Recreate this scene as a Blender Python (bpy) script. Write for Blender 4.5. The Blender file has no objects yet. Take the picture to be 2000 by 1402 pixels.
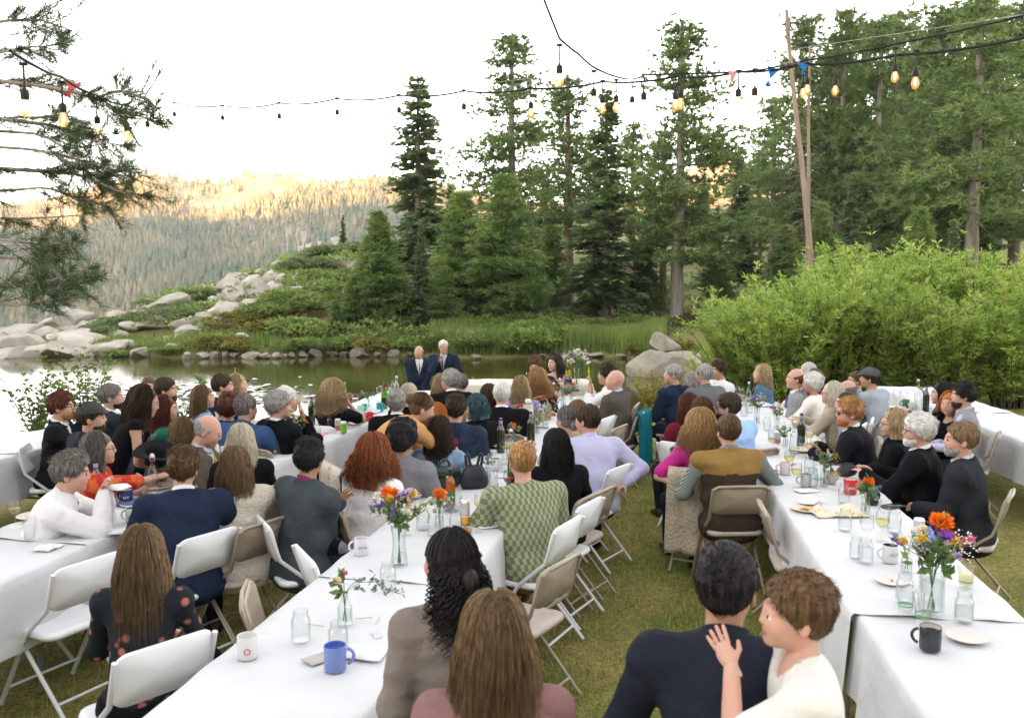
import bpy, bmesh, math, random
import numpy as np
from mathutils import Vector, Matrix, Euler
# ------------------------------------------------------------------ camera, sky, sun, exposure
scene = bpy.context.scene
COL = scene.collection
FPX, CAMH, YH = 1736.0, 2.3, 545.0
PITCH = math.atan((701 - YH) / FPX)
CP, SP = math.cos(PITCH), math.sin(PITCH)
cam_d = bpy.data.cameras.new('camera'); cam = bpy.data.objects.new('camera', cam_d); COL.objects.link(cam)
cam_d.sensor_width = 36.0; cam_d.lens = 36.0 * FPX / 2000.0
cam_d.clip_start = 0.05; cam_d.clip_end = 6000
cam.location = (0, 0, CAMH); cam.rotation_euler = (math.pi / 2 - PITCH, 0, 0)
cam_d.dof.use_dof = True; cam_d.dof.focus_distance = 9.0; cam_d.dof.aperture_fstop = 4.5
scene.camera = cam
SUN_EL, SUN_AZ = math.radians(7.0), math.radians(200.0)     # azimuth clockwise from +Y: low sun behind the camera
world = bpy.data.worlds.new('World'); scene.world = world; world.use_nodes = True
wn = world.node_tree; wn.nodes.clear()
sky = wn.nodes.new('ShaderNodeTexSky'); sky.sky_type = 'NISHITA'; sky.sun_disc = False
sky.sun_elevation = SUN_EL; sky.sun_rotation = SUN_AZ; sky.altitude = 2000
sky.air_density = 1.0; sky.dust_density = 1.5; sky.ozone_density = 1.0
hsv = wn.nodes.new('ShaderNodeHueSaturation'); hsv.inputs['Saturation'].default_value = 0.22
bg = wn.nodes.new('ShaderNodeBackground'); bg.inputs['Strength'].default_value = 0.15
wo = wn.nodes.new('ShaderNodeOutputWorld')
wn.links.new(sky.outputs[0], hsv.inputs['Color']); wt = wn.nodes.new('ShaderNodeMix'); wt.data_type = 'RGBA'; wt.blend_type = 'MULTIPLY'; wt.inputs['Factor'].default_value = 1.0; wt.inputs['B'].default_value = (1.04, 1.0, .945, 1)
wn.links.new(hsv.outputs[0], wt.inputs['A']); wn.links.new(wt.outputs['Result'], bg.inputs[0]); wn.links.new(bg.outputs[0], wo.inputs[0])
sun_d = bpy.data.lights.new('sun', 'SUN'); sun = bpy.data.objects.new('sun', sun_d); COL.objects.link(sun)
sun_d.energy = 5.0; sun_d.angle = math.radians(0.6); sun_d.color = (1.0, 0.47, 0.15)
sd = Vector((math.sin(SUN_AZ) * math.cos(SUN_EL), math.cos(SUN_AZ) * math.cos(SUN_EL), math.sin(SUN_EL)))
sun.rotation_euler = (-sd).to_track_quat('-Z', 'Y').to_euler(); sun.location = sd * 100
scene.view_settings.view_transform = 'Standard'; scene.view_settings.look = 'None'
scene.view_settings.exposure = 3.15; scene.view_settings.gamma = 1.0
scene.render.engine = 'CYCLES'
cy = scene.cycles
cy.use_denoising = True
try: cy.denoiser = 'OPENIMAGEDENOISE'
except Exception: pass
cy.max_bounces = 8; cy.diffuse_bounces = 3; cy.glossy_bounces = 3; cy.transmission_bounces = 4; cy.transparent_max_bounces = 24
cy.volume_bounces = 0; cy.volume_step_rate = 4.0; cy.caustics_reflective = False; cy.caustics_refractive = False; cy.sample_clamp_indirect = 6.0

# ------------------------------------------------------------------ pixel <-> world
def ray(x, y):
    u = (x - 1000) / FPX; v = (y - 701) / FPX
    return (u, CP - v * SP, -SP - v * CP)
def P(x, y, z):
    r = ray(x, y); t = (z - CAMH) / r[2]
    return Vector((r[0] * t, r[1] * t, z))
def PD(x, y, d):
    r = ray(x, y); t = d / r[1]
    return Vector((r[0] * t, d, CAMH + r[2] * t))
R = random.Random(7)
# ------------------------------------------------------------------ object helpers
def link(o, parent=None):
    COL.objects.link(o)
    if parent is not None: o.parent = parent
    return o
def tag(o, label=None, cat=None, group=None, kind=None):
    if label: o['label'] = label
    if cat: o['category'] = cat
    if group: o['group'] = group
    if kind: o['kind'] = kind
    return o
def empty(name, loc=(0, 0, 0), rz=0.0, parent=None):
    o = bpy.data.objects.new(name, None); o.empty_display_size = 0.1
    o.location = loc; o.rotation_euler = (0, 0, rz)
    return link(o, parent)
def mesh_np(name, V, F, mats=(), mi=None, smooth=True):
    """V (n,3) array, F (m,k) int array (all the same k) or list of those arrays"""
    me = bpy.data.meshes.new(name)
    Fs = F if (isinstance(F, list) and np.ndim(F[0]) == 2) else [F]
    Fs = [np.asarray(f, dtype=np.int32) for f in Fs if len(f)]
    V = np.asarray(V, dtype=np.float32)
    me.vertices.add(len(V)); me.vertices.foreach_set('co', V.ravel())
    nl = sum(f.size for f in Fs); nf = sum(len(f) for f in Fs)
    me.loops.add(nl); me.polygons.add(nf)
    me.loops.foreach_set('vertex_index', np.concatenate([f.ravel() for f in Fs]))
    tot = np.concatenate([np.full(len(f), f.shape[1], np.int32) for f in Fs])
    st = np.concatenate([[0], np.cumsum(tot)[:-1]]).astype(np.int32)
    me.polygons.foreach_set('loop_start', st); me.polygons.foreach_set('loop_total', tot)
    if smooth: me.polygons.foreach_set('use_smooth', np.ones(nf, bool))
    for m in mats: me.materials.append(m)
    if mi is not None: me.polygons.foreach_set('material_index', np.asarray(mi, np.int32))
    me.update(calc_edges=True); me.validate()
    return me
def obj(name, me, parent=None, loc=None, rot=None, scale=None):
    o = bpy.data.objects.new(name, me)
    if loc is not None: o.location = loc
    if rot is not None: o.rotation_euler = rot
    if scale is not None: o.scale = scale if hasattr(scale, '__len__') else (scale,) * 3
    return link(o, parent)
def copy_tree(o, parent=None):
    c = o.copy(); COL.objects.link(c); c.parent = parent
    for ch in list(o.children):
        copy_tree(ch, c)
    return c
class MB:
    """collects simple shapes into one mesh"""
    def __init__(s): s.v = []; s.f = {}; s.n = 0; s.cur = 0
    def add(s, V, F, mi=None):
        V = np.asarray(V, float); F = np.asarray(F, int)
        s.v.append(V); s.f.setdefault((F.shape[1], s.cur if mi is None else mi), []).append(F + s.n); s.n += len(V); return s
    def box(s, c, d, rot=None, mi=None):
        V = np.array([[x, y, z] for x in (-.5, .5) for y in (-.5, .5) for z in (-.5, .5)]) * np.array(d)
        if rot is not None: V = V @ np.array(rot).T
        F = [[0, 1, 3, 2], [4, 6, 7, 5], [0, 4, 5, 1], [2, 3, 7, 6], [0, 2, 6, 4], [1, 5, 7, 3]]
        return s.add(V + np.array(c), F, mi)
    def tube(s, pts, r, n=6, mi=None, caps=True, flat=1.0):
        pts = np.asarray(pts, float); m = len(pts)
        r = np.broadcast_to(np.asarray(r, float), (m,))
        T = np.gradient(pts, axis=0); T /= np.linalg.norm(T, axis=1)[:, None] + 1e-9
        up = np.eye(3)[int(np.argmin(np.abs(T).max(0)))]
        A = np.cross(T, up); A /= np.linalg.norm(A, axis=1)[:, None] + 1e-9
        B = np.cross(A, T)
        th = np.arange(n) * 2 * math.pi / n
        V = pts[:, None, :] + r[:, None, None] * (np.cos(th)[None, :, None] * A[:, None, :] + flat * np.sin(th)[None, :, None] * B[:, None, :])
        V = V.reshape(-1, 3)
        i = np.arange(m - 1)[:, None] * n; j = np.arange(n)[None, :]; j2 = (j + 1) % n
        F = np.stack([i + j, i + j2, i + n + j2, i + n + j], -1).reshape(-1, 4)
        s.add(V, F, mi)
        if caps and n >= 3:
            s.add(V[:n][::-1], [list(range(n))], mi); s.add(V[-n:], [list(range(n))], mi)
        return s
    def lathe(s, prof, n=20, c=(0, 0, 0), mi=None, M=None):
        prof = np.asarray(prof, float); m = len(prof)
        th = np.arange(n) * 2 * math.pi / n
        V = np.stack([prof[:, 0][:, None] * np.cos(th), prof[:, 0][:, None] * np.sin(th), np.repeat(prof[:, 1][:, None], n, 1)], -1).reshape(-1, 3)
        i = np.arange(m - 1)[:, None] * n; j = np.arange(n)[None, :]; j2 = (j + 1) % n
        F = np.stack([i + j, i + j2, i + n + j2, i + n + j], -1).reshape(-1, 4)
        if M is not None: V = V @ np.array(M).T
        return s.add(V + np.array(c), F, mi)
    def mesh(s, name, mats, smooth=True):
        V = np.concatenate(s.v); Fs = []; mi = []
        for (k, m), fl in s.f.items():
            f = np.concatenate(fl); Fs.append(f); mi.append(np.full(len(f), m))
        if not isinstance(mats, (list, tuple)): mats = [mats]
        return mesh_np(name, V, Fs, mats, np.concatenate(mi), smooth)
def sharpen(me, ang=40):
    me.set_sharp_from_angle(angle=math.radians(ang)); return me
# ------------------------------------------------------------------ materials
MATS = {}
def mat(name, base=(.8, .8, .8), rough=.6, spec=.3, metal=0.0, var=0.0, vscale=8.0, stretch=(1, 1, 1), col2=None, bump=0.0, bscale=40.0,
        coords='Object', emit=None, estr=0.0, sheen=0.0, detail=3.0, coat=0.0, randobj=0.0, sss=0.0):
    if name in MATS: return MATS[name]
    m = bpy.data.materials.new(name); m.use_nodes = True; MATS[name] = m
    nt = m.node_tree; b = nt.nodes['Principled BSDF']; N = nt.nodes.new; L = nt.links.new
    b.inputs['Base Color'].default_value = (*base, 1); b.inputs['Roughness'].default_value = rough
    b.inputs['Specular IOR Level'].default_value = spec; b.inputs['Metallic'].default_value = metal
    if sheen: b.inputs['Sheen Weight'].default_value = sheen
    if coat: b.inputs['Coat Weight'].default_value = coat
    if sss:
        b.inputs['Subsurface Weight'].default_value = sss; b.inputs['Subsurface Radius'].default_value = (.012, .005, .003); b.inputs['Subsurface Scale'].default_value = 1.0
    if emit is not None:
        b.inputs['Emission Color'].default_value = (*emit, 1); b.inputs['Emission Strength'].default_value = estr
    if var or col2 is not None or bump:
        tc = N('ShaderNodeTexCoord'); mp = N('ShaderNodeMapping'); mp.inputs['Scale'].default_value = stretch
        L(tc.outputs[coords], mp.inputs[0])
    if var or col2 is not None:
        nz = N('ShaderNodeTexNoise'); nz.inputs['Scale'].default_value = vscale; nz.inputs['Detail'].default_value = detail
        L(mp.outputs[0], nz.inputs['Vector'])
        rp = N('ShaderNodeValToRGB'); L(nz.outputs['Fac'], rp.inputs[0])
        c1 = base; c2 = col2 if col2 is not None else tuple(min(1, c * (1 + var)) for c in base)
        if col2 is None: c1 = tuple(c * (1 - var) for c in base)
        rp.color_ramp.elements[0].position = .32; rp.color_ramp.elements[1].position = .68
        rp.color_ramp.elements[0].color = (*c1, 1); rp.color_ramp.elements[1].color = (*c2, 1)
        out = rp.outputs[0]
        if randobj:
            oi = N('ShaderNodeObjectInfo'); hs = N('ShaderNodeHueSaturation'); mr = N('ShaderNodeMapRange')
            mr.inputs['To Min'].default_value = 1 - randobj; mr.inputs['To Max'].default_value = 1 + randobj
            L(oi.outputs['Random'], mr.inputs[0]); L(mr.outputs[0], hs.inputs['Value']); L(out, hs.inputs['Color']); out = hs.outputs[0]
        L(out, b.inputs['Base Color'])
    if bump:
        n2 = N('ShaderNodeTexNoise'); n2.inputs['Scale'].default_value = bscale; n2.inputs['Detail'].default_value = 4
        L(mp.outputs[0], n2.inputs['Vector'])
        bp = N('ShaderNodeBump'); bp.inputs['Strength'].default_value = bump; bp.inputs['Distance'].default_value = .02
        L(n2.outputs['Fac'], bp.inputs['Height']); L(bp.outputs[0], b.inputs['Normal'])
    return m
def leafmat(name, c1, c2, trans=.35, rough=.55, vscale=1.2, randobj=.12, c3=None):
    if name in MATS: return MATS[name]
    m = bpy.data.materials.new(name); m.use_nodes = True; MATS[name] = m
    nt = m.node_tree; b = nt.nodes['Principled BSDF']; N = nt.nodes.new; L = nt.links.new; o = nt.nodes['Material Output']
    b.inputs['Roughness'].default_value = rough; b.inputs['Specular IOR Level'].default_value = .25
    ge = N('ShaderNodeNewGeometry'); tc = N('ShaderNodeTexCoord'); nz = N('ShaderNodeTexNoise'); nz.inputs['Scale'].default_value = vscale
    L(tc.outputs['Object'], nz.inputs['Vector'])
    ad = N('ShaderNodeMath'); ad.operation = 'MULTIPLY_ADD'; ad.inputs[1].default_value = .55
    sb = N('ShaderNodeMath'); sb.operation = 'MULTIPLY_ADD'; sb.inputs[1].default_value = 1.5; sb.inputs[2].default_value = -.5
    L(nz.outputs['Fac'], sb.inputs[0]); L(ge.outputs['Random Per Island'], ad.inputs[0]); L(sb.outputs[0], ad.inputs[2])
    rp = N('ShaderNodeValToRGB'); L(ad.outputs[0], rp.inputs[0])
    rp.color_ramp.elements[0].position = .1; rp.color_ramp.elements[1].position = .95
    rp.color_ramp.elements[0].color = (*c1, 1); rp.color_ramp.elements[1].color = (*c2, 1)
    if c3 is not None:
        e = rp.color_ramp.elements.new(.985); e.color = (*c3, 1); rp.color_ramp.elements[1].position = .9
    oi = N('ShaderNodeObjectInfo'); hs = N('ShaderNodeHueSaturation'); mr = N('ShaderNodeMapRange')
    mr.inputs['To Min'].default_value = 1 - randobj; mr.inputs['To Max'].default_value = 1 + randobj
    L(oi.outputs['Random'], mr.inputs[0]); L(mr.outputs[0], hs.inputs['Value']); L(rp.outputs[0], hs.inputs['Color'])
    L(hs.outputs[0], b.inputs['Base Color'])
    t = N('ShaderNodeBsdfTranslucent'); L(hs.outputs[0], t.inputs['Color'])
    mx = N('ShaderNodeMixShader'); mx.inputs[0].default_value = trans
    L(b.outputs[0], mx.inputs[1]); L(t.outputs[0], mx.inputs[2]); L(mx.outputs[0], o.inputs['Surface'])
    return m
def sines(p, seed, f, n=5):
    rs = np.random.RandomState(seed); out = 0
    for _ in range(n):
        k = rs.normal(size=p.shape[-1]); k *= f * rs.uniform(.6, 1.6) / np.linalg.norm(k)
        out = out + np.sin(p @ k + rs.uniform(0, 6.28))
    return out / n
# ================================================================== LAND
def smooth01(t): t = np.clip(t, 0, 1); return t * t * (3 - 2 * t)
WATER_Z = -0.9
def lawn_h(x, y):
    x = np.asarray(x, float); y = np.asarray(y, float)
    y0 = 12.9 + 1.9 * smooth01((x - .2) / 2.0)
    z = -0.72 * smooth01((y - y0) / 3.6) - 1.2 * smooth01((y - y0 - 4.6) / 4.5)
    z = z + 1.55 * smooth01((x - 3.6) / 3.5) * smooth01((y - 15) / 6)
    z = z + .012 * np.sin(x * 1.7 + y * .6) + .010 * np.sin(y * 1.9 - x)
    z = z - .6 * smooth01((-4 - x) / 6) * smooth01((y - 9.8) / 4)
    return z
def grid_mesh(name, xs, ys, hf, m):
    X, Y = np.meshgrid(xs, ys, indexing='ij'); Z = hf(X, Y)
    V = np.stack([X, Y, Z], -1).reshape(-1, 3); nx, ny = len(xs), len(ys)
    i = np.arange(nx - 1)[:, None] * ny; j = np.arange(ny - 1)[None, :]
    F = np.stack([i + j, i + ny + j, i + ny + j + 1, i + j + 1], -1).reshape(-1, 4)
    return mesh_np(name, V, F, [m])
def ground_mat():
    m = bpy.data.materials.new('lawn_turf'); m.use_nodes = True; nt = m.node_tree; b = nt.nodes['Principled BSDF']; N = nt.nodes.new; L = nt.links.new
    tc = N('ShaderNodeTexCoord'); n1 = N('ShaderNodeTexNoise'); n1.inputs['Scale'].default_value = 1.1; n1.inputs['Detail'].default_value = 6; n1.inputs['Roughness'].default_value = .65
    n2 = N('ShaderNodeTexNoise'); n2.inputs['Scale'].default_value = 38; n2.inputs['Detail'].default_value = 5
    L(tc.outputs['Object'], n1.inputs['Vector']); L(tc.outputs['Object'], n2.inputs['Vector'])
    r1 = N('ShaderNodeValToRGB'); e = r1.color_ramp.elements; e[0].position = .36; e[1].position = .66
    e[0].color = (.13, .17, .038, 1); e[1].color = (.36, .29, .125, 1)
    r2 = N('ShaderNodeValToRGB'); e = r2.color_ramp.elements; e[0].position = .3; e[1].position = .75
    e[0].color = (.45, .45, .4, 1); e[1].color = (1.25, 1.2, 1.0, 1)
    mx = N('ShaderNodeMix'); mx.data_type = 'RGBA'; mx.blend_type = 'MULTIPLY'; mx.inputs['Factor'].default_value = 1
    L(n1.outputs['Fac'], r1.inputs[0]); L(n2.outputs['Fac'], r2.inputs[0]); L(r1.outputs[0], mx.inputs['A']); L(r2.outputs[0], mx.inputs['B'])
    L(mx.outputs['Result'], b.inputs['Base Color']); b.inputs['Roughness'].default_value = .95; b.inputs['Specular IOR Level'].default_value = .1
    bp = N('ShaderNodeBump'); bp.inputs['Distance'].default_value = .03; bp.inputs['Strength'].default_value = .8; L(n2.outputs['Fac'], bp.inputs['Height']); L(bp.outputs[0], b.inputs['Normal'])
    return m
lawn = obj('lawn', grid_mesh('lawn', np.linspace(-26, 40, 133), np.concatenate([np.linspace(-12, 9, 30), np.linspace(9.3, 30, 70)]), lawn_h, ground_mat()))
tag(lawn, 'trampled green and straw coloured lawn sloping to the lake', 'lawn', kind='structure')
# ---- lake
def water_mat():
    m = bpy.data.materials.new('lake_water'); m.use_nodes = True; nt = m.node_tree; b = nt.nodes['Principled BSDF']; N = nt.nodes.new; L = nt.links.new
    b.inputs['Base Color'].default_value = (.055, .052, .012, 1); b.inputs['Roughness'].default_value = .06; b.inputs['IOR'].default_value = 1.33; b.inputs['Specular IOR Level'].default_value = .5
    tc = N('ShaderNodeTexCoord'); mp = N('ShaderNodeMapping'); mp.inputs['Scale'].default_value = (.7, 2.2, 1); L(tc.outputs['Object'], mp.inputs[0])
    nz = N('ShaderNodeTexNoise'); nz.inputs['Scale'].default_value = 2.2; nz.inputs['Detail'].default_value = 3; L(mp.outputs[0], nz.inputs['Vector'])
    bp = N('ShaderNodeBump'); bp.inputs['Strength'].default_value = .09; bp.inputs['Distance'].default_value = .05; L(nz.outputs['Fac'], bp.inputs['Height']); L(bp.outputs[0], b.inputs['Normal'])
    return m
lake = obj('lake', mesh_np('lake', [[-90, 9, WATER_Z], [60, 9, WATER_Z], [60, 60, WATER_Z], [-90, 60, WATER_Z]], [[0, 1, 2, 3]], [water_mat()], smooth=False))
tag(lake, 'still olive brown lake water reflecting the far bank', 'lake', kind='structure')
# ---- far bank and hill
_cx = np.array([-400, 0, 107, 190, 330, 480, 560, 640, 700, 780, 900, 1000, 1150, 1400, 2000, 2600])
_cd = np.array([46, 46, 47, 49, 53, 56, 58, 60, 62, 64, 70, 74, 78, 80, 80, 80.])
_cy = np.array([712, 668, 640, 622, 590, 546, 518, 491, 480, 492, 512, 530, 536, 530, 520, 520.])
_cz = np.array([PD(1000, y, d).z for y, d in zip(_cy, _cd)])
_after = np.array([-.5, -.5, -.5, -.5, -.5, -.45, -.4, -.3, -.2, -.1, .08, .14, .16, .18, .2, .2])
def far_h(x, y):
    x = np.asarray(x, float); y = np.asarray(y, float)
    px = 1000 + FPX * x / np.maximum(y, 1)
    ys = 36.0 + .5 * np.sin(px / 90.0) + .3 * np.sin(px / 31.0) - 2.5 * smooth01((px - 1150) / 150) - 4 * smooth01((px - 1300) / 300)
    yc = np.interp(px, _cx, _cd); zc = np.interp(px, _cx, _cz); af = np.interp(px, _cx, _after)
    d = y - ys; t = np.clip((d - 1.2) / (yc - ys - 1.2), 0, 1)
    lowbank = -1.7 + 1.15 * smooth01((d + .9) / 2.1)
    z = lowbank + (zc + .55) * (t ** .92)
    z = z + np.where(y > yc, (y - yc) * af, 0)
    n = np.sin(x * .9 + y * .5) * .12 + np.sin(x * .37 - y * .71) * .22 + np.sin(x * 2.1 + 1.3 * y) * .05
    return np.clip(z + n * smooth01(d / 6), -20, 13)
soil = mat('hill_soil', (.23, .18, .09), .95, .1, vscale=.5, col2=(.18, .21, .07), bump=.6, bscale=4, detail=8)
farb = obj('far_bank', grid_mesh('far_bank', np.concatenate([np.linspace(-260, -80, 16), np.linspace(-75, 95, 190), np.linspace(100, 300, 16)]), np.concatenate([np.linspace(29, 135, 150), np.linspace(142, 318, 24)]), far_h, soil))
tag(farb, 'far lake bank rising into a rocky hillside and forest floor', 'hillside', kind='structure')
def ground_px(px, py, d0=32.0, d1=130.0):
    ds = np.linspace(d0, d1, 900); r = ray(px, py)
    t = ds / r[1]; z = CAMH + r[2] * t; h = far_h(r[0] * t, ds)
    k = np.nonzero(z <= h)[0]; i = k[0] if len(k) else 0
    return Vector((r[0] * t[i], ds[i], h[i]))
# ---- far mountain with forest, and the ridge behind the camera that keeps the valley in shade
_mx = np.array([-1500, -600, -200, 0, 107, 200, 300, 370, 430, 480, 540, 600, 660, 740, 800, 880, 950, 1100, 1250, 1360, 1400, 1440, 1520, 1700, 2100, 3200])
_my = np.array([420, 400, 410, 405, 395, 372, 344, 358, 362, 351, 339, 344, 356, 351, 358, 366, 384, 400, 380, 330, 297, 318, 360, 390, 400, 420.])
def mount_h(x, y):
    px = 1000 + FPX * x / y
    yc = 820 + 40 * np.sin(px / 160.0) + 25 * np.sin(px / 61.0)
    cy_ = np.interp(px, _mx, _my); zc = CAMH + (YH - cy_) / FPX * yc
    t = (y - 330) / (yc - 330)
    z = np.where(t < 1, -22 + (zc + 22) * np.clip(t, 0, 1) ** 1.25, zc - (y - yc) * .25)
    n = 5.5 * np.sin(x * .031 + y * .017) * np.sin(y * .023) + 3.2 * np.sin(x * .083 - y * .05) + 2.2 * np.sin(x * .19 + .11 * y) + 1.3 * np.sin(x * .41 - .3 * y)
    rocky = 2.2 * np.abs(np.sin(x * .11 + 2.2 * np.sin(y * .03)))
    return z + (n + rocky) * np.clip(t, 0, 1) * np.clip(1.35 - t, .12, 1)
granite_far = mat('mountain_granite', (.42, .33, .255), .95, .1, vscale=.03, col2=(.19, .18, .11), bump=.5, bscale=.15, detail=9)
_mxs = np.concatenate([np.linspace(-1100, -480, 40), np.linspace(-470, 330, 150), np.linspace(345, 900, 40)])
mount = obj('mountain', grid_mesh('mountain', _mxs, np.concatenate([np.linspace(300, 900, 120), np.linspace(915, 1100, 8)]), mount_h, granite_far))
tag(mount, 'distant granite mountain slope with forested flank lit by low sun', 'mountain', kind='structure')
def ridge_h(x, y):
    top = 150 + 9 * np.sin(x * .013 + 1) + 5 * np.sin(x * .041) - x * .035
    return -3 + (top + 3) * smooth01((-y - 60) / 240)
ridge = obj('mountain_ridge', grid_mesh('mountain_ridge', np.linspace(-900, 900, 40), np.linspace(-420, -60, 16), ridge_h, granite_far))
tag(ridge, 'wooded ridge behind the lawn that shades the valley', 'ridge', kind='structure')
# ================================================================== FOLIAGE TOOLS
def diamonds(p, d, side, L, W, fold=0.0):
    """leaf shaped quads: p base, d unit direction, side unit vector, L length, W half width"""
    L = np.asarray(L)[:, None]; W = np.asarray(W)[:, None]
    V = np.stack([p, p + d * L * .45 + side * W, p + d * L, p + d * L * .45 - side * W], 1).reshape(-1, 3)
    F = np.arange(len(p) * 4).reshape(-1, 4)
    return V, F
def spikes(p, d, side, L, W):
    L = np.asarray(L)[:, None]; W = np.asarray(W)[:, None]
    V = np.stack([p - side * W, p + side * W, p + d * L], 1).reshape(-1, 3)
    return V, np.arange(len(p) * 3).reshape(-1, 3)
def unit(a): return a / (np.linalg.norm(a, axis=-1, keepdims=True) + 1e-9)
rs = np.random.RandomState(11)
bark_grey = mat('bark_grey', (.19, .16, .14), .95, .1, vscale=6, stretch=(1, 1, .15), col2=(.36, .32, .28), bump=.8, bscale=14)
bark_red = mat('bark_red', (.22, .145, .105), .95, .1, vscale=5, stretch=(1, 1, .15), col2=(.40, .27, .19), bump=.8, bscale=14)
bark_bare = mat('bark_bare', (.24, .175, .13), .9, .1, vscale=3, stretch=(1, 1, .1), col2=(.36, .29, .23), bump=.4, bscale=12)
fir_m = leafmat('fir_needles', (.10, .165, .07), (.28, .37, .15), .45, vscale=.6)
fir_m2 = leafmat('fir_needles_pale', (.10, .165, .07), (.29, .37, .16), .45, vscale=.6)
pine_m = leafmat('pine_needles', (.11, .185, .06), (.33, .42, .15), .45, vscale=.5)
young_m = leafmat('young_pine_needles', (.115, .21, .06), (.33, .43, .13), .45, vscale=.5, c3=(.30, .17, .03))
def make_fir(h, rmax, seed, z0=.08, droop=.35, dens=1.0, power=.8):
    r_ = np.random.RandomState(seed); tr = MB()
    zs = np.linspace(0, h, 9); wob = np.cumsum(r_.normal(0, .012 * h / 9, (9, 2)), 0)
    tr.tube(np.c_[wob, zs], np.linspace(.017 * h, .002 * h, 9) + .002, 7)
    p = []; d = []; L = []
    z = z0 * h
    while z < h * .99:
        t = z / h
        Lr = rmax * (1 - t) ** power * (.55 + .45 * min(1, (t - z0) * 6 + .55))
        nb = r_.randint(5, 9)
        for k in range(nb):
            a = r_.uniform(0, 6.283); l = Lr * r_.uniform(.4, 1.15) + .01 * h
            el0 = .5 * (t - .45) + r_.normal(0, .08); n = max(3, int(9 * dens * (l / rmax) + 3))
            s = np.linspace(.12, 1, n)
            dr = -droop * (s ** 1.7) * l * (1.15 - t) + .12 * l * s ** 4
            cx = np.interp(z, zs, wob[:, 0]); cyy = np.interp(z, zs, wob[:, 1])
            pts = np.c_[cx + np.cos(a) * s * l * math.cos(el0), cyy + np.sin(a) * s * l * math.cos(el0), z + math.sin(el0) * s * l + dr]
            if k % 2 == 0 and l > .05 * h: tr.tube(np.vstack([[cx, cyy, z], pts[::3]]), np.linspace(.0035 * h, .0008 * h, len(pts[::3]) + 1), 3, caps=False)
            for i in range(n):
                w = l * (.34 * (1 - .75 * s[i])) + .012 * h
                for sg in (-1, 1, 0):
                    m_ = (2 if i % 2 else 1) if sg else 1
                    for _ in range(m_):
                        aa = a + sg * r_.uniform(.5, 1.25)
                        p.append(pts[i] + r_.normal(0, .006 * h, 3)); L.append(max(w * r_.uniform(.6, 1.2), .014 * h))
                        d.append([math.cos(aa), math.sin(aa), r_.uniform(-.55, .12)])
        z += h * .024 * r_.uniform(.75, 1.3)
    p = np.array(p); d = unit(np.array(d)); L = np.array(L)
    side = unit(np.cross(d, np.array([0, 0, 1.]) + r_.normal(0, .5, d.shape)))
    V, F = diamonds(p, d, side, L, L * .2 + .004 * h)
    return tr, V, F
def make_pine(h, rmax, seed, z0=.2, up=.35, dens=1.0, shape=.6, tuft=.022, whorl=.04):
    r_ = np.random.RandomState(seed); tr = MB()
    zs = np.linspace(0, h, 10); wob = np.cumsum(r_.normal(0, .014 * h / 10, (10, 2)), 0)
    tr.tube(np.c_[wob, zs], np.linspace(.018 * h, .004 * h, 10) + .003, 8)
    P_, D_ = [], []
    z = z0 * h
    while z < h * .985:
        t = z / h; tt = (t - z0) / (1 - z0)
        Lr = rmax * (max(0.02, 1 - tt) ** shape) * (.7 + .3 * min(1, tt * 5))
        for k in range(r_.randint(4, 7)):
            a = r_.uniform(0, 6.283); l = Lr * r_.uniform(.45, 1.15) + .008 * h
            s = np.linspace(.0, 1, 7); el0 = -.25 * (1 - tt) + .5 * tt + r_.normal(0, .15)
            bend = r_.normal(0, .25)
            ang = a + bend * s
            cx = np.interp(z, zs, wob[:, 0]); cyy = np.interp(z, zs, wob[:, 1])
            pts = np.c_[cx + np.cos(ang) * s * l * math.cos(el0), cyy + np.sin(ang) * s * l * math.cos(el0), z + math.sin(el0) * s * l + up * l * s ** 2.4 - .1 * l * s * (1 - tt)]
            tr.tube(pts[::2], np.linspace(.0042 * h, .0011 * h, 4) * (.5 + .5 * l / rmax), 3, caps=False)
            nt_ = max(2, int(dens * 11 * l / rmax + 2))
            for i in range(nt_):
                u = .42 + .58 * (i + r_.uniform(0, 1)) / nt_
                q = np.array([np.interp(u, s, pts[:, c]) for c in range(3)])
                nsub = 4
                for _ in range(nsub):
                    off = r_.normal(0, 1, 3) * np.array([1, 1, .3]) * (.032 * h * (.5 + l / rmax))
                    P_.append(q + off); D_.append(unit(np.array([math.cos(a), math.sin(a), .55]) + off / (.06 * h)))
        z += h * whorl * r_.uniform(.7, 1.35)
    P_ = np.array(P_); D_ = np.array(D_)
    nn = 11
    p = np.repeat(P_, nn, 0); d = unit(np.repeat(D_, nn, 0) * .7 + r_.normal(0, .75, (len(P_) * nn, 3)))
    L = r_.uniform(.7, 1.25, len(p)) * tuft * h
    side = unit(np.cross(d, r_.normal(0, 1, d.shape)))
    V, F = spikes(p, d, side, L, L * .13)
    return tr, V, F
TREES = {}
def tree_proto(key, tr, V, F, bark, leaf):
    TREES[key] = (tr.mesh(key + '_trunk', bark), mesh_np(key + '_crown', V, F, [leaf], smooth=False))
tree_proto('fir_a', *make_fir(14, 1.75, 1, .16, .62, 1.25, .62), bark_grey, fir_m2)
tree_proto('fir_b', *make_fir(14, 2.1, 2, .08, .30, 1.15, .85), bark_grey, fir_m)
tree_proto('fir_c', *make_fir(8, 1.1, 3, .06, .25, 1.0, .9), bark_grey, fir_m2)
tree_proto('pine_a', *make_pine(18, 3.0, 4, .34, .28, .95, .85, .019, .05), bark_grey, pine_m)
tree_proto('pine_b', *make_pine(16, 1.9, 5, .34, .25, .62, .75, .019, .045), bark_red, pine_m)
tree_proto('pine_c', *make_pine(16, 2.9, 6, .24, .3, 1.15, .78, .019, .046), bark_grey, pine_m)
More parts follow.
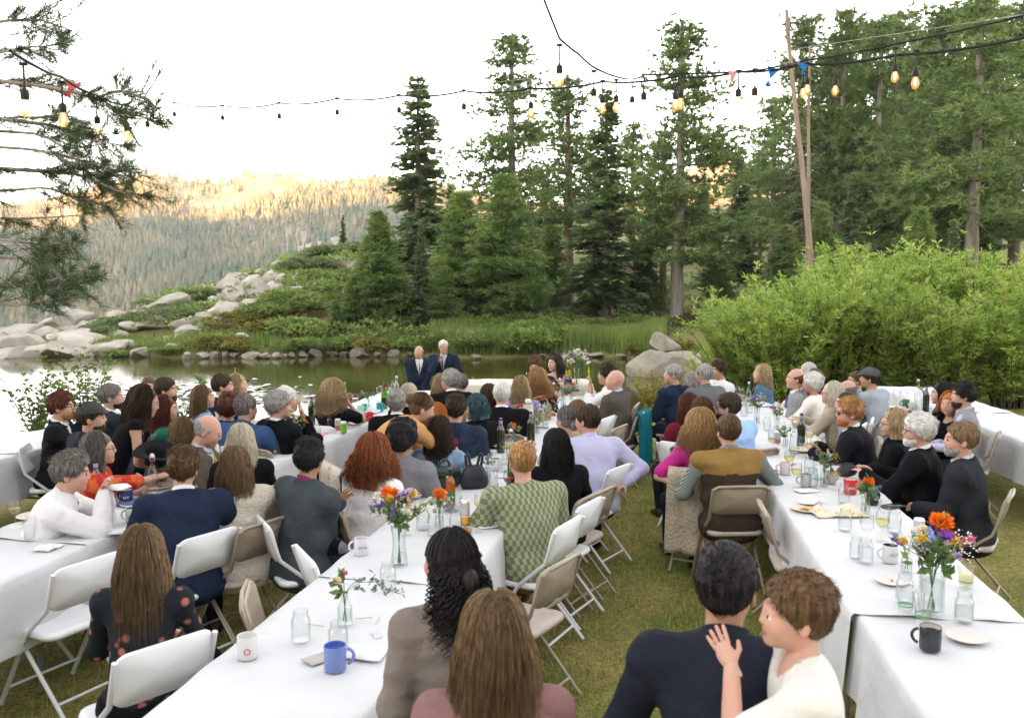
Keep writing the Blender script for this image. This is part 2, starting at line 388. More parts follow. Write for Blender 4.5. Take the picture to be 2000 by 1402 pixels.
tree_proto('young_a', *make_pine(8, 1.6, 8, .07, .5, 1.5, .9, .03, .034), bark_grey, young_m)
tree_proto('young_b', *make_pine(7, 1.3, 9, .12, .45, 1.2, .95, .03, .04), bark_grey, young_m)
TREE_H = dict(fir_a=14, fir_b=14, fir_c=8, pine_a=18, pine_b=16, pine_c=16, young_a=8, young_b=7)
def plant_tree(kind, name, px, depth, top_y, label, group='conifers across the lake', wid=1.0, zb=None, lean=0.0):
    x = (px - 1000) / FPX * depth; zb = float(far_h(x, depth)) - .1 if zb is None else zb
    ht = PD(px, top_y, depth).z - zb; s = ht / TREE_H[kind]
    e = empty(name, (x, depth, zb), R.uniform(0, 6.28)); e.rotation_euler[1] = lean
    wid *= 1.5 if kind.startswith('fir') else 1.2 if kind.startswith('young') else 1.42; e.scale = (s * wid, s * wid, s)
    tag(e, label, 'tree', group)
    obj('trunk', TREES[kind][0], e); obj('crown', TREES[kind][1], e)
    return e
tr_list = [
 ('fir_a', 'fir_tree', 815, 47, 146, 'tall drooping fir with yellow lichen on its trunk rising behind the two standing men', 1.0),
 ('fir_b', 'fir_tree', 673, 61, 420, 'small dark fir standing alone on the hill crest', .75),
 ('young_a', 'young_pine', 738, 40, 415, 'slender young pine with bare lower branches at the shore beside the tall drooping fir', 1.15),
 ('young_b', 'young_pine', 690, 39.5, 540, 'small pine with thin bare trunk beside the hillside shrubs', 1.2),
 ('young_b', 'young_pine', 655, 39, 585, 'short grey green pine sapling above the shore stones', 1.1),
 ('fir_c', 'fir_tree', 824, 40, 438, 'narrow bluish young fir in front of the tall drooping fir', .75),
 ('young_a', 'young_pine', 905, 43, 378, 'broad bushy young pine to the rear of the microphone speaker', 1.25),
 ('young_a', 'young_pine', 985, 41, 345, 'dense bushy pine flecked orange brown behind the groom', 1.2),
 ('young_b', 'young_pine', 868, 40, 520, 'low bushy pine directly above the standing men', 1.35),
 ('pine_a', 'pine_tree', 998, 58, 70, 'tallest airy pine whose tip leaves the sky behind the orange flecked pine', 1.0),
 ('pine_b', 'pine_tree', 1108, 50, 145, 'slim airy pine with long bare reddish trunk behind the bride', 1.0),
 ('fir_b', 'fir_tree', 1184, 45, 176, 'dark green conical fir with straight grey trunk beside the slim reddish pine', .95),
 ('fir_c', 'fir_tree', 1037, 46, 392, 'slender pale fir between the bushy pine and the reddish trunk', .8),
 ('pine_b', 'pine_tree', 1232, 66, 236, 'thin distant pine poking up between the dark fir and the great pine', .9),
 ('pine_c', 'pine_tree', 1322, 44, 40, 'great spreading pine with thick grey trunk above the pale boulder', .92),
 ('pine_b', 'pine_tree', 1294, 46.5, 250, 'second slimmer trunk close beside the great spreading pine', .9),
 ('fir_b', 'fir_tree', 1437, 62, 286, 'dark broad fir with dead grey spike for a top', .85),
 ('pine_c', 'pine_tree', 1548, 56, 30, 'tall ragged pine behind the two bare leaning trunks', .8),
 ('pine_a', 'pine_tree', 1632, 54, 20, 'straight tall pine above the hanging bulb at the willow', .8),
 ('pine_c', 'pine_tree', 1705, 52, 35, 'shaggy pine with drooping dead lower boughs', .8),
 ('pine_c', 'pine_tree', 1810, 46, 10, 'massive dark pine crown filling the sky above the willow', 1.0),
 ('pine_a', 'pine_tree', 1892, 42, -10, 'bare grey trunk of a tall pine at the forest edge', 1.0),
 ('pine_c', 'pine_tree', 1975, 50, 0, 'tall pine standing past the end of the willow', .9),
 ('young_a', 'young_pine', 1790, 31, 408, 'bright green young pine above the willow at the dark woods', .8),
 ('young_a', 'young_pine', 1602, 36, 398, 'bright green young pine at the foot of the bare trunks', .8),
 ('fir_b', 'fir_tree', 1658, 40, 338, 'dark layered fir rising behind the middle of the willow', .75),
 ('fir_c', 'fir_tree', 1855, 33, 430, 'thin sparse fir sapling in front of the dark woods', .8),
 ('young_b', 'young_pine', 1395, 48, 470, 'low spreading pine behind the left shoulder of the willow', 1.4),
 ('young_b', 'young_pine', 1530, 42, 440, 'small round topped pine at the base of the ragged pine', 1.3),
 ('young_b', 'young_pine', 945, 44, 480, 'shaded pine wedged between the two bushy pines', 1.3),
 ('fir_b', 'fir_tree', 880, 60, 360, 'hazy fir behind the broad bushy pine', .9),
 ('young_b', 'young_pine', 1075, 48, 440, 'small pine in shade between slender fir and reddish trunk', 1.2),
 ('young_b', 'young_pine', 1255, 46, 470, 'low pine in shade beneath the great spreading pine', 1.3),
 ('young_b', 'young_pine', 780, 41, 520, 'grey green pine sapling beside the slender young pine', 1.2),
 ('young_b', 'young_pine', 258, 42, 610, 'small pine sapling among the granite slabs by the water', .9),
 ('young_b', 'young_pine', 300, 40.5, 648, 'tiny pine sapling on the bank near the pale shore boulder', 1.0),
 ('fir_c', 'fir_tree', 512, 43, 597, 'tiny bluish fir on the shrubby slope below the rocks', 1.3),
 ('pine_c', 'pine_tree', 1150, 84, 330, 'far pine glimpsed behind the dark conical fir', .9),
 ('pine_c', 'pine_tree', 1060, 80, 345, 'far pine glimpsed behind the tallest airy pine', .9),
 ('pine_c', 'pine_tree', 1480, 76, 300, 'far pine glimpsed beside the ragged pine', .9),
 ('pine_c', 'pine_tree', 1590, 72, 230, 'far pine filling the gap behind the bare trunks', 1.0),
 ('pine_c', 'pine_tree', 1760, 66, 120, 'far pine in the dark woods behind the bright young pine', 1.0),
 ('pine_c', 'pine_tree', 1870, 62, 160, 'far pine in the dark woods by the bare grey trunk', 1.0),
 ('fir_b', 'fir_tree', 1740, 50, 300, 'shadowy fir under the massive dark crown', 1.0),
 ('fir_b', 'fir_tree', 1560, 50, 330, 'shadowy fir low behind the bare leaning trunks', .9),
 ('fir_b', 'fir_tree', 1910, 44, 330, 'shadowy fir at the far end of the woods', 1.0),
 ('pine_c', 'pine_tree', 1505, 70, 190, 'far pine on the open side of the ragged pine', 1.0),
 ('pine_c', 'pine_tree', 1612, 60, 70, 'pine between the bare trunks and the straight tall pine', .9),
 ('pine_a', 'pine_tree', 1668, 62, 45, 'pine close behind the straight tall pine', .9),
 ('pine_c', 'pine_tree', 1738, 58, 20, 'pine between the shaggy pine and the massive crown', .9),
 ('pine_c', 'pine_tree', 1778, 64, 60, 'far pine behind the massive dark crown', 1.0),
 ('pine_c', 'pine_tree', 1850, 56, 15, 'pine beside the bare grey trunk', .95),
 ('pine_c', 'pine_tree', 1935, 54, 10, 'pine past the bare grey trunk', .95),
 ('pine_c', 'pine_tree', 1640, 84, 210, 'distant pine closing the gap above the willow', 1.1),
 ('pine_c', 'pine_tree', 1720, 88, 190, 'distant pine deep in the dark woods', 1.1),
 ('pine_c', 'pine_tree', 1820, 90, 180, 'distant pine far behind the massive crown', 1.1),
 ('pine_c', 'pine_tree', 1270, 82, 380, 'distant pine low behind the great spreading pine', 1.0),
 ('pine_c', 'pine_tree', 940, 78, 400, 'distant pine behind the wedged shaded pine', 1.0),
 ('pine_c', 'pine_tree', 1370, 80, 350, 'hazy pine seen past the great spreading pine', .8),
]
for k, nm, px, dp, ty, lb, wd in tr_list: plant_tree(k, nm, px, dp, ty, lb, wid=wd)
# bare leaning trunks
def snag(px0, py0, px1, py1, depth, r0, seed, label):
    r_ = np.random.RandomState(seed); a = PD(px0, py0, depth); b = PD(px1, py1, depth)
    gz = float(far_h(a.x, a.y)); a = a + (a - b) * ((a.z - gz) / max(.1, (b.z - a.z)))
    e = empty('dead_tree', a); tag(e, label, 'tree', 'bare trunks behind the willow')
    bb = np.array(b - a); n = 12; m = MB(); pts = np.linspace(0, 1, n)[:, None] * bb + np.c_[.08 * np.sin(np.linspace(0, 5, n)), np.zeros(n), np.zeros(n)]
    m.tube(pts, np.linspace(r0, r0 * .45, n), 9)
    obj('trunk', m.mesh('dead_trunk', bark_bare), e)
    m2 = MB()
    for k in range(34):
        t = r_.uniform(.3, .97); q = t * bb; an = r_.uniform(2.2, 4.4) if r_.rand() < .75 else r_.uniform(-1, 1)
        l = r_.uniform(.5, 1.9) * (1.1 - .5 * t); s = np.linspace(0, 1, 5)
        m2.tube(np.c_[q[0] + math.cos(an) * s * l, q[1] + math.sin(an) * s * l * .7, q[2] - .55 * l * s ** 1.6 + .15 * l * s], np.linspace(.016, .005, 5), 3, caps=False)
    obj('bare_branch', m2.mesh('bare_branches', bark_bare), e)
snag(1576, 470, 1540, 20, 33, .14, 5, 'bare pale leaning trunk with drooping dead twigs, the thicker of a pair')
snag(1574, 470, 1586, 90, 33.8, .10, 6, 'slimmer bare pale trunk crossing behind the leaning one')
# ---- mountain forest
def mini_trees(n, seed):
    r_ = np.random.RandomState(seed); px = np.where(r_.rand(n * 6) < .82, r_.uniform(-120, 960, n * 6), r_.uniform(960, 2150, n * 6)); y = r_.uniform(345, 890, n * 6); x = (px - 1000) / FPX * y
    t = (y - 330) / 490
    den = np.clip(np.where(t < .62, .85, .6) + .8 * np.sin(x * .021 + 1.3 * np.sin(y * .013)) * np.sin(y * .017 + x * .009), 0, 1) * np.clip(1.9 - 1.9 * t, .16, 1)
    k = r_.rand(len(x)) < den * .85
    x, y = x[k][:n], y[k][:n]; z = mount_h(x, y) - .5; h = r_.uniform(4, 10.5, len(x)); w = h * r_.uniform(.17, .27, len(x))
    V = []; F = []; nb = 0; th = np.arange(5) * math.pi * .4
    for lv, (zb, zt, ws) in enumerate(((0, .7, 1.0), (.38, 1.0, .66))):
        ring = np.stack([x[:, None] + w[:, None] * ws * np.cos(th), y[:, None] + w[:, None] * ws * np.sin(th), np.repeat((z + h * zb)[:, None], 5, 1)], -1)
        tip = np.stack([x, y, z + h * zt], -1)[:, None]
        v = np.concatenate([ring, tip], 1); V.append(v.reshape(-1, 3))
        i = np.arange(len(x))[:, None, None] * 6; j = np.arange(5)
        f = np.stack([j, (j + 1) % 5, np.full(5, 5)], -1)[None]
        F.append((i + f).reshape(-1, 3) + nb); nb += len(x) * 6
    return np.concatenate(V), np.concatenate(F)
V, F = mini_trees(16000, 3)
mf = obj('forest', mesh_np('forest', V, F, [leafmat('mountain_conifers', (.065, .105, .07), (.25, .20, .115), .0, vscale=.03)], smooth=False))
tag(mf, 'far conifer forest covering the mountain flank', 'forest', kind='stuff')
# ================================================================== ROCKS
ORD = 'first second third fourth fifth sixth seventh eighth ninth tenth eleventh twelfth thirteenth fourteenth fifteenth sixteenth seventeenth eighteenth nineteenth twentieth twenty-first twenty-second twenty-third twenty-fourth twenty-fifth twenty-sixth twenty-seventh twenty-eighth'.split()
def ordinal(items, it): return ORD[sorted(items, key=lambda q: q[0] + q[1] * .001).index(it)]
def rock_proto(seed, cuts=15, sub=3):
    bm = bmesh.new(); bmesh.ops.create_icosphere(bm, subdivisions=sub, radius=1.0)
    V = np.array([v.co[:] for v in bm.verts]); F = np.array([[v.index for v in f.verts] for f in bm.faces]); bm.free()
    r_ = np.random.RandomState(seed)
    for _ in range(cuts):
        n = unit(r_.normal(size=3)); c = r_.uniform(.48, .8); d = V @ n; V = V - np.clip(d - c, 0, None)[:, None] * n * .93
    V = V * (1 + .05 * sines(V, seed, 5)[:, None] + .02 * sines(V, seed + 9, 14)[:, None]); V[:, 2] *= .72
    return V, F
def granite(name, c1, c2):
    m = mat(name, c1, .9, .15, vscale=1.6, col2=c2, bump=.7, bscale=9, detail=9, randobj=.08); return m
gr_pale = granite('granite_pale', (.36, .325, .28), (.55, .51, .45)); gr_shore = granite('granite_shore', (.25, .215, .17), (.42, .385, .33)); gr_near = granite('granite_near', (.28, .215, .15), (.46, .40, .33))
ROCKS = [sharpen(mesh_np('boulder%d' % i, *rock_proto(20 + i), [gr_pale]), 24) for i in range(5)]
ROCKS_S = [sharpen(mesh_np('shore_boulder%d' % i, *rock_proto(40 + i, 12), [gr_shore]), 26) for i in range(4)]
ROCKS_N = [mesh_np('bank_rock%d' % i, *rock_proto(60 + i, 8, 4), [gr_near]) for i in range(3)]
def put_rock(protos, c, w, label, group, name='boulder', hz=1.0, dp=1.0):
    o = obj(name, R.choice(protos), None, c, (R.uniform(-.15, .15), R.uniform(-.15, .15), R.uniform(0, 6.28)), (w * .5, w * .5 * dp, w * .5 * hz))
    return tag(o, label, 'rock', group)
slabs = [(130, 690, 110), (175, 668, 120), (118, 660, 70), (212, 684, 95), (160, 697, 70), (70, 694, 120), (50, 676, 100), (20, 697, 110), (245, 676, 75), (230, 660, 55), (200, 640, 80), (135, 648, 70), (90, 655, 70), (322, 603, 75), (270, 615, 50), (170, 640, 60), (165, 655, 60)]
slab2 = [(345, 602, 80), (372, 612, 50), (300, 640, 60), (352, 642, 50), (150, 628, 90), (108, 644, 80), (232, 632, 60), (262, 646, 50), (420, 574, 62), (470, 556, 62), (520, 541, 54), (560, 526, 50), (600, 516, 40), (440, 634, 50), (505, 604, 60), (535, 594, 44), (372, 655, 46), (398, 608, 44), (60, 656, 80), (20, 668, 80)]
outc = [(380, 636, 36), (402, 628, 34), (424, 620, 38), (418, 600, 28), (446, 612, 44), (464, 592, 52), (494, 583, 54), (436, 588, 26), (480, 602, 30), (520, 576, 36), (546, 568, 36), (560, 555, 30), (580, 551, 34), (592, 560, 22), (540, 552, 34), (512, 562, 30), (582, 574, 26), (470, 612, 32), (404, 645, 26), (604, 540, 22), (566, 572, 22), (528, 590, 24), (450, 570, 40), (500, 560, 44)]
for i, (x, y, w) in enumerate(slabs):
    g = ground_px(x, min(y, 698)); put_rock(ROCKS, (g.x, g.y, g.z + .05), w / FPX * g.y, 'pale granite slab on the low point, %s counting toward the hill' % ordinal(slabs, (x, y, w)), 'granite slabs on the point', 'granite_rock', .62)
for i, (x, y, w) in enumerate(slab2):
    g = ground_px(x, y); put_rock(ROCKS, (g.x, g.y, g.z + .22), w / FPX * g.y * 1.3, 'broad pale granite ledge climbing the hill, %s counting from the water' % ordinal(slab2, (x, y, w)), 'granite ledges up the hill', 'granite_ledge_rock', .6)
for i, (x, y, w) in enumerate(outc):
    g = ground_px(x, y); put_rock(ROCKS, (g.x, g.y, g.z + .15), w / FPX * g.y * 1.5, 'cream granite block in the hill outcrop, %s counting uphill' % ordinal(outc, (x, y, w)), 'granite outcrop on the hill', 'boulder', 1.05)
for x, y, w in (cr_ := [(655, 516, 22), (672, 520, 40), (694, 524, 36)]):
    g = ground_px(x, y); put_rock(ROCKS, (g.x, g.y, g.z + .15), w / FPX * g.y * 1.2, 'grey granite block under the hill crest, %s of three toward the pines' % ordinal(cr_, (x, y, w)), 'granite on the hill crest', 'boulder', 1.1)
for x, y, w in (hs_ := [(320, 672, 40), (350, 664, 32), (336, 682, 26), (470, 668, 34), (600, 640, 24), (575, 610, 22), (640, 600, 22), (560, 620, 26)]):
    g = ground_px(x, y); put_rock(ROCKS, (g.x, g.y, g.z + .1), w / FPX * g.y * 1.1, 'grey rock half hidden in hillside shrubs, %s counting from the point' % ordinal(hs_, (x, y, w)), 'rocks among hillside shrubs', 'boulder', 1.0)
for x, w, hz in (sh_ := [(268, 52, .9), (362, 20, 1.7), (393, 30, 1.0), (397, 20, 1.2), (415, 26, 1.2), (437, 17, 1.5), (456, 20, .9), (490, 38, .8), (518, 24, .8), (540, 22, .9), (568, 20, .9), (590, 20, 1.0), (614, 42, .9), (650, 22, .8), (671, 24, .8), (702, 40, 1.0), (765, 32, .9), (735, 18, .8), (800, 18, .7), (930, 22, .5), (1170, 34, .4), (1150, 20, .5), (1215, 24, .5), (1060, 20, .5), (640, 14, .9), (555, 13, .9), (505, 13, .8), (685, 14, .8)]):
    d = 36.4; xx = (x - 1000) / FPX * d
    for dd in np.arange(33, 40, .1):
        xx = (x - 1000) / FPX * dd
        if far_h(xx, dd) > WATER_Z - .12: break
    put_rock(ROCKS_S, (xx, dd, WATER_Z + .12), w / FPX * dd * 1.1, {268: 'white topped boulder at the waterline below the sapling', 614: 'largest rounded boulder along the far waterline', 765: 'rounded tan boulder at the waterline by the slender pine', 702: 'grey boulder under overhanging shrubs at the waterline'}.get(x, 'small stone in the far waterline, %s counting from the granite point' % ordinal(sh_, (x, w, hz))), 'stones along the far waterline', 'shore_stone', hz)
put_rock(ROCKS_S, PD(1296, 672, 33.5), 1.35, 'tan rounded boulder in yellow brush above the great boulder', 'big boulders by the willow', 'boulder', 1.1)
put_rock(ROCKS_S, PD(1288, 720, 30), 2.8, 'great grey cracked boulder standing in the water by the willow', 'big boulders by the willow', 'boulder', 1.05, .8)
put_rock(ROCKS_S, PD(1345, 718, 30.5), 2.0, 'grey boulder tucked under the willow beside the great boulder', 'big boulders by the willow', 'boulder', 1.0)
for px, py, w, hz, lb in [(700, 790, 1.25, .4, 'flat white topped rock slab on the near bank behind the wine bottle'), (760, 780, .9, .35, 'low pale rock on the near bank by the flowers'), (630, 800, 1.1, .42, 'sandy flat rock on the near bank behind the curly blonde woman'), (565, 806, 1.2, .4, 'low brown rock on the near bank behind the grey haired men'), (680, 806, .8, .6, 'rounded tan rock on the near bank under the flat slab'), (520, 812, .9, .4, 'small brown rock on the near bank by the seated couple')]:
    g = PD(px, py, 19.0); put_rock(ROCKS_N, (g.x, g.y, float(lawn_h(g.x, g.y)) + .18), w * 1.25, lb, 'flat rocks on the near bank', 'bank_rock', hz)
for x, y, w in (ff_ := [(1130, 560, 22), (1072, 566, 18), (1196, 606, 12), (1232, 622, 12)]):
    g = ground_px(x, y); put_rock(ROCKS, (g.x, g.y, g.z + .1), w / FPX * g.y * 1.2, 'grey rock on the mossy forest floor, %s of four from the lake hill' % ordinal(ff_, (x, y, w)), 'rocks on the forest floor', 'boulder', .8)
# ================================================================== SHRUBS
def bush(seed, n, rx, rz, leaf=.05, spread=1.0):
    r_ = np.random.RandomState(seed); nl = 9
    lob = np.c_[r_.uniform(-.65, .65, (nl, 2)) * rx, r_.uniform(.25, .75, nl) * rz]; lr = r_.uniform(.35, .6, nl) * rx
    k = r_.randint(0, nl, n); u = unit(r_.normal(size=(n, 3))); u[:, 2] = np.abs(u[:, 2]) * .9 - .15
    rad = lr[k] * r_.uniform(.72, 1.06, n)
    p = lob[k] + u * rad[:, None] * np.array([1, 1, rz / rx]); p[:, 2] = np.maximum(p[:, 2], 0)
    d = unit(u + r_.normal(0, .6, (n, 3)) + np.array([0, 0, .4])); side = unit(np.cross(d, r_.normal(size=(n, 3))))
    L = r_.uniform(.7, 1.4, n) * leaf
    return diamonds(p, d, side, L, L * .28)
sh_green = leafmat('shrub_green', (.12, .20, .045), (.34, .42, .12), .4, vscale=1.5)
sh_man = leafmat('shrub_grey_green', (.12, .165, .065), (.29, .35, .155), .4, vscale=1.5)
sh_yel = leafmat('shrub_yellow', (.14, .14, .03), (.33, .29, .06), .35, vscale=1.5)
sh_rust = leafmat('shrub_rust', (.16, .11, .04), (.28, .2, .07), .3, vscale=1.5)
sh_red = leafmat('shrub_red', (.26, .09, .05), (.38, .17, .09), .3, vscale=1.5)
BUSH = {}
for nm, m, sd in (('green', sh_green, 1), ('man', sh_man, 2), ('yel', sh_yel, 3), ('rust', sh_rust, 4), ('red', sh_red, 5)):
    BUSH[nm] = [mesh_np('shrub_' + nm, *bush(sd * 10 + q, 2600, 1.0, .8, .13), [m], smooth=False) for q in range(2 if nm in ('green', 'man') else 1)]
def put_bush(kind, px, py, wpx, label, hz=.8, group='shrubs on the hillside', name='shrub', near=None):
    g = ground_px(px, py) if near is None else PD(px, py, near)
    s = wpx / FPX * g.y * .62
    o = obj(name, R.choice(BUSH[kind]), None, (g.x, g.y, g.z - .05), (0, 0, R.uniform(0, 6.28)), (s, s, s * hz))
    return tag(o, label, 'shrub', group)
for k, x, y, w, lb, hz in [
 ('man', 250, 645, 110, 'mat of grey green shrub across the granite point', .5), ('man', 310, 632, 120, 'thick green shrub mat left of the broken outcrop', .5), ('man', 200, 652, 70, 'grey green shrub wedged between granite slabs', .5), ('man', 355, 615, 90, 'green shrub below the pale crest slab', .55), ('man', 400, 582, 70, 'shrub mat on the skyline above the outcrop', .5), ('man', 450, 560, 70, 'shrub on the skyline next to the tilted slab', .5), ('man', 300, 597, 60, 'low shrub on the skyline over the pale slab', .4),
 ('man', 600, 530, 90, 'dense rounded shrub near the hill crest', .6), ('man', 640, 510, 90, 'dark green shrub crowning the hill', .6), ('man', 700, 500, 90, 'shrub below the lone crest fir', .55), ('green', 640, 560, 110, 'yellow green shrub under the crest rocks', .6), ('man', 745, 500, 80, 'shrub on the crest beside the slender pine', .5),
 ('rust', 425, 596, 44, 'rust coloured shrub on top of the outcrop', .6), ('yel', 480, 640, 100, 'yellowing shrub below the outcrop', .6), ('rust', 440, 650, 80, 'rusty shrub below the squared block', .5), ('green', 540, 620, 110, 'leafy green shrub around the tiny bluish fir', .6), ('green', 600, 600, 110, 'leafy green shrub in the middle of the slope', .6), ('yel', 560, 655, 100, 'yellow green shrub above the shoreline', .6), ('green', 610, 660, 110, 'bright green shrub above the shoreline stones', .7), ('yel', 430, 680, 80, 'bright yellow green shrub at the waterline', .6), ('yel', 470, 686, 70, 'yellow shrub close to the water', .6), ('green', 330, 690, 60, 'grassy shrub at the edge by the boulder', .5), ('green', 230, 695, 60, 'leafy shrub between slab and water', .6),
 ('green', 580, 685, 70, 'vivid green shrub over the waterline stones', .7), ('green', 650, 685, 70, 'grassy green shrub beside the largest waterline boulder', .6), ('yel', 735, 688, 70, 'yellow green shrub leaning over the water by the pine foot', .8), ('green', 700, 680, 60, 'low shrub under the thin bare trunk', .8), ('green', 800, 686, 70, 'green shrub right behind the standing men', .8), ('green', 930, 684, 80, 'leafy shrub on the bank behind the seated guests', .8), ('green', 880, 680, 70, 'bushy shrub on the bank behind the microphone', .9), ('green', 1020, 686, 90, 'dense green shrub on the bank above the groom', 1.0), ('green', 1060, 676, 100, 'large rounded green shrub above the bride', 1.0), ('red', 1032, 645, 62, 'red leaved shrub above the groom', .9), ('green', 1130, 665, 90, 'green shrub at the foot of the reddish pine', .8), ('green', 1190, 655, 90, 'green shrub at the foot of the dark fir', .7), ('green', 1225, 660, 70, 'low green shrub left of the tan boulder', .7), ('green', 1085, 640, 80, 'shaded shrub on the forest floor', .7), ('yel', 1335, 690, 60, 'yellow brush behind the great boulder', .8), ('yel', 1250, 690, 40, 'yellow brush in front of the tan boulder', .8), ('rust', 1350, 640, 60, 'rusty brush by the great pine trunk', .9), ('green', 970, 660, 80, 'tangled shrub under the bushy pine', .9), ('rust', 1160, 612, 50, 'rusty undergrowth on the forest floor', .6), ('green', 1270, 640, 70, 'dark shrub between the two pine trunks', .7)]:
    put_bush(k, x, y, w, lb, hz)
# undergrowth that reads as one mass
def scatter_mass(n, kinds, pxr, yr, seed, smin, smax, nleaf=110, leaf=.24):
    r_ = np.random.RandomState(seed); bases = [bush(900 + i, nleaf, 1.0, .7, leaf) for i in range(4)]
    VV = []; FF = []; nb = 0
    for i in range(n):
        d = r_.uniform(*yr); px = r_.uniform(*pxr); x = (px - 1000) / FPX * d; V, F = bases[i % 4]; s = r_.uniform(smin, smax); a = r_.uniform(0, 6.28)
        c, sn = math.cos(a), math.sin(a); Vr = np.c_[V[:, 0] * c - V[:, 1] * sn, V[:, 0] * sn + V[:, 1] * c, V[:, 2] * r_.uniform(.5, .9)] * s + np.array([x, d, float(far_h(x, d)) - .05])
        VV.append(Vr); FF.append(F + nb); nb += len(V)
    return np.concatenate(VV), np.concatenate(FF)
for nm, a, m, lb in (('undergrowth', (230, None, (300, 960), (37.5, 60), 5, .5, 1.3), sh_green, 'low mixed brush carpeting the hillside'), ('undergrowth', (330, None, (900, 2150), (37, 75), 6, .5, 1.4), sh_man, 'shaded brush carpeting the forest floor'), ('undergrowth', (90, None, (380, 900), (38, 56), 8, .35, .8), sh_rust, 'dry rusty brush between the hillside shrubs')):
    tag(obj(nm, mesh_np(nm, *scatter_mass(*a), [m], smooth=False)), lb, 'brush', kind='stuff')
# shoreline grass
def blades(n, fx, seed, h0, h1, w, droop=.35):
    r_ = np.random.RandomState(seed); p = fx(r_, n); n = len(p); a = r_.uniform(0, 6.28, n); h = r_.uniform(h0, h1, n); l = droop * h * r_.uniform(.2, 1, n)
    s = np.c_[-np.sin(a), np.cos(a), np.zeros(n)] * w; dd = np.c_[np.cos(a), np.sin(a), np.zeros(n)]
    mid = p + dd * (l * .35)[:, None] + np.c_[np.zeros((n, 2)), h * .62]; tip = p + dd * l[:, None] + np.c_[np.zeros((n, 2)), h]
    V = np.stack([p - s, p + s, mid + s * .7, mid - s * .7, tip], 1).reshape(-1, 3); i = np.arange(n)[:, None] * 5
    return V, [i + np.array([0, 1, 2, 3]), (i + np.array([3, 2, 4]))]
reed_m = leafmat('shore_grass_green', (.13, .22, .05), (.36, .42, .12), .35, vscale=.5)
def shore_pts(pxr, w):
    def f(r_, n):
        px = r_.uniform(*pxr, n); d = r_.uniform(33, 40, n); x = (px - 1000) / FPX * d; z = far_h(x, d); k = (z > WATER_Z + .1) & (z < WATER_Z + w); return np.c_[x, d, z][k]
    return f
V, F = blades(26000, shore_pts((840, 1300), 1.0), 4, .35, .9, .022); tag(obj('shore_grass', mesh_np('shore_grass', V, F, [reed_m], smooth=False)), 'tall green grass along the far shore behind the couple', 'grass', kind='stuff')
V, F = blades(16000, shore_pts((180, 840), .7), 5, .15, .45, .02); tag(obj('shore_grass', mesh_np('shore_grass', V, F, [reed_m], smooth=False)), 'short grass tufts between the far waterline stones', 'grass', kind='stuff')
# lily pads glinting on the water
def pads():
    r_ = np.random.RandomState(2); V = []; F = []; nb = 0
    for i in range(480):
        px = r_.uniform(150, 520) if i % 5 else r_.uniform(120, 650); d = 21 + 8.5 * r_.beta(2, 3); x = (px - 1000) / FPX * d; r0 = r_.uniform(.05, .13); th = np.arange(7) * 6.283 / 7
        V.append(np.c_[x + r0 * np.cos(th), d + r0 * np.sin(th), np.full(7, WATER_Z + .012) + .012 * np.sin(th + r_.uniform(0, 6))]); F.append(np.arange(7)[None] + nb); nb += 7
    return np.concatenate(V), np.concatenate(F)
tag(obj('lily_pads', mesh_np('lily_pads', *pads(), [mat('lily_pad', (.30, .31, .2), .25, .8)], smooth=False)), 'pale lily pads floating on the lake', 'lily pads', kind='stuff')
# ================================================================== WILLOWS AND NEAR PLANTS
wil_m = leafmat('willow_leaves', (.22, .36, .05), (.52, .63, .17), .5, .42, vscale=1.0, c3=(.48, .36, .04))
stem_m = mat('willow_stem', (.10, .085, .045), .85, .2, var=.3)
def willow(seed, h, rad, nst, nl, leafL=.115):
    r_ = np.random.RandomState(seed); m = MB(); P_ = []; D_ = []
    for i in range(nst):
        a = r_.uniform(0, 6.28); r0 = rad * .25 * math.sqrt(r_.rand()); rt = rad * math.sqrt(r_.uniform(.05, 1)); hh = h * r_.uniform(.68, 1.0) * (1 - .2 * (rt / rad) ** 2) * (1.17 if i % 4 == 0 else 1)
        s = np.linspace(0, 1, 7); b = r_.normal(0, .12, 2)
        pts = np.c_[np.cos(a) * (r0 + (rt - r0) * s ** 1.4) + b[0] * s * s, np.sin(a) * (r0 + (rt - r0) * s ** 1.4) + b[1] * s * s, hh * s ** .9]
        m.tube(pts, np.linspace(.016, .003, 7), 4, caps=False)
        for t in range(16):
            u = r_.uniform(.12, .98); q = np.array([np.interp(u, s, pts[:, c]) for c in range(3)]); a2 = r_.uniform(0, 6.28); l2 = r_.uniform(.2, .5) * h * .3 * (1.15 - .6 * u)
            dr = unit(np.array([math.cos(a2) * .8 + .4 * math.cos(a), math.sin(a2) * .8 + .4 * math.sin(a), r_.uniform(.5, 1.5)])); s2 = np.linspace(0, 1, 4)
            tw = q + dr * (s2 * l2)[:, None]
            if t < 9: m.tube(tw, np.linspace(.005, .0015, 4), 3, caps=False)
            k = max(4, int(nl * (.6 + l2)));
            uu = r_.uniform(.05, 1.05, k); P_.append(q + dr * (uu * l2)[:, None] + r_.normal(0, .012, (k, 3)))
            aa = r_.uniform(0, 6.28, k); D_.append(unit(np.c_[np.cos(aa), np.sin(aa), r_.uniform(-.35, .9, k)] + dr * .5))
    p = np.concatenate(P_); d = np.concatenate(D_); n = len(p); side = unit(np.cross(d, r_.normal(size=(n, 3)))); L = r_.uniform(.7, 1.35, n) * leafL
    V, F = diamonds(p, d, side, L, L * .12)
    return m, V, F
WIL = []
for sd, h, rd, ns in ((1, 2.9, 1.7, 105), (2, 2.6, 1.5, 90)):
    m, V, F = willow(sd, h, rd, ns, 17); WIL.append((m.mesh('willow_stems', stem_m), mesh_np('willow_leaves', V, F, [wil_m], smooth=False)))
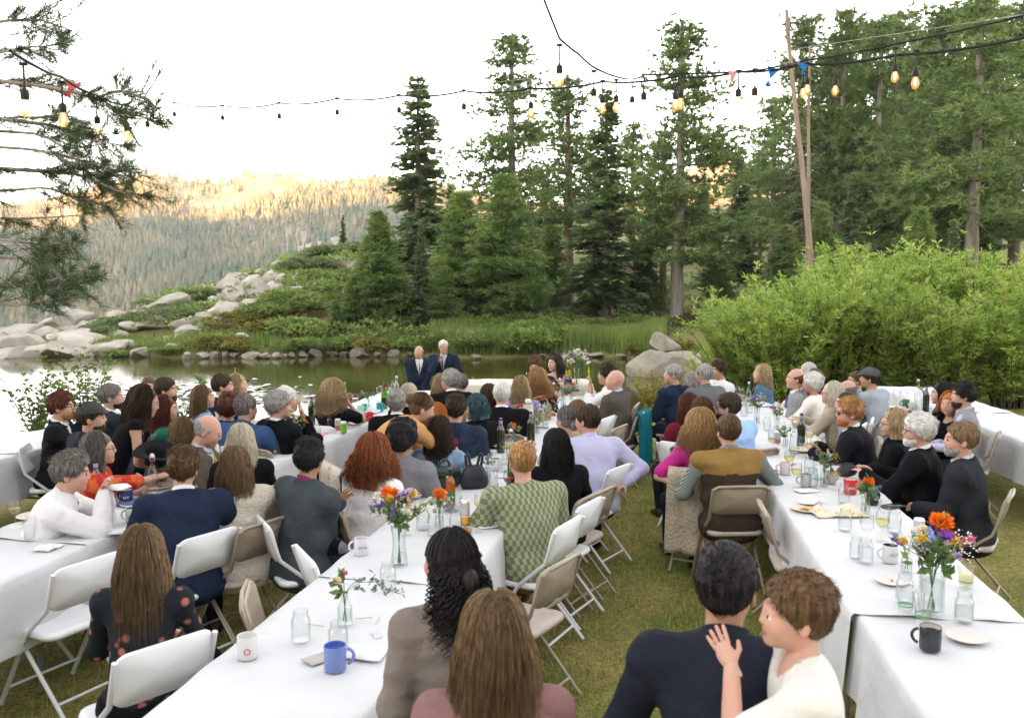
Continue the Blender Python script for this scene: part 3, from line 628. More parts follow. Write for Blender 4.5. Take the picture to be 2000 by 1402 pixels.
def put_willow(k, x, y, z, s, label, hz=1.0):
    e = empty('willow_bush', (x, y, z), R.uniform(0, 6.28)); e.scale = (s, s, s * hz); tag(e, label, 'shrub', 'willow thicket')
    obj('stems', WIL[k][0], e); obj('foliage', WIL[k][1], e)
for k, px, d, s, hz, lb in [(0, 1462, 17.6, .88, 1.0, 'leafy willow bush at the water end of the thicket'), (1, 1540, 17.0, .98, 1.08, 'leafy willow bush with pale upright shoots behind the man in grey suit'), (0, 1640, 17.4, .95, 1.02, 'tall leafy willow bush behind the grey cap'), (1, 1755, 17.0, .95, 1.02, 'willow bush with many thin stems beside the far table'), (0, 1860, 16.6, .92, .88, 'yellowing willow bush behind the dark haired woman'), (1, 1985, 16.4, .92, .88, 'willow bush closing the thicket past the last table'), (0, 2110, 16.8, 1.05, 1.0, 'willow bush at the outer end of the thicket'), (1, 1420, 18.8, .6, 1.0, 'low willow shoots hanging over the boulder'), (0, 1700, 20.0, 1.0, .9, 'willow bush in the second row of the thicket'), (1, 1500, 19.8, .95, .85, 'willow bush behind the water end of the thicket'), (0, 1900, 19.5, 1.0, .88, 'willow bush in the second row near its outer end')]:
    x = (px - 1000) / FPX * d; put_willow(k, x, d, float(lawn_h(x, d)) - .08, s, lb, hz)
broad_m = leafmat('broad_leaves', (.06, .12, .025), (.20, .28, .08), .4, .4, vscale=2)
yelb_m = leafmat('currant_leaves', (.18, .19, .03), (.42, .34, .05), .4, .5, vscale=3)
def leafy_plant(name, px, py, d, h, rad, nst, leaf, m, label, nl=9):
    x = (px - 1000) / FPX * d; z = float(lawn_h(x, d)); e = empty(name, (x, d, z)); tag(e, label, 'plant', 'plants on the near bank')
    r_ = np.random.RandomState(int(px)); mb = MB(); P_ = []; D_ = []
    for i in range(nst):
        a = r_.uniform(0, 6.28); rt = rad * math.sqrt(r_.rand()); hh = h * r_.uniform(.6, 1); s = np.linspace(0, 1, 6)
        pts = np.c_[np.cos(a) * rt * s ** 1.3, np.sin(a) * rt * s ** 1.3, hh * s]; mb.tube(pts, np.linspace(.009, .002, 6), 4, caps=False)
        for t in range(nl * 3):
            u = r_.uniform(.2, 1); q = np.array([np.interp(u, s, pts[:, c]) for c in range(3)]); aa = r_.uniform(0, 6.28)
            P_.append(q + r_.normal(0, .05, 3) * rad); D_.append([math.cos(aa), math.sin(aa), r_.uniform(-.1, 1.0)])
    p = np.array(P_); dd = unit(np.array(D_)); sd_ = unit(np.cross(dd, r_.normal(size=p.shape))); L = r_.uniform(.7, 1.3, len(p)) * leaf
    V, F = diamonds(p, dd, sd_, L, L * .27)
    obj('stems', mb.mesh('plant_stems', stem_m), e); obj('foliage', mesh_np('plant_leaves', V, F, [m], smooth=False), e)
leafy_plant('alder_bush', 155, 850, 12.2, 1.55, .55, 20, .085, broad_m, 'open leafy green bush at the water behind the bearded men', 10)
leafy_plant('alder_bush', 60, 850, 12.5, 1.4, .5, 18, .085, broad_m, 'open leafy green bush at the edge of the lawn')
leafy_plant('leafy_plant', 365, 830, 12.0, .95, .28, 9, .11, broad_m, 'broad leaved bank plant next to the man with floral tie')
leafy_plant('leafy_plant', 255, 830, 12.0, .75, .3, 8, .10, broad_m, 'short bank plant between the two seated bearded men')
leafy_plant('currant_bush', 1275, 800, 16.0, .85, .42, 26, .06, yelb_m, 'yellow green currant bush at the lawn edge beside the teal coat', 10)
mul_m = mat('mullein_flower', (.38, .40, .06), .9, .1, var=.35, vscale=40)
for px, ytop, d, lb in [(458, 718, 19.5, 'yellow mullein stalk behind the curly dark haired woman'), (671, 745, 17.5, 'yellow mullein stalk beside the curly blonde woman'), (924, 737, 15.5, 'yellow green mullein stalk behind the woman with blue hair'), (1150, 717, 15.0, 'yellow mullein stalk beside the bridal bouquet')]:
    x = (px - 1000) / FPX * d; z = float(lawn_h(x, d)); t = PD(px, ytop, d).z - z; m = MB(); n = 24; zz = np.linspace(0, t, n); m.tube(np.c_[.02 * np.sin(zz * 3), np.zeros(n), zz], np.where(zz > t * .35, .028 + .012 * np.sin(zz * 60), .010) * np.linspace(1.1, .6, n), 6)
    o = obj('mullein_stalk', m.mesh('mullein', mul_m), None, (x, d, z)); tag(o, lb, 'plant', 'mullein stalks on the near bank')
# ---- lawn grass blades where the camera sees bare turf
def lawn_pts(r_, n):
    y = 2.6 + 11.5 * r_.rand(n) ** 1.5; px = r_.uniform(0, 2000, n); x = (px - 1000) / FPX * y
    c1 = -1.02 + .2 * (y - 4.59); k = (x > c1 + .8) & (x < 1.86 + .14 * (y - 6.17) + .25); k |= (x < c1 + .05) & (x > -2.5 + .21 * (y - 4.8) - .1)
    k |= r_.rand(n) < .08
    return np.c_[x, y, lawn_h(x, y)][k]
turf_m = leafmat('grass_blades', (.13, .18, .035), (.42, .37, .14), .3, .6, vscale=.9, c3=(.42, .33, .16))
V, F = blades(100000, lawn_pts, 9, .018, .055, .0028, .9); tag(obj('grass', mesh_np('grass', V, F, [turf_m], smooth=False)), 'short green and dry grass blades of the lawn', 'grass', kind='stuff')
# ================================================================== PINE BOUGHS NEAR THE CAMERA
near_m = leafmat('near_pine_needles', (.03, .065, .03), (.11, .155, .06), .3, .5, vscale=2.0)
pt = empty('pine_tree', (-4.55, 6.0, 0)); tag(pt, 'near pine with long needled boughs reaching over the tables', 'tree')
m = MB(); m.tube([(0, 0, -.1), (.03, 0, 2), (-.02, 0, 4.5), (.03, 0, 7.5)], [.24, .21, .17, .1], 10); obj('trunk', m.mesh('near_pine_trunk', bark_grey), pt)
boughs = [([(-150, 150), (0, 158), (107, 172), (150, 182), (190, 192), (225, 210), (246, 238)], 1.4), ([(190, 192), (225, 178), (262, 184), (292, 198)], .6), ([(210, 205), (235, 228), (262, 232), (300, 232)], .6), ([(-150, 215), (20, 235), (107, 246), (140, 258), (182, 276), (240, 284)], 1.2), ([(-150, 320), (0, 330), (107, 336), (160, 342), (200, 360), (232, 374), (286, 384)], 1.6), ([(107, 300), (150, 312), (195, 326), (232, 334), (262, 352)], .8), ([(-120, 280), (60, 292), (107, 300), (150, 330), (210, 345)], 1.0), ([(-100, 250), (80, 262), (128, 290), (152, 318), (210, 320)], .9), ([(60, 232), (120, 225), (170, 250), (222, 262)], .8), ([(-120, 380), (20, 372), (90, 366), (150, 388), (206, 400)], 1.0), ([(-120, 420), (30, 428), (107, 424), (165, 420)], .9), ([(-120, 455), (20, 470), (90, 480), (140, 470)], .9), ([(-120, 500), (40, 505), (95, 500), (132, 492)], .9), ([(-120, 560), (30, 560), (100, 548), (172, 524)], 1.0), ([(60, 556), (110, 556), (168, 552)], .8), ([(-100, 590), (40, 596), (100, 585), (140, 580)], .8), ([(-100, 110), (20, 100), (70, 90), (120, 100)], .9), ([(-100, 60), (20, 40), (80, 40), (140, 60)], .9)]
r_ = np.random.RandomState(17); P_ = []; D_ = []
for bi, (pl, w) in enumerate(boughs):
    dep = 5.2 + r_.uniform(-.5, .6); pts = np.array([PD(x, y, dep + .15 * math.sin(i * 1.3 + bi))[:] for i, (x, y) in enumerate(pl)]) - np.array(pt.location)
    s = np.linspace(0, 1, len(pts)); ss = np.linspace(0, 1, 14); sm = np.c_[[np.interp(ss, s, pts[:, c]) for c in range(3)]].T
    mb = MB(); mb.tube(sm, np.linspace(.013, .003, 14) * (.4 + .5 * w), 5)
    for k in range(int(17 * w) + 4):
        u = r_.uniform(.12, 1) if k else 1.0; q = np.array([np.interp(u, ss, sm[:, c]) for c in range(3)]); dr = unit(sm[min(13, int(u * 13))] - sm[max(0, int(u * 13) - 2)] + r_.normal(0, .09, 3))
        l2 = r_.uniform(.05, .26) if k else .02; e_ = q + dr * l2; mb.tube([q, (q + e_) / 2 + r_.normal(0, .012, 3), e_], [.004, .003, .002], 3, caps=False)
        nn = 60; t = r_.uniform(.15, 1, nn)[:, None]; P_.append(q + (e_ - q) * t + r_.normal(0, .004, (nn, 3))); D_.append(unit(dr * .75 + r_.normal(0, .52, (nn, 3)) + np.array([0, 0, .08])))
    obj('bough', mb.mesh('pine_bough', bark_grey), pt)
p = np.concatenate(P_); d = np.concatenate(D_); L = r_.uniform(.06, .12, len(p)); V, F = spikes(p, d, unit(np.cross(d, r_.normal(size=p.shape))), L, np.full(len(p), .0019))
obj('needles', mesh_np('pine_needles', V, F, [near_m], smooth=False), pt)

# ---- air between the camera and the mountain
m = MB(); m.box((0, 355, 90), (2600, 1700, 230)); hz = m.mesh('haze', [], smooth=False)
hm = bpy.data.materials.new('haze_air'); hm.use_nodes = True; hn = hm.node_tree; hn.nodes.remove(hn.nodes['Principled BSDF'])
pv = hn.nodes.new('ShaderNodeVolumePrincipled'); pv.inputs['Color'].default_value = (.86, .93, 1, 1); pv.inputs['Density'].default_value = .00024; pv.inputs['Anisotropy'].default_value = .0
hn.links.new(pv.outputs[0], hn.nodes['Material Output'].inputs['Volume']); hz.materials.append(hm)
tag(obj('haze', hz), 'thin evening haze over the valley', 'haze', kind='stuff')
# ================================================================== BODY TOOLS (distance fields -> one continuous surface)
class Field:
    def __init__(s, lo, hi, h):
        s.h = h; s.lo = np.asarray(lo, float) - 2 * h; n = np.ceil((np.asarray(hi, float) + 2 * h - s.lo) / h).astype(int) + 1
        s.ax = [s.lo[i] + h * np.arange(n[i]) for i in range(3)]; s.D = np.full(n, .25)
    def sl(s, lo, hi):
        r = []
        for i in range(3):
            a = int(np.clip(np.floor((lo[i] - s.lo[i]) / s.h), 0, len(s.ax[i]))); b = int(np.clip(np.ceil((hi[i] - s.lo[i]) / s.h) + 1, 0, len(s.ax[i]))); r.append(slice(a, max(a, b)))
        return tuple(r)
    def pts(s, sl):
        return np.stack(np.meshgrid(s.ax[0][sl[0]], s.ax[1][sl[1]], s.ax[2][sl[2]], indexing='ij'), -1)
    def put(s, sl, d, k):
        a = s.D[sl]
        if k > 0:
            hh = np.maximum(k - np.abs(a - d), 0) / k; s.D[sl] = np.minimum(a, d) - hh * hh * k * .25
        else: s.D[sl] = np.minimum(a, d)
    def cone(s, a, b, r1, r2, k=.02):
        a = np.asarray(a, float); b = np.asarray(b, float); pad = max(r1, r2) + k + 3 * s.h; sl = s.sl(np.minimum(a, b) - pad, np.maximum(a, b) + pad); p = s.pts(sl)
        if p.size == 0: return s
        ab = b - a; t = np.clip(((p - a) @ ab) / (ab @ ab + 1e-9), 0, 1); s.put(sl, np.linalg.norm(p - a - t[..., None] * ab, axis=-1) - (r1 + (r2 - r1) * t), k); return s
    def ell(s, c, r, M=None, k=.03):
        c = np.asarray(c, float); r = np.asarray(r, float); pad = r.max() + k + 3 * s.h; sl = s.sl(c - pad, c + pad); p = s.pts(sl) - c
        if p.size == 0: return s
        if M is not None: p = p @ M
        q = p / r; k0 = np.linalg.norm(q, axis=-1); k1 = np.linalg.norm(q / r, axis=-1) + 1e-9; s.put(sl, k0 * (k0 - 1) / k1, k); return s
    def mesh(s):
        return surfnets(s.D, s.lo, s.h)
_CO = np.array([[i, j, k] for i in (0, 1) for j in (0, 1) for k in (0, 1)])
_ED = [(a, b) for a in range(8) for b in range(a + 1, 8) if np.abs(_CO[a] - _CO[b]).sum() == 1]
def surfnets(D, lo, h):
    D = D.copy(); D[0] = D[-1] = .1; D[:, 0] = D[:, -1] = .1; D[:, :, 0] = D[:, :, -1] = .1
    s = D < 0; n = np.array(D.shape) - 1
    cnt = np.zeros(n, np.int8)
    for o in _CO: cnt += s[o[0]:o[0] + n[0], o[1]:o[1] + n[1], o[2]:o[2] + n[2]]
    mk = (cnt > 0) & (cnt < 8); idx = np.full(n, -1, np.int64); cells = np.argwhere(mk); idx[mk] = np.arange(len(cells))
    vals = [D[tuple((cells + o).T)] for o in _CO]; acc = np.zeros((len(cells), 3)); c = np.zeros(len(cells))
    for a, b in _ED:
        d1, d2 = vals[a], vals[b]; m = (d1 < 0) != (d2 < 0); t = np.where(m, d1 / np.where(m, d1 - d2, 1), 0)
        acc += np.where(m[:, None], _CO[a] + t[:, None] * (_CO[b] - _CO[a]), 0); c += m
    V = lo + h * (cells + acc / np.maximum(c, 1)[:, None]); Fs = []
    for ax in range(3):
        o1, o2 = [(1, 2), (2, 0), (0, 1)][ax]; A = [slice(1, -1)] * 3; B = [slice(1, -1)] * 3; A[ax] = slice(0, -1); B[ax] = slice(1, None)
        sa = s[tuple(A)]; sb = s[tuple(B)]; e = np.argwhere(sa != sb)
        if not len(e): continue
        fl = sa[tuple(e.T)]; base = e + 1; base[:, ax] -= 1; q = []
        for (u, v) in ((-1, -1), (0, -1), (0, 0), (-1, 0)):
            w = base.copy(); w[:, o1] += u; w[:, o2] += v; q.append(idx[tuple(w.T)])
        q = np.stack(q, -1); q = np.where(fl[:, None], q, q[:, ::-1]); Fs.append(q)
    F = np.concatenate(Fs) if Fs else np.zeros((0, 4), int); F = F[(F >= 0).all(1)]
    return V, F
def rotz(a): c, s = math.cos(a), math.sin(a); return np.array([[c, -s, 0], [s, c, 0], [0, 0, 1.]])
def rotx(a): c, s = math.cos(a), math.sin(a); return np.array([[1, 0, 0], [0, c, -s], [0, s, c.real]])
def roty(a): c, s = math.cos(a), math.sin(a); return np.array([[c, 0, s], [0, 1, 0], [-s, 0, c]])
rad = math.radians
# ---------------------------------------------------------------- heads (face +y, origin between the ears)
def make_head(h, female=0.0, old=0.0, child=0.0):
    f = Field((-.1, -.125, -.165), (.1, .135, .13), h)
    f.ell((0, -.014, .024), (.074, .095, .092), k=0)                 # skull
    f.ell((0, .03, -.015), (.062, .066, .075), k=.03)                # face
    jw = .050 - .006 * female
    f.ell((0, .034, -.062), (jw, .055, .047), k=.03)                 # jaw
    f.ell((0, .075, -.092 + .008 * child), (.02 - .004 * female, .016, .015), k=.03)   # chin
    for s in (-1, 1):
        f.ell((s * .036, .063, -.03), (.02, .018, .02), k=.03)       # cheek
        f.cone((s * .012, .086, .022), (s * .046, .072, .02), .008, .006, k=.015)   # brow
        f.ell((s * .077, -.012, -.012), (.008, .019, .030), rotz(s * .35), k=.008)  # ear
        f.ell((s * .079, -.012, -.034), (.006, .010, .010), k=.008)
        f.ell((s * .032, .0775, .002), (.0135, .0115, .0095), k=.004)   # eyeball bulge
    f.cone((0, .092, .012), (0, .108 - .007 * child, -.022), .0065, .0098 - .0016 * female, k=.012)  # nose
    for s in (-1, 1): f.ell((s * .010, .095, -.026), (.0075, .008, .0065), k=.008)
    f.ell((0, .0885, -.054), (.022, .009, .005), k=.008); f.ell((0, .0875, -.063), (.019, .009, .0055), k=.008)   # lips
    f.cone((0, -.02, -.06), (0, -.03, -.16), .052 - .008 * female - .01 * child, .055 - .01 * female - .012 * child, k=.03)  # neck
    p = f.pts((slice(None),) * 3); f.D += .0012 * sines(p, 5, 60)
    V, F = f.mesh(); C = V[F].mean(1); x, y, z = np.abs(C[:, 0]), C[:, 1], C[:, 2]; mi = np.zeros(len(F), int)
    mi[(y > .075) & (x < .026) & (z > -.0685) & (z < -.050)] = 1                    # lips
    mi[(y > .07) & (x > .023) & (x < .043) & (np.abs(z - .001) < .0043)] = 2           # eyes
    mi[(y > .07) & (np.abs(x - .032) < .0065) & (np.abs(z - .001) < .0055)] = 3
    mi[(y > .06) & (x > .012) & (x < .052) & (np.abs(z - .0235 - .004 * (1 - np.abs(x - .03) / .02)) < .0042)] = 4  # brow hair
    if child: mi[mi == 4] = 0
    if child: V = V * np.array([.95, .94, .93])
    return V, F, mi
HEADS = {}
def head(kind, h):
    key = (kind, h)
    if key not in HEADS: HEADS[key] = make_head(h, 1.0 if kind == 'f' else 0, 0, 1.0 if kind == 'c' else 0)
    return HEADS[key]
# ---------------------------------------------------------------- hands (wrist at origin, fingers +y, palm -z, thumb +x)
def make_hand(curl, spread, h=.0055):
    f = Field((-.07, -.05, -.09), (.085, .22, .04), h)
    f.cone((0, -.04, 0), (0, .01, 0), .024, .024, k=.01); f.ell((0, .045, 0), (.038, .05, .015), k=.02)
    for i, (x, l, r) in enumerate(((.029, .072, .0088), (.010, .080, .009), (-.010, .074, .0086), (-.028, .058, .0078))):
        a0 = np.array([x, .082, 0]); an = (x * spread * 6); pr = a0; ang = curl * .35
        for sgl in (.45, .31, .24):
            dv = np.array([math.sin(an) * math.cos(ang), math.cos(an) * math.cos(ang), -math.sin(ang)]); nx = pr + dv * l * sgl; f.cone(pr, nx, r, r * .93, k=.006); pr = nx; ang += curl * .62; r *= .93
    t0 = np.array([.026, .02, -.006]); t1 = t0 + np.array([.03, .026, -.012]); t2 = t1 + np.array([.010, .030, -.008 - .012 * curl]); f.cone(t0, t1, .013, .0105, k=.012); f.cone(t1, t2, .0105, .0085, k=.006)
    return f.mesh()
HANDS = {}
def hand(kind, h):
    if (kind, h) not in HEADS: HEADS[kind, h] = make_hand(*{'relax': (.45, .5), 'grip': (1.25, .2), 'flat': (.12, .9)}[kind], h)
    return HEADS[kind, h]
# ---------------------------------------------------------------- hair
def strands(m, n, L, seed, r0, wav, curl, amax, out=.010, width=.007, z0=.118, bulge=0.0, yoff=-.028, ymaxcut=.04, taper=.9):
    r_ = np.random.RandomState(seed)
    for i in range(n):
        a = r_.uniform(-amax, amax); sgn = a; az = -math.pi / 2 + a          # azimuth around the back
        k1 = 7; th = np.linspace(.12, 1.45, k1); rr = np.array([.079 + out * r_.uniform(.4, 1.3)] * k1)
        c = np.array([0, -.014, .024]); ell = np.array([1.0, 1.25, 1.2])
        pts = [c + np.array([math.cos(az) * math.sin(t), math.sin(az) * math.sin(t), math.cos(t)]) * ell * (rr[0]) for t in th]
        ll = L * r_.uniform(.72, 1.05) * (1 - .18 * abs(a) / amax); m2 = max(5, int(ll / (.028 if curl < 2 else .009))); ph = r_.uniform(0, 6.28); fr = r_.uniform(.8, 1.25) * (165 if curl == 2 else 90 if curl else 24)
        base = pts[-1]; R0 = r0 * (r_.uniform(.9, 1.22) if curl else r_.uniform(.93, 1.1))
        for s in np.linspace(.06, 1, m2):
            z = base[2] - s * ll; e = min(1, s * 3); w = wav * min(1, s * 4)
            x = (base[0] * (1 - e) + math.cos(az) * R0 * e) * (1 + bulge * s); y = (base[1] * (1 - e) + (math.sin(az) * R0 * (1 + bulge * s * .6) + yoff) * e)
            x += w * math.cos(z * fr + ph); y += w * math.sin(z * fr + ph) * (1.0 if curl else .5)
            pts.append(np.array([x, min(y, ymaxcut), z]))
        pts = np.array(pts); wd = width * r_.uniform(.7, 1.3) * np.concatenate([np.linspace(.5, 1, k1), np.linspace(1, 1 - taper, len(pts) - k1)])
        m.tube(pts, wd, 3, caps=False, flat=.7)
def make_hair(style, h, seed=1):
    near = style.endswith('_n'); style = style.replace('_n', ''); NS, NW = (1.7, .6) if near else (1, 1)
    f = Field((-.17, -.21, -.50), (.17, .14, .17), h); p = f.pts((slice(None),) * 3); x, y, z = p[..., 0], p[..., 1], p[..., 2]
    def skull(t, dy=0): q = (p - np.array([0, -.014 + dy, .024])); r = np.array([.074, .095, .092]) + t; k0 = np.linalg.norm(q / r, axis=-1); return k0 * (k0 - 1) / (np.linalg.norm(q / r / r, axis=-1) + 1e-9)
    az = np.arctan2(x, -(y + .01)); nz = lambda fr, amp, vs=.25: amp * sines(np.stack([x * fr, y * fr, z * fr * vs], -1), seed, 1.0, 6)
    cut = lambda a=.94, b=-.02: (a * y + b - z) / math.hypot(a, 1)
    def tube(rx, ry, th, zt, zb, ymax, cy=-.028, flare=0.0):
        s = np.clip((zt - z) / max(.01, zt - zb), 0, 1); k = np.hypot(x / (rx * (1 + flare * s)), (y - cy) / (ry * (1 + flare * s))); d = np.abs(k - 1) * min(rx, ry) - th * (.55 + .45 * np.clip(s * 4, 0, 1)) * (1 - .45 * s ** 2)
        return np.maximum(np.maximum(d, np.maximum(z - zt, zb - z)), y - ymax)
    def smin(a, b, k): hh = np.maximum(k - np.abs(a - b), 0) / k; return np.minimum(a, b) - hh * hh * k / 4
    extra = None
    if style == 'short': D = np.maximum(skull(.010) - .010 * np.clip(z / .09, 0, 1) + nz(75, .0035, .6), cut())
    elif style == 'quiff': D = np.maximum(skull(.010) - .026 * np.clip(z / .1, 0, 1) * np.clip((y + .09) / .1, .4, 1) + nz(60, .006, .6), cut(.98, -.026))
    elif style == 'buzz': D = np.maximum(skull(.004) + nz(90, .0012, .6), cut(.98, -.022))
    elif style == 'fringe':   # bald on top
        D = np.maximum(np.maximum(skull(.010) + nz(70, .003, .6), cut(1.0, -.022)), (z - .035 - .25 * (-.02 - y)))
    elif style == 'curlytop': D = np.maximum(skull(.030) + nz(95, .012, 1.0) - .012 * np.clip(z / .09, 0, 1), cut(.96, -.022))
    elif style == 'white': D = np.maximum(skull(.020) - .008 * np.clip(z / .09, 0, 1) + nz(60, .007, .6), cut(.9, -.03))
    else:
        cap = np.maximum(skull(.008) + nz(60, .002, .15), cut(1.05, -.022))
        if style == 'long': D = smin(cap, tube(.072, .080, .011, .05, -.29, .026, flare=.25) + nz(85, .004, .12), .03)
        elif style == 'straight': D = smin(cap, tube(.072, .080, .011, .05, -.41, .026, flare=.3) + nz(95, .004, .07), .03)
        elif style == 'bob': D = smin(cap, tube(.072, .080, .012, .05, -.12, .034, flare=.2) + nz(70, .004, .2), .03)
        elif style == 'wavy': D = smin(cap, tube(.076, .082, .016, .06, -.22, .026, flare=.35) + nz(60, .008, .5), .04)
        elif style == 'curly': D = smin(np.maximum(skull(.026) + nz(60, .008, .5), cut(1.05, -.026)), tube(.080, .086, .02, .07, -.21, .026, flare=.4) + nz(70, .01, .9), .05)
        elif style == 'puff': D = np.maximum(skull(.034) + nz(62, .013, .8), cut(1.0, -.05))
        elif style == 'bun': D = smin(np.maximum(skull(.012) + nz(60, .003, .5), cut(1.05, -.022)), np.linalg.norm((p - np.array([0, -.12, .045])) / np.array([1, .85, 1]), axis=-1) - .045 + nz(80, .006, .8), .015)
        elif style in ('lowbun', 'ringlet'): D = smin(np.maximum(skull(.012) + nz(60, .003, .5), cut(1.05, -.022)), np.linalg.norm((p - np.array([0, -.118, -.035])) / np.array([1, .9, 1.1]), axis=-1) - .042 + nz(80, .006, .8), .015)
        elif style == 'bald': D = np.full(x.shape, .1)
    f.D = D; V, F = f.mesh(); m = MB(); 
    if len(V): m.add(V, F)
    if style == 'long': strands(m, int(430 * NS), .32, seed, .100, .006, False, 2.2, bulge=.25, width=.0034 * NW, out=.014, yoff=-.03)
    elif style == 'straight': strands(m, int(520 * NS), .44, seed, .101, .003, False, 2.25, bulge=.3, width=.0031 * NW, out=.014, yoff=-.03)
    elif style == 'wavy': strands(m, int(430 * NS), .25, seed, .110, .013, False, 2.2, bulge=.35, width=.0042 * NW, out=.018)
    elif style == 'curly': strands(m, int(560 * NS), .28, seed, .122, .021, True, 2.3, bulge=.42, width=.0052 * NW, out=.034)
    elif style == 'ringlet': strands(m, 170, .02, seed, .09, .003, False, 2.0, width=.003); strands(m, 230, .36, seed + 1, .082, .0105, 2, 1.75, bulge=.5, width=.0046, out=.006, yoff=-.05)
    elif style == 'bob': strands(m, int(400 * NS), .14, seed, .100, .004, False, 2.3, bulge=.18, width=.0033 * NW, out=.014)
    elif style in ('bun', 'lowbun'): strands(m, int(200 * NS), .02, seed, .09, .003, False, 2.0, width=.003 * NW)
    elif style in ('short', 'quiff', 'white', 'curlytop', 'puff'):
        r_ = np.random.RandomState(seed + 3); nn = {'short': 1900, 'quiff': 1900, 'white': 1700, 'curlytop': 1500, 'puff': 1500}[style] * (2 if near else 1); cu = style in ('curlytop', 'puff')
        sel = V[r_.randint(0, len(V), nn)]; sel = sel[(sel[:, 2] > 1.0 * sel[:, 1] - .04)]
        nrm = unit(sel - np.array([0, -.014, .01])); fl = unit(np.cross(np.cross(nrm, np.c_[np.zeros(len(sel)), -np.ones(len(sel)), .3 - 2 * np.ones(len(sel)) * (sel[:, 2] < .05)]), nrm) + r_.normal(0, .2, sel.shape))
        for q, nn_, fl_ in zip(sel, nrm, fl):
            l = r_.uniform(.014, .028) if style == 'short' else r_.uniform(.02, .04); u = np.linspace(0, 1, 4)[:, None]; c_ = (np.sin(u * 7 + r_.uniform(0, 6)) * .007 * np.cross(nn_, fl_)) if cu else 0
            m.tube(q - nn_ * .003 + fl_ * u * l + nn_ * ((.002 if style == 'short' else .0035) * np.sin(u * 2.8)) + c_, np.array([.0012, .0019, .0015, .0004]) * (.62 if near else 1), 3, caps=False)
    return m
HAIR = {}
def put_hair(style, colname, parent, name='hair'):
    if style not in HAIR: HAIR[style] = make_hair(style, .0075, len(HAIR) + 2).mesh('hair_' + style, [hairmat('brown')])
    o = obj(name, HAIR[style], parent); o.material_slots[0].link = 'OBJECT'; o.material_slots[0].material = hairmat(colname); return o
HCOL = dict(black=((.008, .007, .008), (.035, .032, .034)), dark=((.018, .012, .008), (.075, .05, .032)), brown=((.045, .025, .013), (.16, .095, .05)), lbrown=((.09, .055, .028), (.27, .18, .1)), blonde=((.23, .155, .075), (.52, .40, .23)), whiteblonde=((.42, .37, .27), (.75, .69, .55)), grey=((.16, .15, .14), (.46, .44, .41)), dgrey=((.055, .05, .047), (.24, .22, .2)), white=((.48, .47, .44), (.82, .81, .77)), red=((.13, .035, .014), (.34, .12, .05)), orange=((.28, .075, .016), (.58, .22, .06)), ginger=((.22, .10, .035), (.50, .28, .12)), auburn=((.05, .016, .012), (.16, .055, .035)), strawberry=((.22, .12, .045), (.52, .33, .15)), bluetip=((.014, .014, .015), (.07, .16, .19)))
def hairmat(c):
    a, b = HCOL[c]; return mat('hair_' + c, a, .58, .14, vscale=26, stretch=(4, 4, .5), col2=b, detail=4, bump=.25, bscale=60)
# ---------------------------------------------------------------- cloth and skin materials
def skinmat(tone):
    c = dict(fair=(.52, .345, .262), pink=(.54, .335, .265), tan=(.42, .265, .185), olive=(.40, .235, .15), brown=(.26, .14, .085))[tone]
    return mat('skin_' + tone, c, .58, .25, vscale=22, col2=tuple(min(1, v * k) for v, k in zip(c, (1.1, .93, .88))), sss=.0)
lipm = mat('lips', (.42, .15, .13), .4, .4); eyew = mat('eye_white', (.72, .70, .67), .25, .5); eyed = mat('eye_dark', (.03, .02, .015), .15, .6)
def cloth(name, c, var=.14, rough=.9, sheen=.0, bump=.6, bscale=19, vs=6): return mat('cloth_' + name, c, rough, .08, var=var, vscale=vs, bump=bump, bscale=bscale, sheen=sheen)
def pattern(name, kind, c1, c2, sc):
    key = 'cloth_' + name
    if key in MATS: return MATS[key]
    m = bpy.data.materials.new(key); m.use_nodes = True; MATS[key] = m; nt = m.node_tree; b = nt.nodes['Principled BSDF']; N = nt.nodes.new; L = nt.links.new
    b.inputs['Roughness'].default_value = .85; b.inputs['Specular IOR Level'].default_value = .15
    tc = N('ShaderNodeTexCoord'); mp = N('ShaderNodeMapping'); mp.inputs['Scale'].default_value = (sc, sc, sc * (.55 if kind == 'brick' else 1)); L(tc.outputs['Object'], mp.inputs[0])
    if kind in ('check', 'brick'):
        sx = N('ShaderNodeSeparateXYZ'); L(mp.outputs[0], sx.inputs[0]); out = None
        ch = N('ShaderNodeTexChecker'); ch.inputs['Scale'].default_value = 1.0; ch.inputs['Color1'].default_value = (*c1, 1); ch.inputs['Color2'].default_value = (*c2, 1); cb = N('ShaderNodeCombineXYZ')
        ad = N('ShaderNodeMath'); ad.inputs[1].default_value = .0; L(sx.outputs[0], ad.inputs[0]); L(ad.outputs[0], cb.inputs[0]); L(sx.outputs[2], cb.inputs[2]); cb.inputs[1].default_value = .5; L(cb.outputs[0], ch.inputs['Vector'])
        L(ch.outputs['Color'], b.inputs['Base Color'])
    else:
        vo = N('ShaderNodeTexVoronoi' if kind == 'floral' else 'ShaderNodeTexNoise'); vo.inputs['Scale'].default_value = 1.0; L(mp.outputs[0], vo.inputs['Vector']); rp = N('ShaderNodeValToRGB')
        L(vo.outputs['Distance' if kind == 'floral' else 'Fac'], rp.inputs[0]); e = rp.color_ramp.elements; e[0].color = (*c2, 1); e[1].color = (*c1, 1); e[0].position, e[1].position = ((.2, .34) if kind == 'floral' else (.42, .58)); L(rp.outputs[0], b.inputs['Base Color'])
    return m
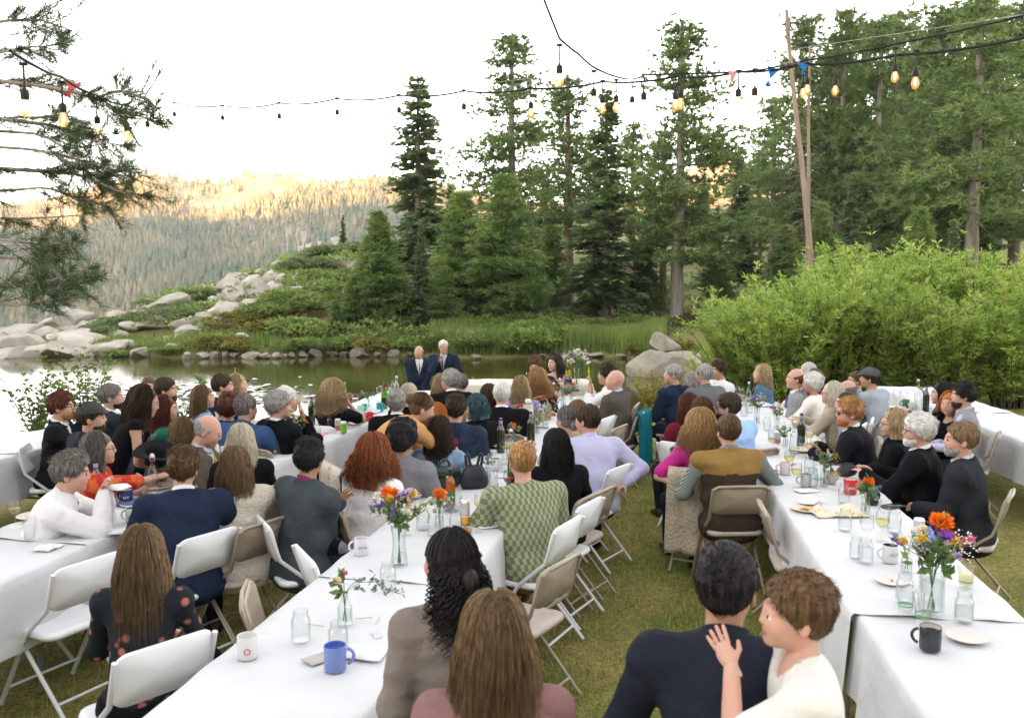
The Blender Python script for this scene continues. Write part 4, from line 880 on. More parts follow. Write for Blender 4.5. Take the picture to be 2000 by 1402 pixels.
# ---------------------------------------------------------------- the person builder
def ik(S, T, l1, l2, pole):
    v = T - S; d = np.linalg.norm(v); d = min(d, (l1 + l2) * .995); u = v / (np.linalg.norm(v) + 1e-9); a = (l1 * l1 - l2 * l2 + d * d) / (2 * d); h = math.sqrt(max(l1 * l1 - a * a, 1e-6))
    pl = pole - u * (pole @ u); pl = pl / (np.linalg.norm(pl) + 1e-9); return S + u * a + pl * h, S + u * d
PERSONS = {}
def person(pid, px, py, label, desc, heading=0, look=None, lean=8, side=0, twist=0, hyaw=0, hpitch=0, hroll=0, sex='m', sc=1.0, w=1.0, pose='sit', hair='short', hcol='brown', skin='fair', top='jacket', tcol=None, shirt=None, tie=None, bottom=None, arms='lap', vox=None, z0=None, depth=None, beard=None, glasses=None, hat=None, chair=None, chair_rot=None, chair_back=0.0, sleeve=1.0, hands=('relax', 'relax'), skirt=False, shoes=None, belly=0.0, tcol2=None, sit=.47, hsc=None):
    fem = sex == 'f'; S = sc * (.94 if fem else 1.0) * (.72 if sex == 'c' else 1.0)
    if pose == 'stand': hip = np.array([0, 0, .93 * S])
    else: hip = np.array([0, 0, sit])
    l1, l2 = rad(lean * .7), rad(lean * 1.15); ls = rad(side)
    def up(l): return unit(np.array([math.sin(ls), math.sin(l), math.cos(l) * math.cos(ls)]))
    P1 = hip + up(l1) * .20 * S; P2 = P1 + up((l1 + l2) / 2) * .17 * S; P3 = P2 + up(l2) * .155 * S
    U = up(l2); tw = rad(twist); rx = unit(np.cross(rotz(tw) @ np.array([0, 1., 0]), U)); fw = np.cross(U, rx); M3 = np.stack([rx, fw, U], 1)
    rx1 = unit(np.cross(rotz(tw * .4) @ np.array([0, 1., 0]), up(l1))); M1 = np.stack([rx1, np.cross(up(l1), rx1), up(l1)], 1)
    MH = rotz(rad(hyaw)) @ rotx(rad(hpitch)) @ roty(rad(hroll))
    hs = (1.0 if sex != 'c' else .9) * (S if sex != 'c' else 1.0) ** .5
    HC = P3 + (U * .5 + np.array([0, 0, .5])) * .092 * S + MH @ np.array([0, .012, .075]) * hs
    Htop = HC + MH @ np.array([0, -.01, .122]) * hs
    th = rad(heading); Rz = rotz(th)
    if depth is None:
        zz = (0 if z0 is None else z0); W = P(px, py, Htop[2] + zz)
    else:
        W = PD(px, py, depth); zz = W.z - Htop[2]
    hw = Rz @ Htop; root = Vector((W.x - hw[0], W.y - hw[1], zz))
    dist = root.y; vox = vox or (.0115 if dist < 5.2 else .0175 if dist < 8 else .0225); hv = .006 if sex == 'c' else .0068 if dist < 5 else .009 if dist < 8.2 else .012
    shw = (.168 if fem else .194) * S * (.5 + .5 * w); dp = (1.0 if not fem else .94) * w
    SJ = [P3 - U * .056 * S + rx * sg * shw for sg in (-1, 1)]
    ua, fa = .285 * S, .255 * S
    tg = []
    pres = dict(lap=((-.09, .33, .64), (.09, .33, .64)), table=((-.14, .40, .80), (.14, .40, .80)), cross=((.10, .22, .87), (-.10, .23, .84)), hang=((-.25, .05, .50), (.25, .05, .50)), front=((-.05, .22, .80), (.06, .22, .80)), chinr=((-.12, .36, .80), (.05, .19, 1.03)), chinl=((-.05, .19, 1.03), (.12, .36, .80)), clasp=((-.03, .30, 1.04), (.03, .30, 1.04)), neck=((0, .3, 1), (.12, .25, .62)))
    a = pres[arms] if isinstance(arms, str) else arms
    sz = S if pose == 'stand' else 1.0
    for i, sg in enumerate((-1, 1)):
        t = np.array(a[i], float)
        if isinstance(arms, str) and arms in ('chinr', 'chinl', 'clasp') and t[2] > .95: t = HC + MH @ np.array([sg * .03, .10, -.13]) + np.array([0, .04 if arms != 'clasp' else .10, 0])
        if arms == 'neck' and i == 0: t = HC + np.array([-.035, .165, -.135])
        pole = np.array([sg * .75, -.35, -.8]) if (t[2] < 1.0) else np.array([sg * .5, .1, -1.0])
        tg.append(ik(SJ[i], t, ua, fa, pole))
    legs = []
    for sg in (-1, 1):
        hj = hip + np.array([sg * .09 * S, 0, -.02])
        if pose == 'stand': kn = hj + np.array([sg * .01, .02, -.43 * S]); an = np.array([hj[0] + sg * .02, -.01, .08])
        else: kn = hj + np.array([sg * .07, .40 * S, .015]); an = np.array([kn[0], kn[1] - .04, .085])
        legs.append((hj, kn, an))
    # ---- cloth torso
    def torso(f, o, kz=.06, low=True):
        f.ell(P2 + U * .02 * S, np.array([(.150 if fem else .168) * S * w + o, (.100 * dp) * S + o, .165 * S + o]), M3, kz)
        f.ell(P1, np.array([(.130 if fem else .158) * S * w + o * 1.4, (.098 * dp + belly) * S + o, .15 * S + o]), M1, kz)
        if belly: f.ell(P1 + M1 @ np.array([0, .05, -.02]), np.array([.12 * w + o, .09 + belly + o, .12 + o]), M1, kz)
        if low: f.ell(hip + np.array([0, -.01, .02]), np.array([(.172 if fem else .165) * S * w + o, .118 * S * dp + o, .125 * S + o]), None, kz)
        for i in (0, 1): f.cone(P3 - U * .06 * S, SJ[i], .058 * S + o, .055 * S * (.5 + .5 * w) + o, .05)
        if fem:
            for sg in (-1, 1): f.ell(P2 + M3 @ np.array([sg * .065 * S, .078 * S, -.01]), np.full(3, .052 * S + o), None, .05)
        f.cone(P3 - U * .08, P3 - U * .035, .072 * S + o, .050 * S + o, .05)
    def arm(f, o, amount=1.0, r=(1, 1), k=.03):
        for i in (0, 1):
            e, t = tg[i]; r0, r1, r2 = (.050 if not fem else .042) * S * (.4 + .6 * w), (.041 if not fem else .035) * S, (.029 if not fem else .024) * S
            if amount <= .5:
                f.cone(SJ[i], SJ[i] + (e - SJ[i]) * amount * 2, r0 + o, r0 + (r1 - r0) * amount * 2 + o * 1.3, k)
            else:
                f.cone(SJ[i], e, r0 + o, r1 + o, k); f.cone(e, e + (t - e) * (amount - .5) * 2 * .97, r1 + o, r2 + o * 1.25, k)
    def bounds(pts, pad):
        pts = np.array(pts); return pts.min(0) - pad, pts.max(0) + pad
    skm = skinmat(skin); hm = hairmat(hcol if hair != 'bald' else 'grey')
    # ---- body mesh
    bp = [hip, P3, SJ[0], SJ[1]] + [q for t in tg for q in t]
    bare = sleeve < .95 or skirt
    lo, hi = bounds(bp + ([q for l in legs for q in l] if True else []), .1)
    f = Field(lo, hi, (.0125 if dist < 5.5 else .02) if bare else .036)
    torso(f, -.006 if top in ('dress', 'strap') else -.014); arm(f, -.001 if sleeve < .95 else -.008)
    f.cone(P3 - U * .05, HC + MH @ np.array([0, -.028, -.1]) * hs, .058 * S * (1 if not fem else .86), (.051 if not fem else .042) * S, .05)
    for hj, kn, an in (legs if skirt else []):
        f.cone(hj, kn, .066 * S, .05 * S, .03); f.cone(kn, an, .048 * S, .032 * S, .02); f.cone(an + np.array([0, -.03, -.03]), an + np.array([0, .12, -.045]), .035, .028, .02)
    Vs, Fs_, mi_ = [], [], []; nb = 0
    V, F = f.mesh(); Vs.append(V); Fs_.append(F); mi_.append(np.zeros(len(F), int)); nb += len(V)
    hk = 'c' if sex == 'c' else 'f' if fem else 'm'; V, F, mi = head(hk, hv); Vs.append((V * hs) @ MH.T + HC); Fs_.append(F + nb); mi_.append(mi); nb += len(V)
    for i, sg in enumerate((-1, 1)):
        e, t = tg[i]; V, F = hand(hands[i], .0038 if sex == 'c' else .007 if dist < 5 else .0115); V = V * (.95 if not fem else .86) * (S * .88 if sex == 'c' else 1)
        if sg > 0: V = V * np.array([-1, 1, 1]); F = F[:, ::-1]
        dv = unit(t - e); upv = np.array([0, 0, 1.]) if abs(dv[2]) < .75 else unit(-fw * .9 + np.array([0, 0, .2]))
        if isinstance(arms, str) and arms in ('front', 'lap', 'cross'): upv = unit(np.array([sg * .5, .6, .5]))
        if arms == 'neck' and i == 0: dv = unit(unit(t - e) * .75 + unit(np.array([.25, .9, .3])) * .5); upv = np.array([-1., 0, .1])
        xx = unit(np.cross(dv, upv)); zz_ = np.cross(xx, dv); Vs.append(V @ np.stack([xx, dv, zz_], 0) + t); Fs_.append(F + nb); mi_.append(np.zeros(len(F), int)); nb += len(V)
    me = mesh_np('person_body', np.concatenate(Vs), np.concatenate(Fs_), [skm, lipm, eyew, eyed, hm], np.concatenate(mi_))
    o = obj('person', me, None, root, (0, 0, th)); tag(o, label, 'person')
    def ring(r, z0_, z1_, lean_, gap, th_=.005, n=22):
        an = np.linspace(-math.pi / 2 - (math.pi - gap), -math.pi / 2 + (math.pi - gap), n); V = []
        for (rr, zq) in ((r + .012, z0_), (r + lean_ * .4, (z0_ + z1_) / 2), (r + lean_, z1_), (r + lean_ - th_, z1_), (r - th_, z0_)):
            V.append(np.c_[rr * np.cos(an), rr * 1.05 * np.sin(an) - .014 * (np.sin(an) < 0) + .004, np.full(n, zq) + .020 * np.clip(-np.sin(an), -1, 1) - .008])
        V = np.concatenate(V); i = np.arange(4)[:, None] * n; j = np.arange(n - 1)[None]; F = np.stack([i + j, i + j + 1, i + n + j + 1, i + n + j], -1).reshape(-1, 4)
        return V @ M3.T + P3, F
    # ---- top
    tm = tcol; wr = 31 + int(abs(px) * 7 + py) % 900
    if top:
        lo, hi = bounds([hip, P3, SJ[0], SJ[1]] + [q for t in tg for q in t], .15); lo[2] = min(lo[2], hip[2] - .18)
        f = Field(lo, hi, vox); oo = dict(suit=.021, jacket=.021, shirt=.015, knit=.016, dress=.007, strap=.006, vest=.020, tee=.014)[top]
        torso(f, oo, .06, True)
        if top in ('suit', 'jacket', 'vest') : f.ell(hip + np.array([0, -.005, -.02]), np.array([.178 * S * w + oo, .128 * S * dp + oo, .13]), None, .05)
        if top not in ('vest', 'strap') and sleeve > 0: arm(f, oo * (1.15 if sleeve > .5 else 1.4), sleeve)
        p = f.pts((slice(None),) * 3); amp = .009 if top in ('suit', 'jacket', 'vest') else .011 if top in ('shirt', 'tee') else .006 if top != 'strap' else .002
        n1 = sines(np.stack([p[..., 0] * 13 + p[..., 2] * 9, p[..., 1] * 13, p[..., 2] * 26], -1), wr, 1.0, 3); n2 = sines(np.stack([p[..., 0] * 24 - p[..., 2] * 16, p[..., 1] * 22, p[..., 2] * 38], -1), wr + 5, 1.0, 3)
        f.D += amp * (1.5 * np.abs(n1) - .55) + amp * .8 * (np.abs(n2) - .35)
        q = (p - P3) @ M3                         # chest frame, z=0 at the neck base
        if top == 'suit' or (shirt is not None):
            vw = (.062 if top == 'suit' else .05); wedge = np.maximum(np.abs(q[..., 0]) - np.clip((q[..., 2] + .27) * vw / .25, 0, .075), -(q[..., 1] - .02)); f.D = np.maximum(f.D, -wedge)
        if top in ('dress', 'strap', 'knit', 'tee'):            # neckline
            nk = np.linalg.norm((q - np.array([0, .03, .02])) / np.array([1, 1, .8 if top in ('knit', 'tee') else 1.6]), axis=-1) - ((.078 if top in ('knit', 'tee') else .095) * S); f.D = np.maximum(f.D, -nk)
        if top == 'strap':
            f.D = np.maximum(f.D, np.where(q[..., 1] < 0, q[..., 2] + .20, q[..., 2] + .10 + .0 * q[..., 0])); 
            st = np.maximum(np.abs(np.abs(q[..., 0]) - .085) - .008, 0)
        V, F = f.mesh()
        if top in ('suit', 'jacket', 'vest', 'shirt'):
            rr = (.078 if top != 'shirt' else .071) * S * (1 if not fem else .86); V2, F2 = ring(rr, -.04, .034 if top != 'shirt' else .050, .002 if top != 'shirt' else -.002, .55 if top != 'shirt' else .25); F = np.concatenate([F, F2 + len(V)]); V = np.concatenate([V, V2])
        o2 = obj(dict(suit='jacket', jacket='jacket', shirt='shirt', knit='sweater', dress='dress', strap='dress', vest='vest', tee='shirt')[top], mesh_np('top', V, F, [tm] + ([tcol2] if tcol2 else []), ((((V[F].mean(1) - P3) @ M3)[:, 2] > -.15).astype(int) if tcol2 else None)), o)
    if shirt is not None or top == 'vest':
        lo, hi = bounds([P1, P3, SJ[0], SJ[1]] + ([q for t in tg for q in t] if top == 'vest' else []), .14); f = Field(lo, hi, .017 if top == 'vest' else .022); torso(f, .006, .06, False)
        if top == 'vest': arm(f, .010, 1.0)
        V, F = f.mesh(); V2, F2 = ring((.070 if not fem else .060) * S, -.03, .058, -.005, .22); F = np.concatenate([F, F2 + len(V)]); V = np.concatenate([V, V2]); obj('shirt', mesh_np('shirt', V, F, [shirt]), o)
    if tie is not None:
        m = MB(); zs = np.array([.012, -.02, -.08, -.16, -.24, -.30]); yy = []
        for zq in zs:   # follow the chest
            yy.append(.058 + .062 * S * dp * min(1, (-zq + .02) / .12) + .004)
        pts = np.array([P3 + M3 @ np.array([0, y_, z_]) for y_, z_ in zip(yy, zs)]); m.tube(pts, [.017, .014, .022, .027, .032, .03], 6, flat=.3); obj('tie', m.mesh('tie', tie), o)
    # ---- legs
    bm_ = bottom or cloth('trouser_dark', (.02, .021, .026)); lo, hi = bounds([hip] + [q for l in legs for q in l], .16); f = Field(lo, hi, .026 if dist < 6 else .036)
    f.ell(hip + np.array([0, 0, -.01]), np.array([.168 * S * w, .122 * S * dp, .12 * S]), None, .05)
    for hj, kn, an in legs:
        if skirt: f.cone(hj, kn, .09 * S, .085 * S, .12); f.cone(kn, kn + (an - kn) * (.35 if skirt is True else skirt), .085 * S, .1 * S, .12)
        else: f.cone(hj, kn, .083 * S * (.6 + .4 * w), .067 * S, .04); f.cone(kn, an, .066 * S, .052 * S, .03)
    p = f.pts((slice(None),) * 3); f.D += .006 * sines(p * np.array([20, 20, 26.]), wr + 2, 1.0, 4); V, F = f.mesh(); obj('skirt' if skirt else 'trousers', mesh_np('legs', V, F, [bm_]), o)
    shm = shoes or mat('shoe_leather', (.03, .02, .016), .4, .4)
    if ('shoe', shm.name) not in HAIR:
        f = Field((-.06, -.1, -.09), (.06, .22, .04), .014); f.cone((0, -.02, -.035), (0, .13, -.055), .044, .034, .03); f.cone((0, 0, 0), (0, -.01, -.04), .045, .042, .03); f.D = np.maximum(f.D, -(f.pts((slice(None),) * 3)[..., 2] + .082)); V, F = f.mesh(); HAIR['shoe', shm.name] = mesh_np('shoe', V, F, [shm])
    for hj, kn, an in legs: obj('shoe', HAIR['shoe', shm.name], o, an)
    MW = Matrix([[*(MH[i] * hs), HC[i]] for i in range(3)] + [[0, 0, 0, 1]])
    if hair != 'bald':
        oh = put_hair(hair + ('_n' if dist < 4.2 else ''), hcol, o); oh.matrix_local = MW @ Matrix.Diagonal((*(hsc or (1, 1, 1)), 1))
        if hair in ('long', 'straight', 'wavy', 'curly') and hpitch: MH2 = rotz(rad(hyaw)) @ rotx(rad(hpitch * .45)) @ roty(rad(hroll)); oh.matrix_local = Matrix([[*(MH2[i] * hs), HC[i]] for i in range(3)] + [[0, 0, 0, 1]])
    if beard:
        bk = ('beard', beard)
        if bk not in HAIR:
            f = Field((-.09, -.06, -.15), (.09, .13, .03), .008); p = f.pts((slice(None),) * 3); f.ell((0, .033, -.064), (.0595, .067, .058), k=.02); f.ell((0, .078, -.098), (.026, .020, .022), k=.03); f.D += .003 * sines(p * 90, 3, 1.0, 5)
            x, y, z = p[..., 0], p[..., 1], p[..., 2]; f.D = np.maximum(f.D, np.where(np.abs(x) < .045, z + .034, z + .034 - 1.2 * (np.abs(x) - .045) - .55 * np.clip(.05 - y, 0, .06))); f.D = np.maximum(f.D, np.where(y > .06, .0075 - np.hypot(x * .42, z + .058), -1)); V, F = f.mesh(); HAIR[bk] = mesh_np('beard', V, F, [hairmat(beard)])
        ob = obj('beard', HAIR[bk], o); ob.matrix_local = MW
    if glasses:
        gk = ('glasses', glasses)
        if gk not in HAIR:
            m = MB(); t = np.linspace(0, 2 * math.pi, 15)
            for sg in (-1, 1):
                m.tube(np.c_[sg * .033 + .024 * np.cos(t), .100 - .006 * np.abs(np.cos(t)) + 0 * t, .0 + .018 * np.sin(t)], .0022, 4, caps=False); m.tube([(sg * .056, .096, .004), (sg * .078, .03, .006), (sg * .080, -.02, .0)], .0022, 4)
                if glasses != 'clear': m.add(np.c_[sg * .033 + .023 * np.cos(t[:-1]), .101 + 0 * t[:-1], .017 * np.sin(t[:-1])], [list(range(14))])
            m.tube([(-.010, .103, .004), (0, .106, .006), (.010, .103, .004)], .0022, 4); HAIR[gk] = m.mesh('glasses', [mat('frame_dark', (.015, .013, .012), .3, .5)])
        og = obj('sunglasses' if glasses != 'clear' else 'glasses', HAIR[gk], o); og.matrix_local = MW
        if glasses == 'top': og.matrix_local = MW @ Matrix.Translation((0, -.025, .125)) @ Matrix.Rotation(rad(38), 4, 'X') @ Matrix.Translation((0, -.06, 0))
    if hat:
        f = Field((-.12, -.14, .0), (.12, .2, .16), .009); f.ell((0, -.01, .048), (.094, .112, .088), k=0); f.cone((-.05, .09, .062), (.05, .09, .062), .012, .012, .02); 
        p = f.pts((slice(None),) * 3); br = np.maximum(np.hypot(p[..., 0] / .085, (p[..., 1] - .06) / .115) - 1, 0) * .08 + np.abs(p[..., 2] - .052 + .6 * np.clip(p[..., 1] - .09, 0, 1) * .5) - .006; f.D = np.maximum(np.minimum(f.D, np.where(p[..., 1] > .04, br, .1)), .038 - p[..., 2] - .1 * np.clip(-p[..., 1], 0, 1)); V, F = f.mesh(); oc = obj('cap', mesh_np('cap', V, F, [hat]), o); oc.matrix_local = MW
    PERSONS[pid] = dict(o=o, root=root, th=th, HC=HC, MH=MH, MW=MW, P3=P3, M3=M3, tg=tg, desc=desc, pose=pose, chair=chair, chair_rot=chair_rot, chair_back=chair_back, hs=hs, hip=hip, S=S)
    return o
# ================================================================== THE GUESTS
C_ = {}
def cl(n, c, **k): return cloth(n, c, **k)
navy = cl('navy', (.016, .024, .05)); black = cl('black', (.007, .007, .009)); dksuit = cl('dark_suit', (.012, .012, .016)); charc = cl('charcoal', (.022, .025, .031)); slate = cl('slate', (.052, .064, .07)); greyb = cl('grey_blazer', (.19, .19, .205)); brownsuit = cl('brown_suit', (.10, .08, .062)); taupe = cl('taupe_suit', (.085, .072, .06)); white_ = cl('white', (.72, .71, .72), var=.04); cream = cl('cream', (.62, .56, .46), bump=.4, bscale=90); creamfur = cl('cream_fur', (.63, .57, .48), bump=.9, bscale=70, var=.1); lavender = cl('lavender', (.47, .47, .66), var=.05); lblue = cl('light_blue', (.33, .50, .80), var=.06); blueshirt = cl('blue', (.035, .075, .17)); denim = cl('denim', (.20, .29, .40), var=.25, vs=20); dkdenim = cl('dark_denim', (.022, .035, .065), var=.3, vs=14); medblue = cl('blue_jacket', (.075, .15, .24), var=.2); tan_ = cl('tan_knit', (.52, .28, .12), var=.06); green = cl('green_satin', (.012, .10, .07), rough=.4); khaki = cl('khaki', (.27, .155, .055)); beigek = cl('beige_knit', (.40, .34, .26), bump=.6, bscale=60); greyk = cl('grey_knit', (.12, .135, .145)); magenta = cl('magenta', (.42, .025, .20), rough=.5); teal = cl('teal', (.10, .20, .24)); greytee = cl('grey_tee', (.33, .37, .42)); wine = cl('wine_red', (.14, .015, .03)); olive = cl('vest_olive', (.25, .155, .05)); vbrown = cl('vest_brown', (.045, .035, .024)); pinkskirt = cl('pink_skirt', (.70, .34, .36)); dgreen = cl('dark_trouser_green', (.03, .034, .028)); greysuit = cl('grey_suit', (.26, .265, .28)); lgreen = cl('grey_green', (.30, .32, .28)); plum = cl('plum_skirt', (.36, .03, .19)); ivory = cl('ivory', (.76, .72, .66), var=.03)
redshawl = pattern('red_shawl', 'noise', (.42, .022, .02), (.56, .12, .035), 14); gpat = pattern('green_check_knit', 'brick', (.28, .31, .19), (.14, .16, .09), 52); lavpat = pattern('lavender_print', 'noise', (.30, .29, .46), (.13, .12, .26), 60); bfloral = pattern('black_floral', 'floral', (.012, .012, .015), (.55, .42, .36), 22); gingham = pattern('gingham', 'check', (.30, .34, .32), (.06, .085, .08), 95); dfloral = pattern('dark_floral', 'floral', (.012, .016, .02), (.35, .12, .10), 16)
t_black = cl('tie_black', (.012, .02, .022), rough=.5); t_blue = cl('tie_blue', (.08, .14, .27), rough=.5, var=.6, vs=30); t_red = cl('tie_red', (.12, .012, .022), rough=.5, var=.4, vs=40); t_yel = cl('tie_yellow', (.62, .45, .10), rough=.5); t_purple = cl('tie_purple', (.10, .08, .17), rough=.5); t_fl = pattern('tie_floral', 'floral', (.03, .03, .05), (.5, .45, .42), 40)
sh_white = cl('shirt_white', (.74, .73, .74), var=.03); sh_blue = cl('shirt_pale_blue', (.42, .50, .66), var=.03); sh_dot = pattern('shirt_dotted', 'floral', (.52, .54, .58), (.10, .12, .17), 70); sh_pink = cl('shirt_plum', (.22, .03, .10))
flatcap = cl('flat_cap', (.055, .058, .055), bump=.5, bscale=90); greycap = cl('grey_cap', (.085, .095, .10))
p = person
# -- far table row beyond the first lawn tables
p('L1', 116, 768, 'man with auburn hair and glasses resting cheek on his fist, dark suit', 'auburn haired man in glasses', -75, hcol='auburn', hair='quiff', beard='ginger', glasses='clear', top='suit', tcol=dksuit, shirt=sh_white, arms='chinr')
p('L2', 215, 751, 'bearded man with slicked grey hair and dark suit near the water bush', 'bearded man by the water bush', -55, hyaw=-15, hcol='dgrey', hair='short', beard='dark', top='suit', tcol=charc, shirt=sh_white, tie=t_black, arms='lap')
p('L3', 290, 734, 'close cropped man facing the camera behind the woman in black', 'close cropped man', -150, hyaw=-20, hcol='brown', hair='buzz', top='suit', tcol=dksuit, shirt=sh_white)
p('L4', 322, 739, 'dark haired bearded man with floral bow tie in profile', 'man with floral tie', -70, hyaw=-10, hcol='dark', hair='short', beard='dark', top='suit', tcol=charc, shirt=sh_white, tie=t_fl)
p('L5', 176, 788, 'man in grey flat cap and dark suit seen from behind', 'man in flat cap', -38, hyaw=-35, lean=14, hcol='dark', hair='short', beard='dark', hat=flatcap, top='suit', tcol=charc, arms='table', w=1.05, chair='w')
p('L7', 321, 774, 'woman in green satin blouse with dark wavy hair in profile', 'woman in green satin', -70, hcol='auburn', hair='wavy', sex='f', top='knit', tcol=green, bottom=wine, skirt=True)
p('L8', 396, 753, 'woman in pale denim jacket with long light brown hair', 'woman in pale denim jacket', -55, hyaw=-20, hcol='lbrown', hair='long', sex='f', top='jacket', tcol=denim, shirt=None, arms='cross')
p('L9', 433, 732, 'dark bearded man in navy suit in front of the lake', 'man in navy suit by the lake', -40, hyaw=-35, hcol='dark', hair='short', beard='dark', top='suit', tcol=navy, shirt=sh_white, w=1.08)
p('L10', 463, 731, 'blonde woman in cream top and pink skirt before the lake', 'blonde in cream and pink', -50, hyaw=-35, hcol='blonde', hair='long', sex='f', top='knit', tcol=cream, bottom=pinkskirt, skirt=True, w=1.1)
p('L11', 447, 769, 'woman with short curly dark red hair seen from behind', 'woman with curly dark red hair', -10, hcol='auburn', hair='puff', sex='f', top='knit', tcol=black)
p('L12', 478, 771, 'broad grey haired man in blue shirt with his back turned', 'broad man in blue shirt', -22, hyaw=-12, hcol='dgrey', hair='short', top='shirt', tcol=blueshirt, w=1.25, lean=14, arms='table')
p('L13', 542, 766, 'grey haired man in black jacket next to the tall bouquet', 'grey haired man by the bouquet', -35, hyaw=-30, hcol='grey', hair='white', top='suit', tcol=black, shirt=sh_white, lean=2)
p('L13b', 557, 757, 'white haired man holding his cheek behind the grey haired man', 'white haired man holding his cheek', -75, hcol='white', hair='short', top='suit', tcol=black, shirt=sh_white, arms='chinl', skin='pink')
p('L14', 650, 745, 'woman with curly blonde hair and black top pressing hands to her mouth', 'curly blonde in black', -22, hyaw=-15, hcol='blonde', hair='curly', sex='f', top='tee', tcol=black, sleeve=.35, arms='clasp', skin='tan', chair='w')
# -- first table row
p('L6', 290, 755, 'woman in sleeveless black dress standing bent over holding a black hat', 'standing woman in black', -62, lean=30, side=-10, pose='stand', sex='f', hcol='dark', hair='wavy', hpitch=-18, skin='tan', top='dress', tcol=black, sleeve=0, bottom=black, skirt=.8, arms=((-.02, .46, .96), (.06, .38, .98)), hands=('grip', 'grip'), depth=6.85, sc=1.04)
p('L15', 190, 844, 'woman with long grey brown hair, glasses and red plaid shawl', 'woman in red shawl', -72, hyaw=5, hcol='dgrey', hair='long', sex='f', glasses='clear', top='knit', tcol=redshawl, w=1.12, sleeve=.6, arms=((-.08, .35, .78), (-.12, .52, .88)), lean=8)
p('L16', 140, 885, 'grey haired man in white shirt and black tie wiping his mouth', 'man wiping his mouth', -72, hcol='dgrey', hair='quiff', top='shirt', tcol=white_, tie=t_black, lean=26, hpitch=-8, arms='clasp', hands=('grip', 'grip'), skin='pink', w=1.1)
p('L17', 360, 816, 'woman in cream jacket with straight light brown hair seated by the balding man', 'woman in cream jacket', -55, hyaw=-10, hcol='lbrown', hair='long', sex='f', top='jacket', tcol=cream, arms='table')
p('L18', 417, 812, 'balding man in brown suit and yellow tie looking down', 'balding man in brown suit', -82, hpitch=-24, hcol='grey', hair='fringe', top='suit', tcol=brownsuit, shirt=sh_blue, tie=t_yel, skin='pink', arms='table', lean=10)
p('L19', 470, 829, 'woman with white blonde hair pinned by a cream flower, black top', 'woman with flower hair clip', 18, hyaw=-22, hcol='whiteblonde', hair='long', sex='f', top='knit', tcol=black, chair='b')
p('L20', 458, 874, 'woman in cream fur jacket with half tied brown hair, back turned', 'woman in cream fur jacket', 28, hyaw=-30, hcol='lbrown', hair='long', sex='f', top='jacket', tcol=creamfur, w=1.15, bottom=bfloral, skirt=True, chair='b', arms='table')
p('L21', 356, 876, 'man in navy suit with combed brown hair, back turned', 'man in navy suit with combed hair', 20, hyaw=-14, hcol='brown', hair='quiff', top='suit', tcol=navy, shirt=sh_white, w=1.12, chair='w', arms='table', lean=10)
p('F1', 275, 1028, 'person with very long straight brown hair and dark floral dress, back turned', 'person with very long brown hair', 5, hyaw=10, hcol='lbrown', hair='straight', sex='f', top='dress', tcol=dfloral, sleeve=1, bottom=black, skirt=True, chair='w', vox=.0115)
# -- middle table row, lake side of the aisle
p('F2', 602, 860, 'man in slate grey suit with black hair and folded arms', 'man in slate suit', -42, hyaw=34, hcol='black', hair='quiff', skin='olive', top='suit', tcol=slate, shirt=sh_pink, arms='cross', w=1.2, chair='w')
p('F3', 728, 855, 'woman with long curly red hair and gold clip in white jacket', 'woman with curly red hair', -30, hyaw=22, hcol='red', hair='curly', sex='f', top='jacket', tcol=white_, chair='b', w=1.1)
p('F4', 785, 824, 'person with dark curls and raised sunglasses in grey blazer', 'person in grey blazer', -22, hyaw=6, hcol='black', hair='curlytop', glasses='top', skin='olive', top='jacket', tcol=greyb, chair='b')
p('F5', 858, 814, 'woman with long straight dark hair in pale denim jacket, back turned', 'woman with long dark hair', -12, hyaw=8, hcol='dark', hair='straight', sex='f', top='jacket', tcol=denim, chair='b')
p('F6', 832, 769, 'woman in tan sweater with hair in a bun leaning over the table', 'leaning woman in tan', -58, lean=58, hpitch=-20, hyaw=-12, pose='stand', hcol='brown', hair='bun', sex='f', top='knit', tcol=tan_, bottom=tan_, skirt=.8, arms=((-.05, .72, .90), (.10, .75, .86)), w=1.15)
p('F7', 851, 788, 'woman with smooth orange hair and wine red dress', 'woman with orange hair', -25, hyaw=-10, hcol='orange', hair='bob', sex='f', top='dress', tcol=wine, sleeve=0, chair='b')
p('F8', 890, 773, 'young man with tousled dark hair in navy denim jacket', 'man in navy denim', -5, hcol='dark', hair='quiff', top='jacket', tcol=dkdenim, w=1.05, chair='b', lean=12)
p('F9', 925, 771, 'woman in black blazer with blue tipped hair turning her face', 'woman with blue tipped hair', 25, hyaw=55, hpitch=-10, hcol='bluetip', hair='bob', sex='f', top='jacket', tcol=black, chair='w')
p('F10', 955, 751, 'woman with long brown hair in white top, back turned', 'woman in white top', -6, hcol='brown', hair='long', sex='f', top='knit', tcol=ivory, chair='w')
p('F11', 980, 747, 'grey haired man in black suit seen from directly behind', 'grey haired man facing the couple', 0, hcol='white', hair='short', top='suit', tcol=black, shirt=sh_white, skin='pink', w=1.12, chair='b')
p('F12', 1017, 735, 'woman with ash blonde hair in lavender print top', 'woman in lavender print', -3, hcol='blonde', hair='long', sex='f', top='knit', tcol=lavpat, chair='b')
p('F13', 1050, 724, 'woman with long curly strawberry hair in black floral blouse', 'woman with strawberry curls', -4, hcol='strawberry', hair='curly', sex='f', top='knit', tcol=bfloral, chair='b')
p('F14', 1086, 745, 'brunette bending low over the table end', 'bending brunette', -60, lean=38, hpitch=-20, hcol='brown', hair='bun', sex='f', top='knit', tcol=black, depth=11.3)
p('F15', 880, 723, 'grey haired man in glasses and black suit turned in profile', 'grey haired man in profile', 18, hyaw=48, hcol='grey', hair='white', glasses='clear', top='suit', tcol=black, shirt=sh_white, w=1.15, skin='pink', depth=10.4)
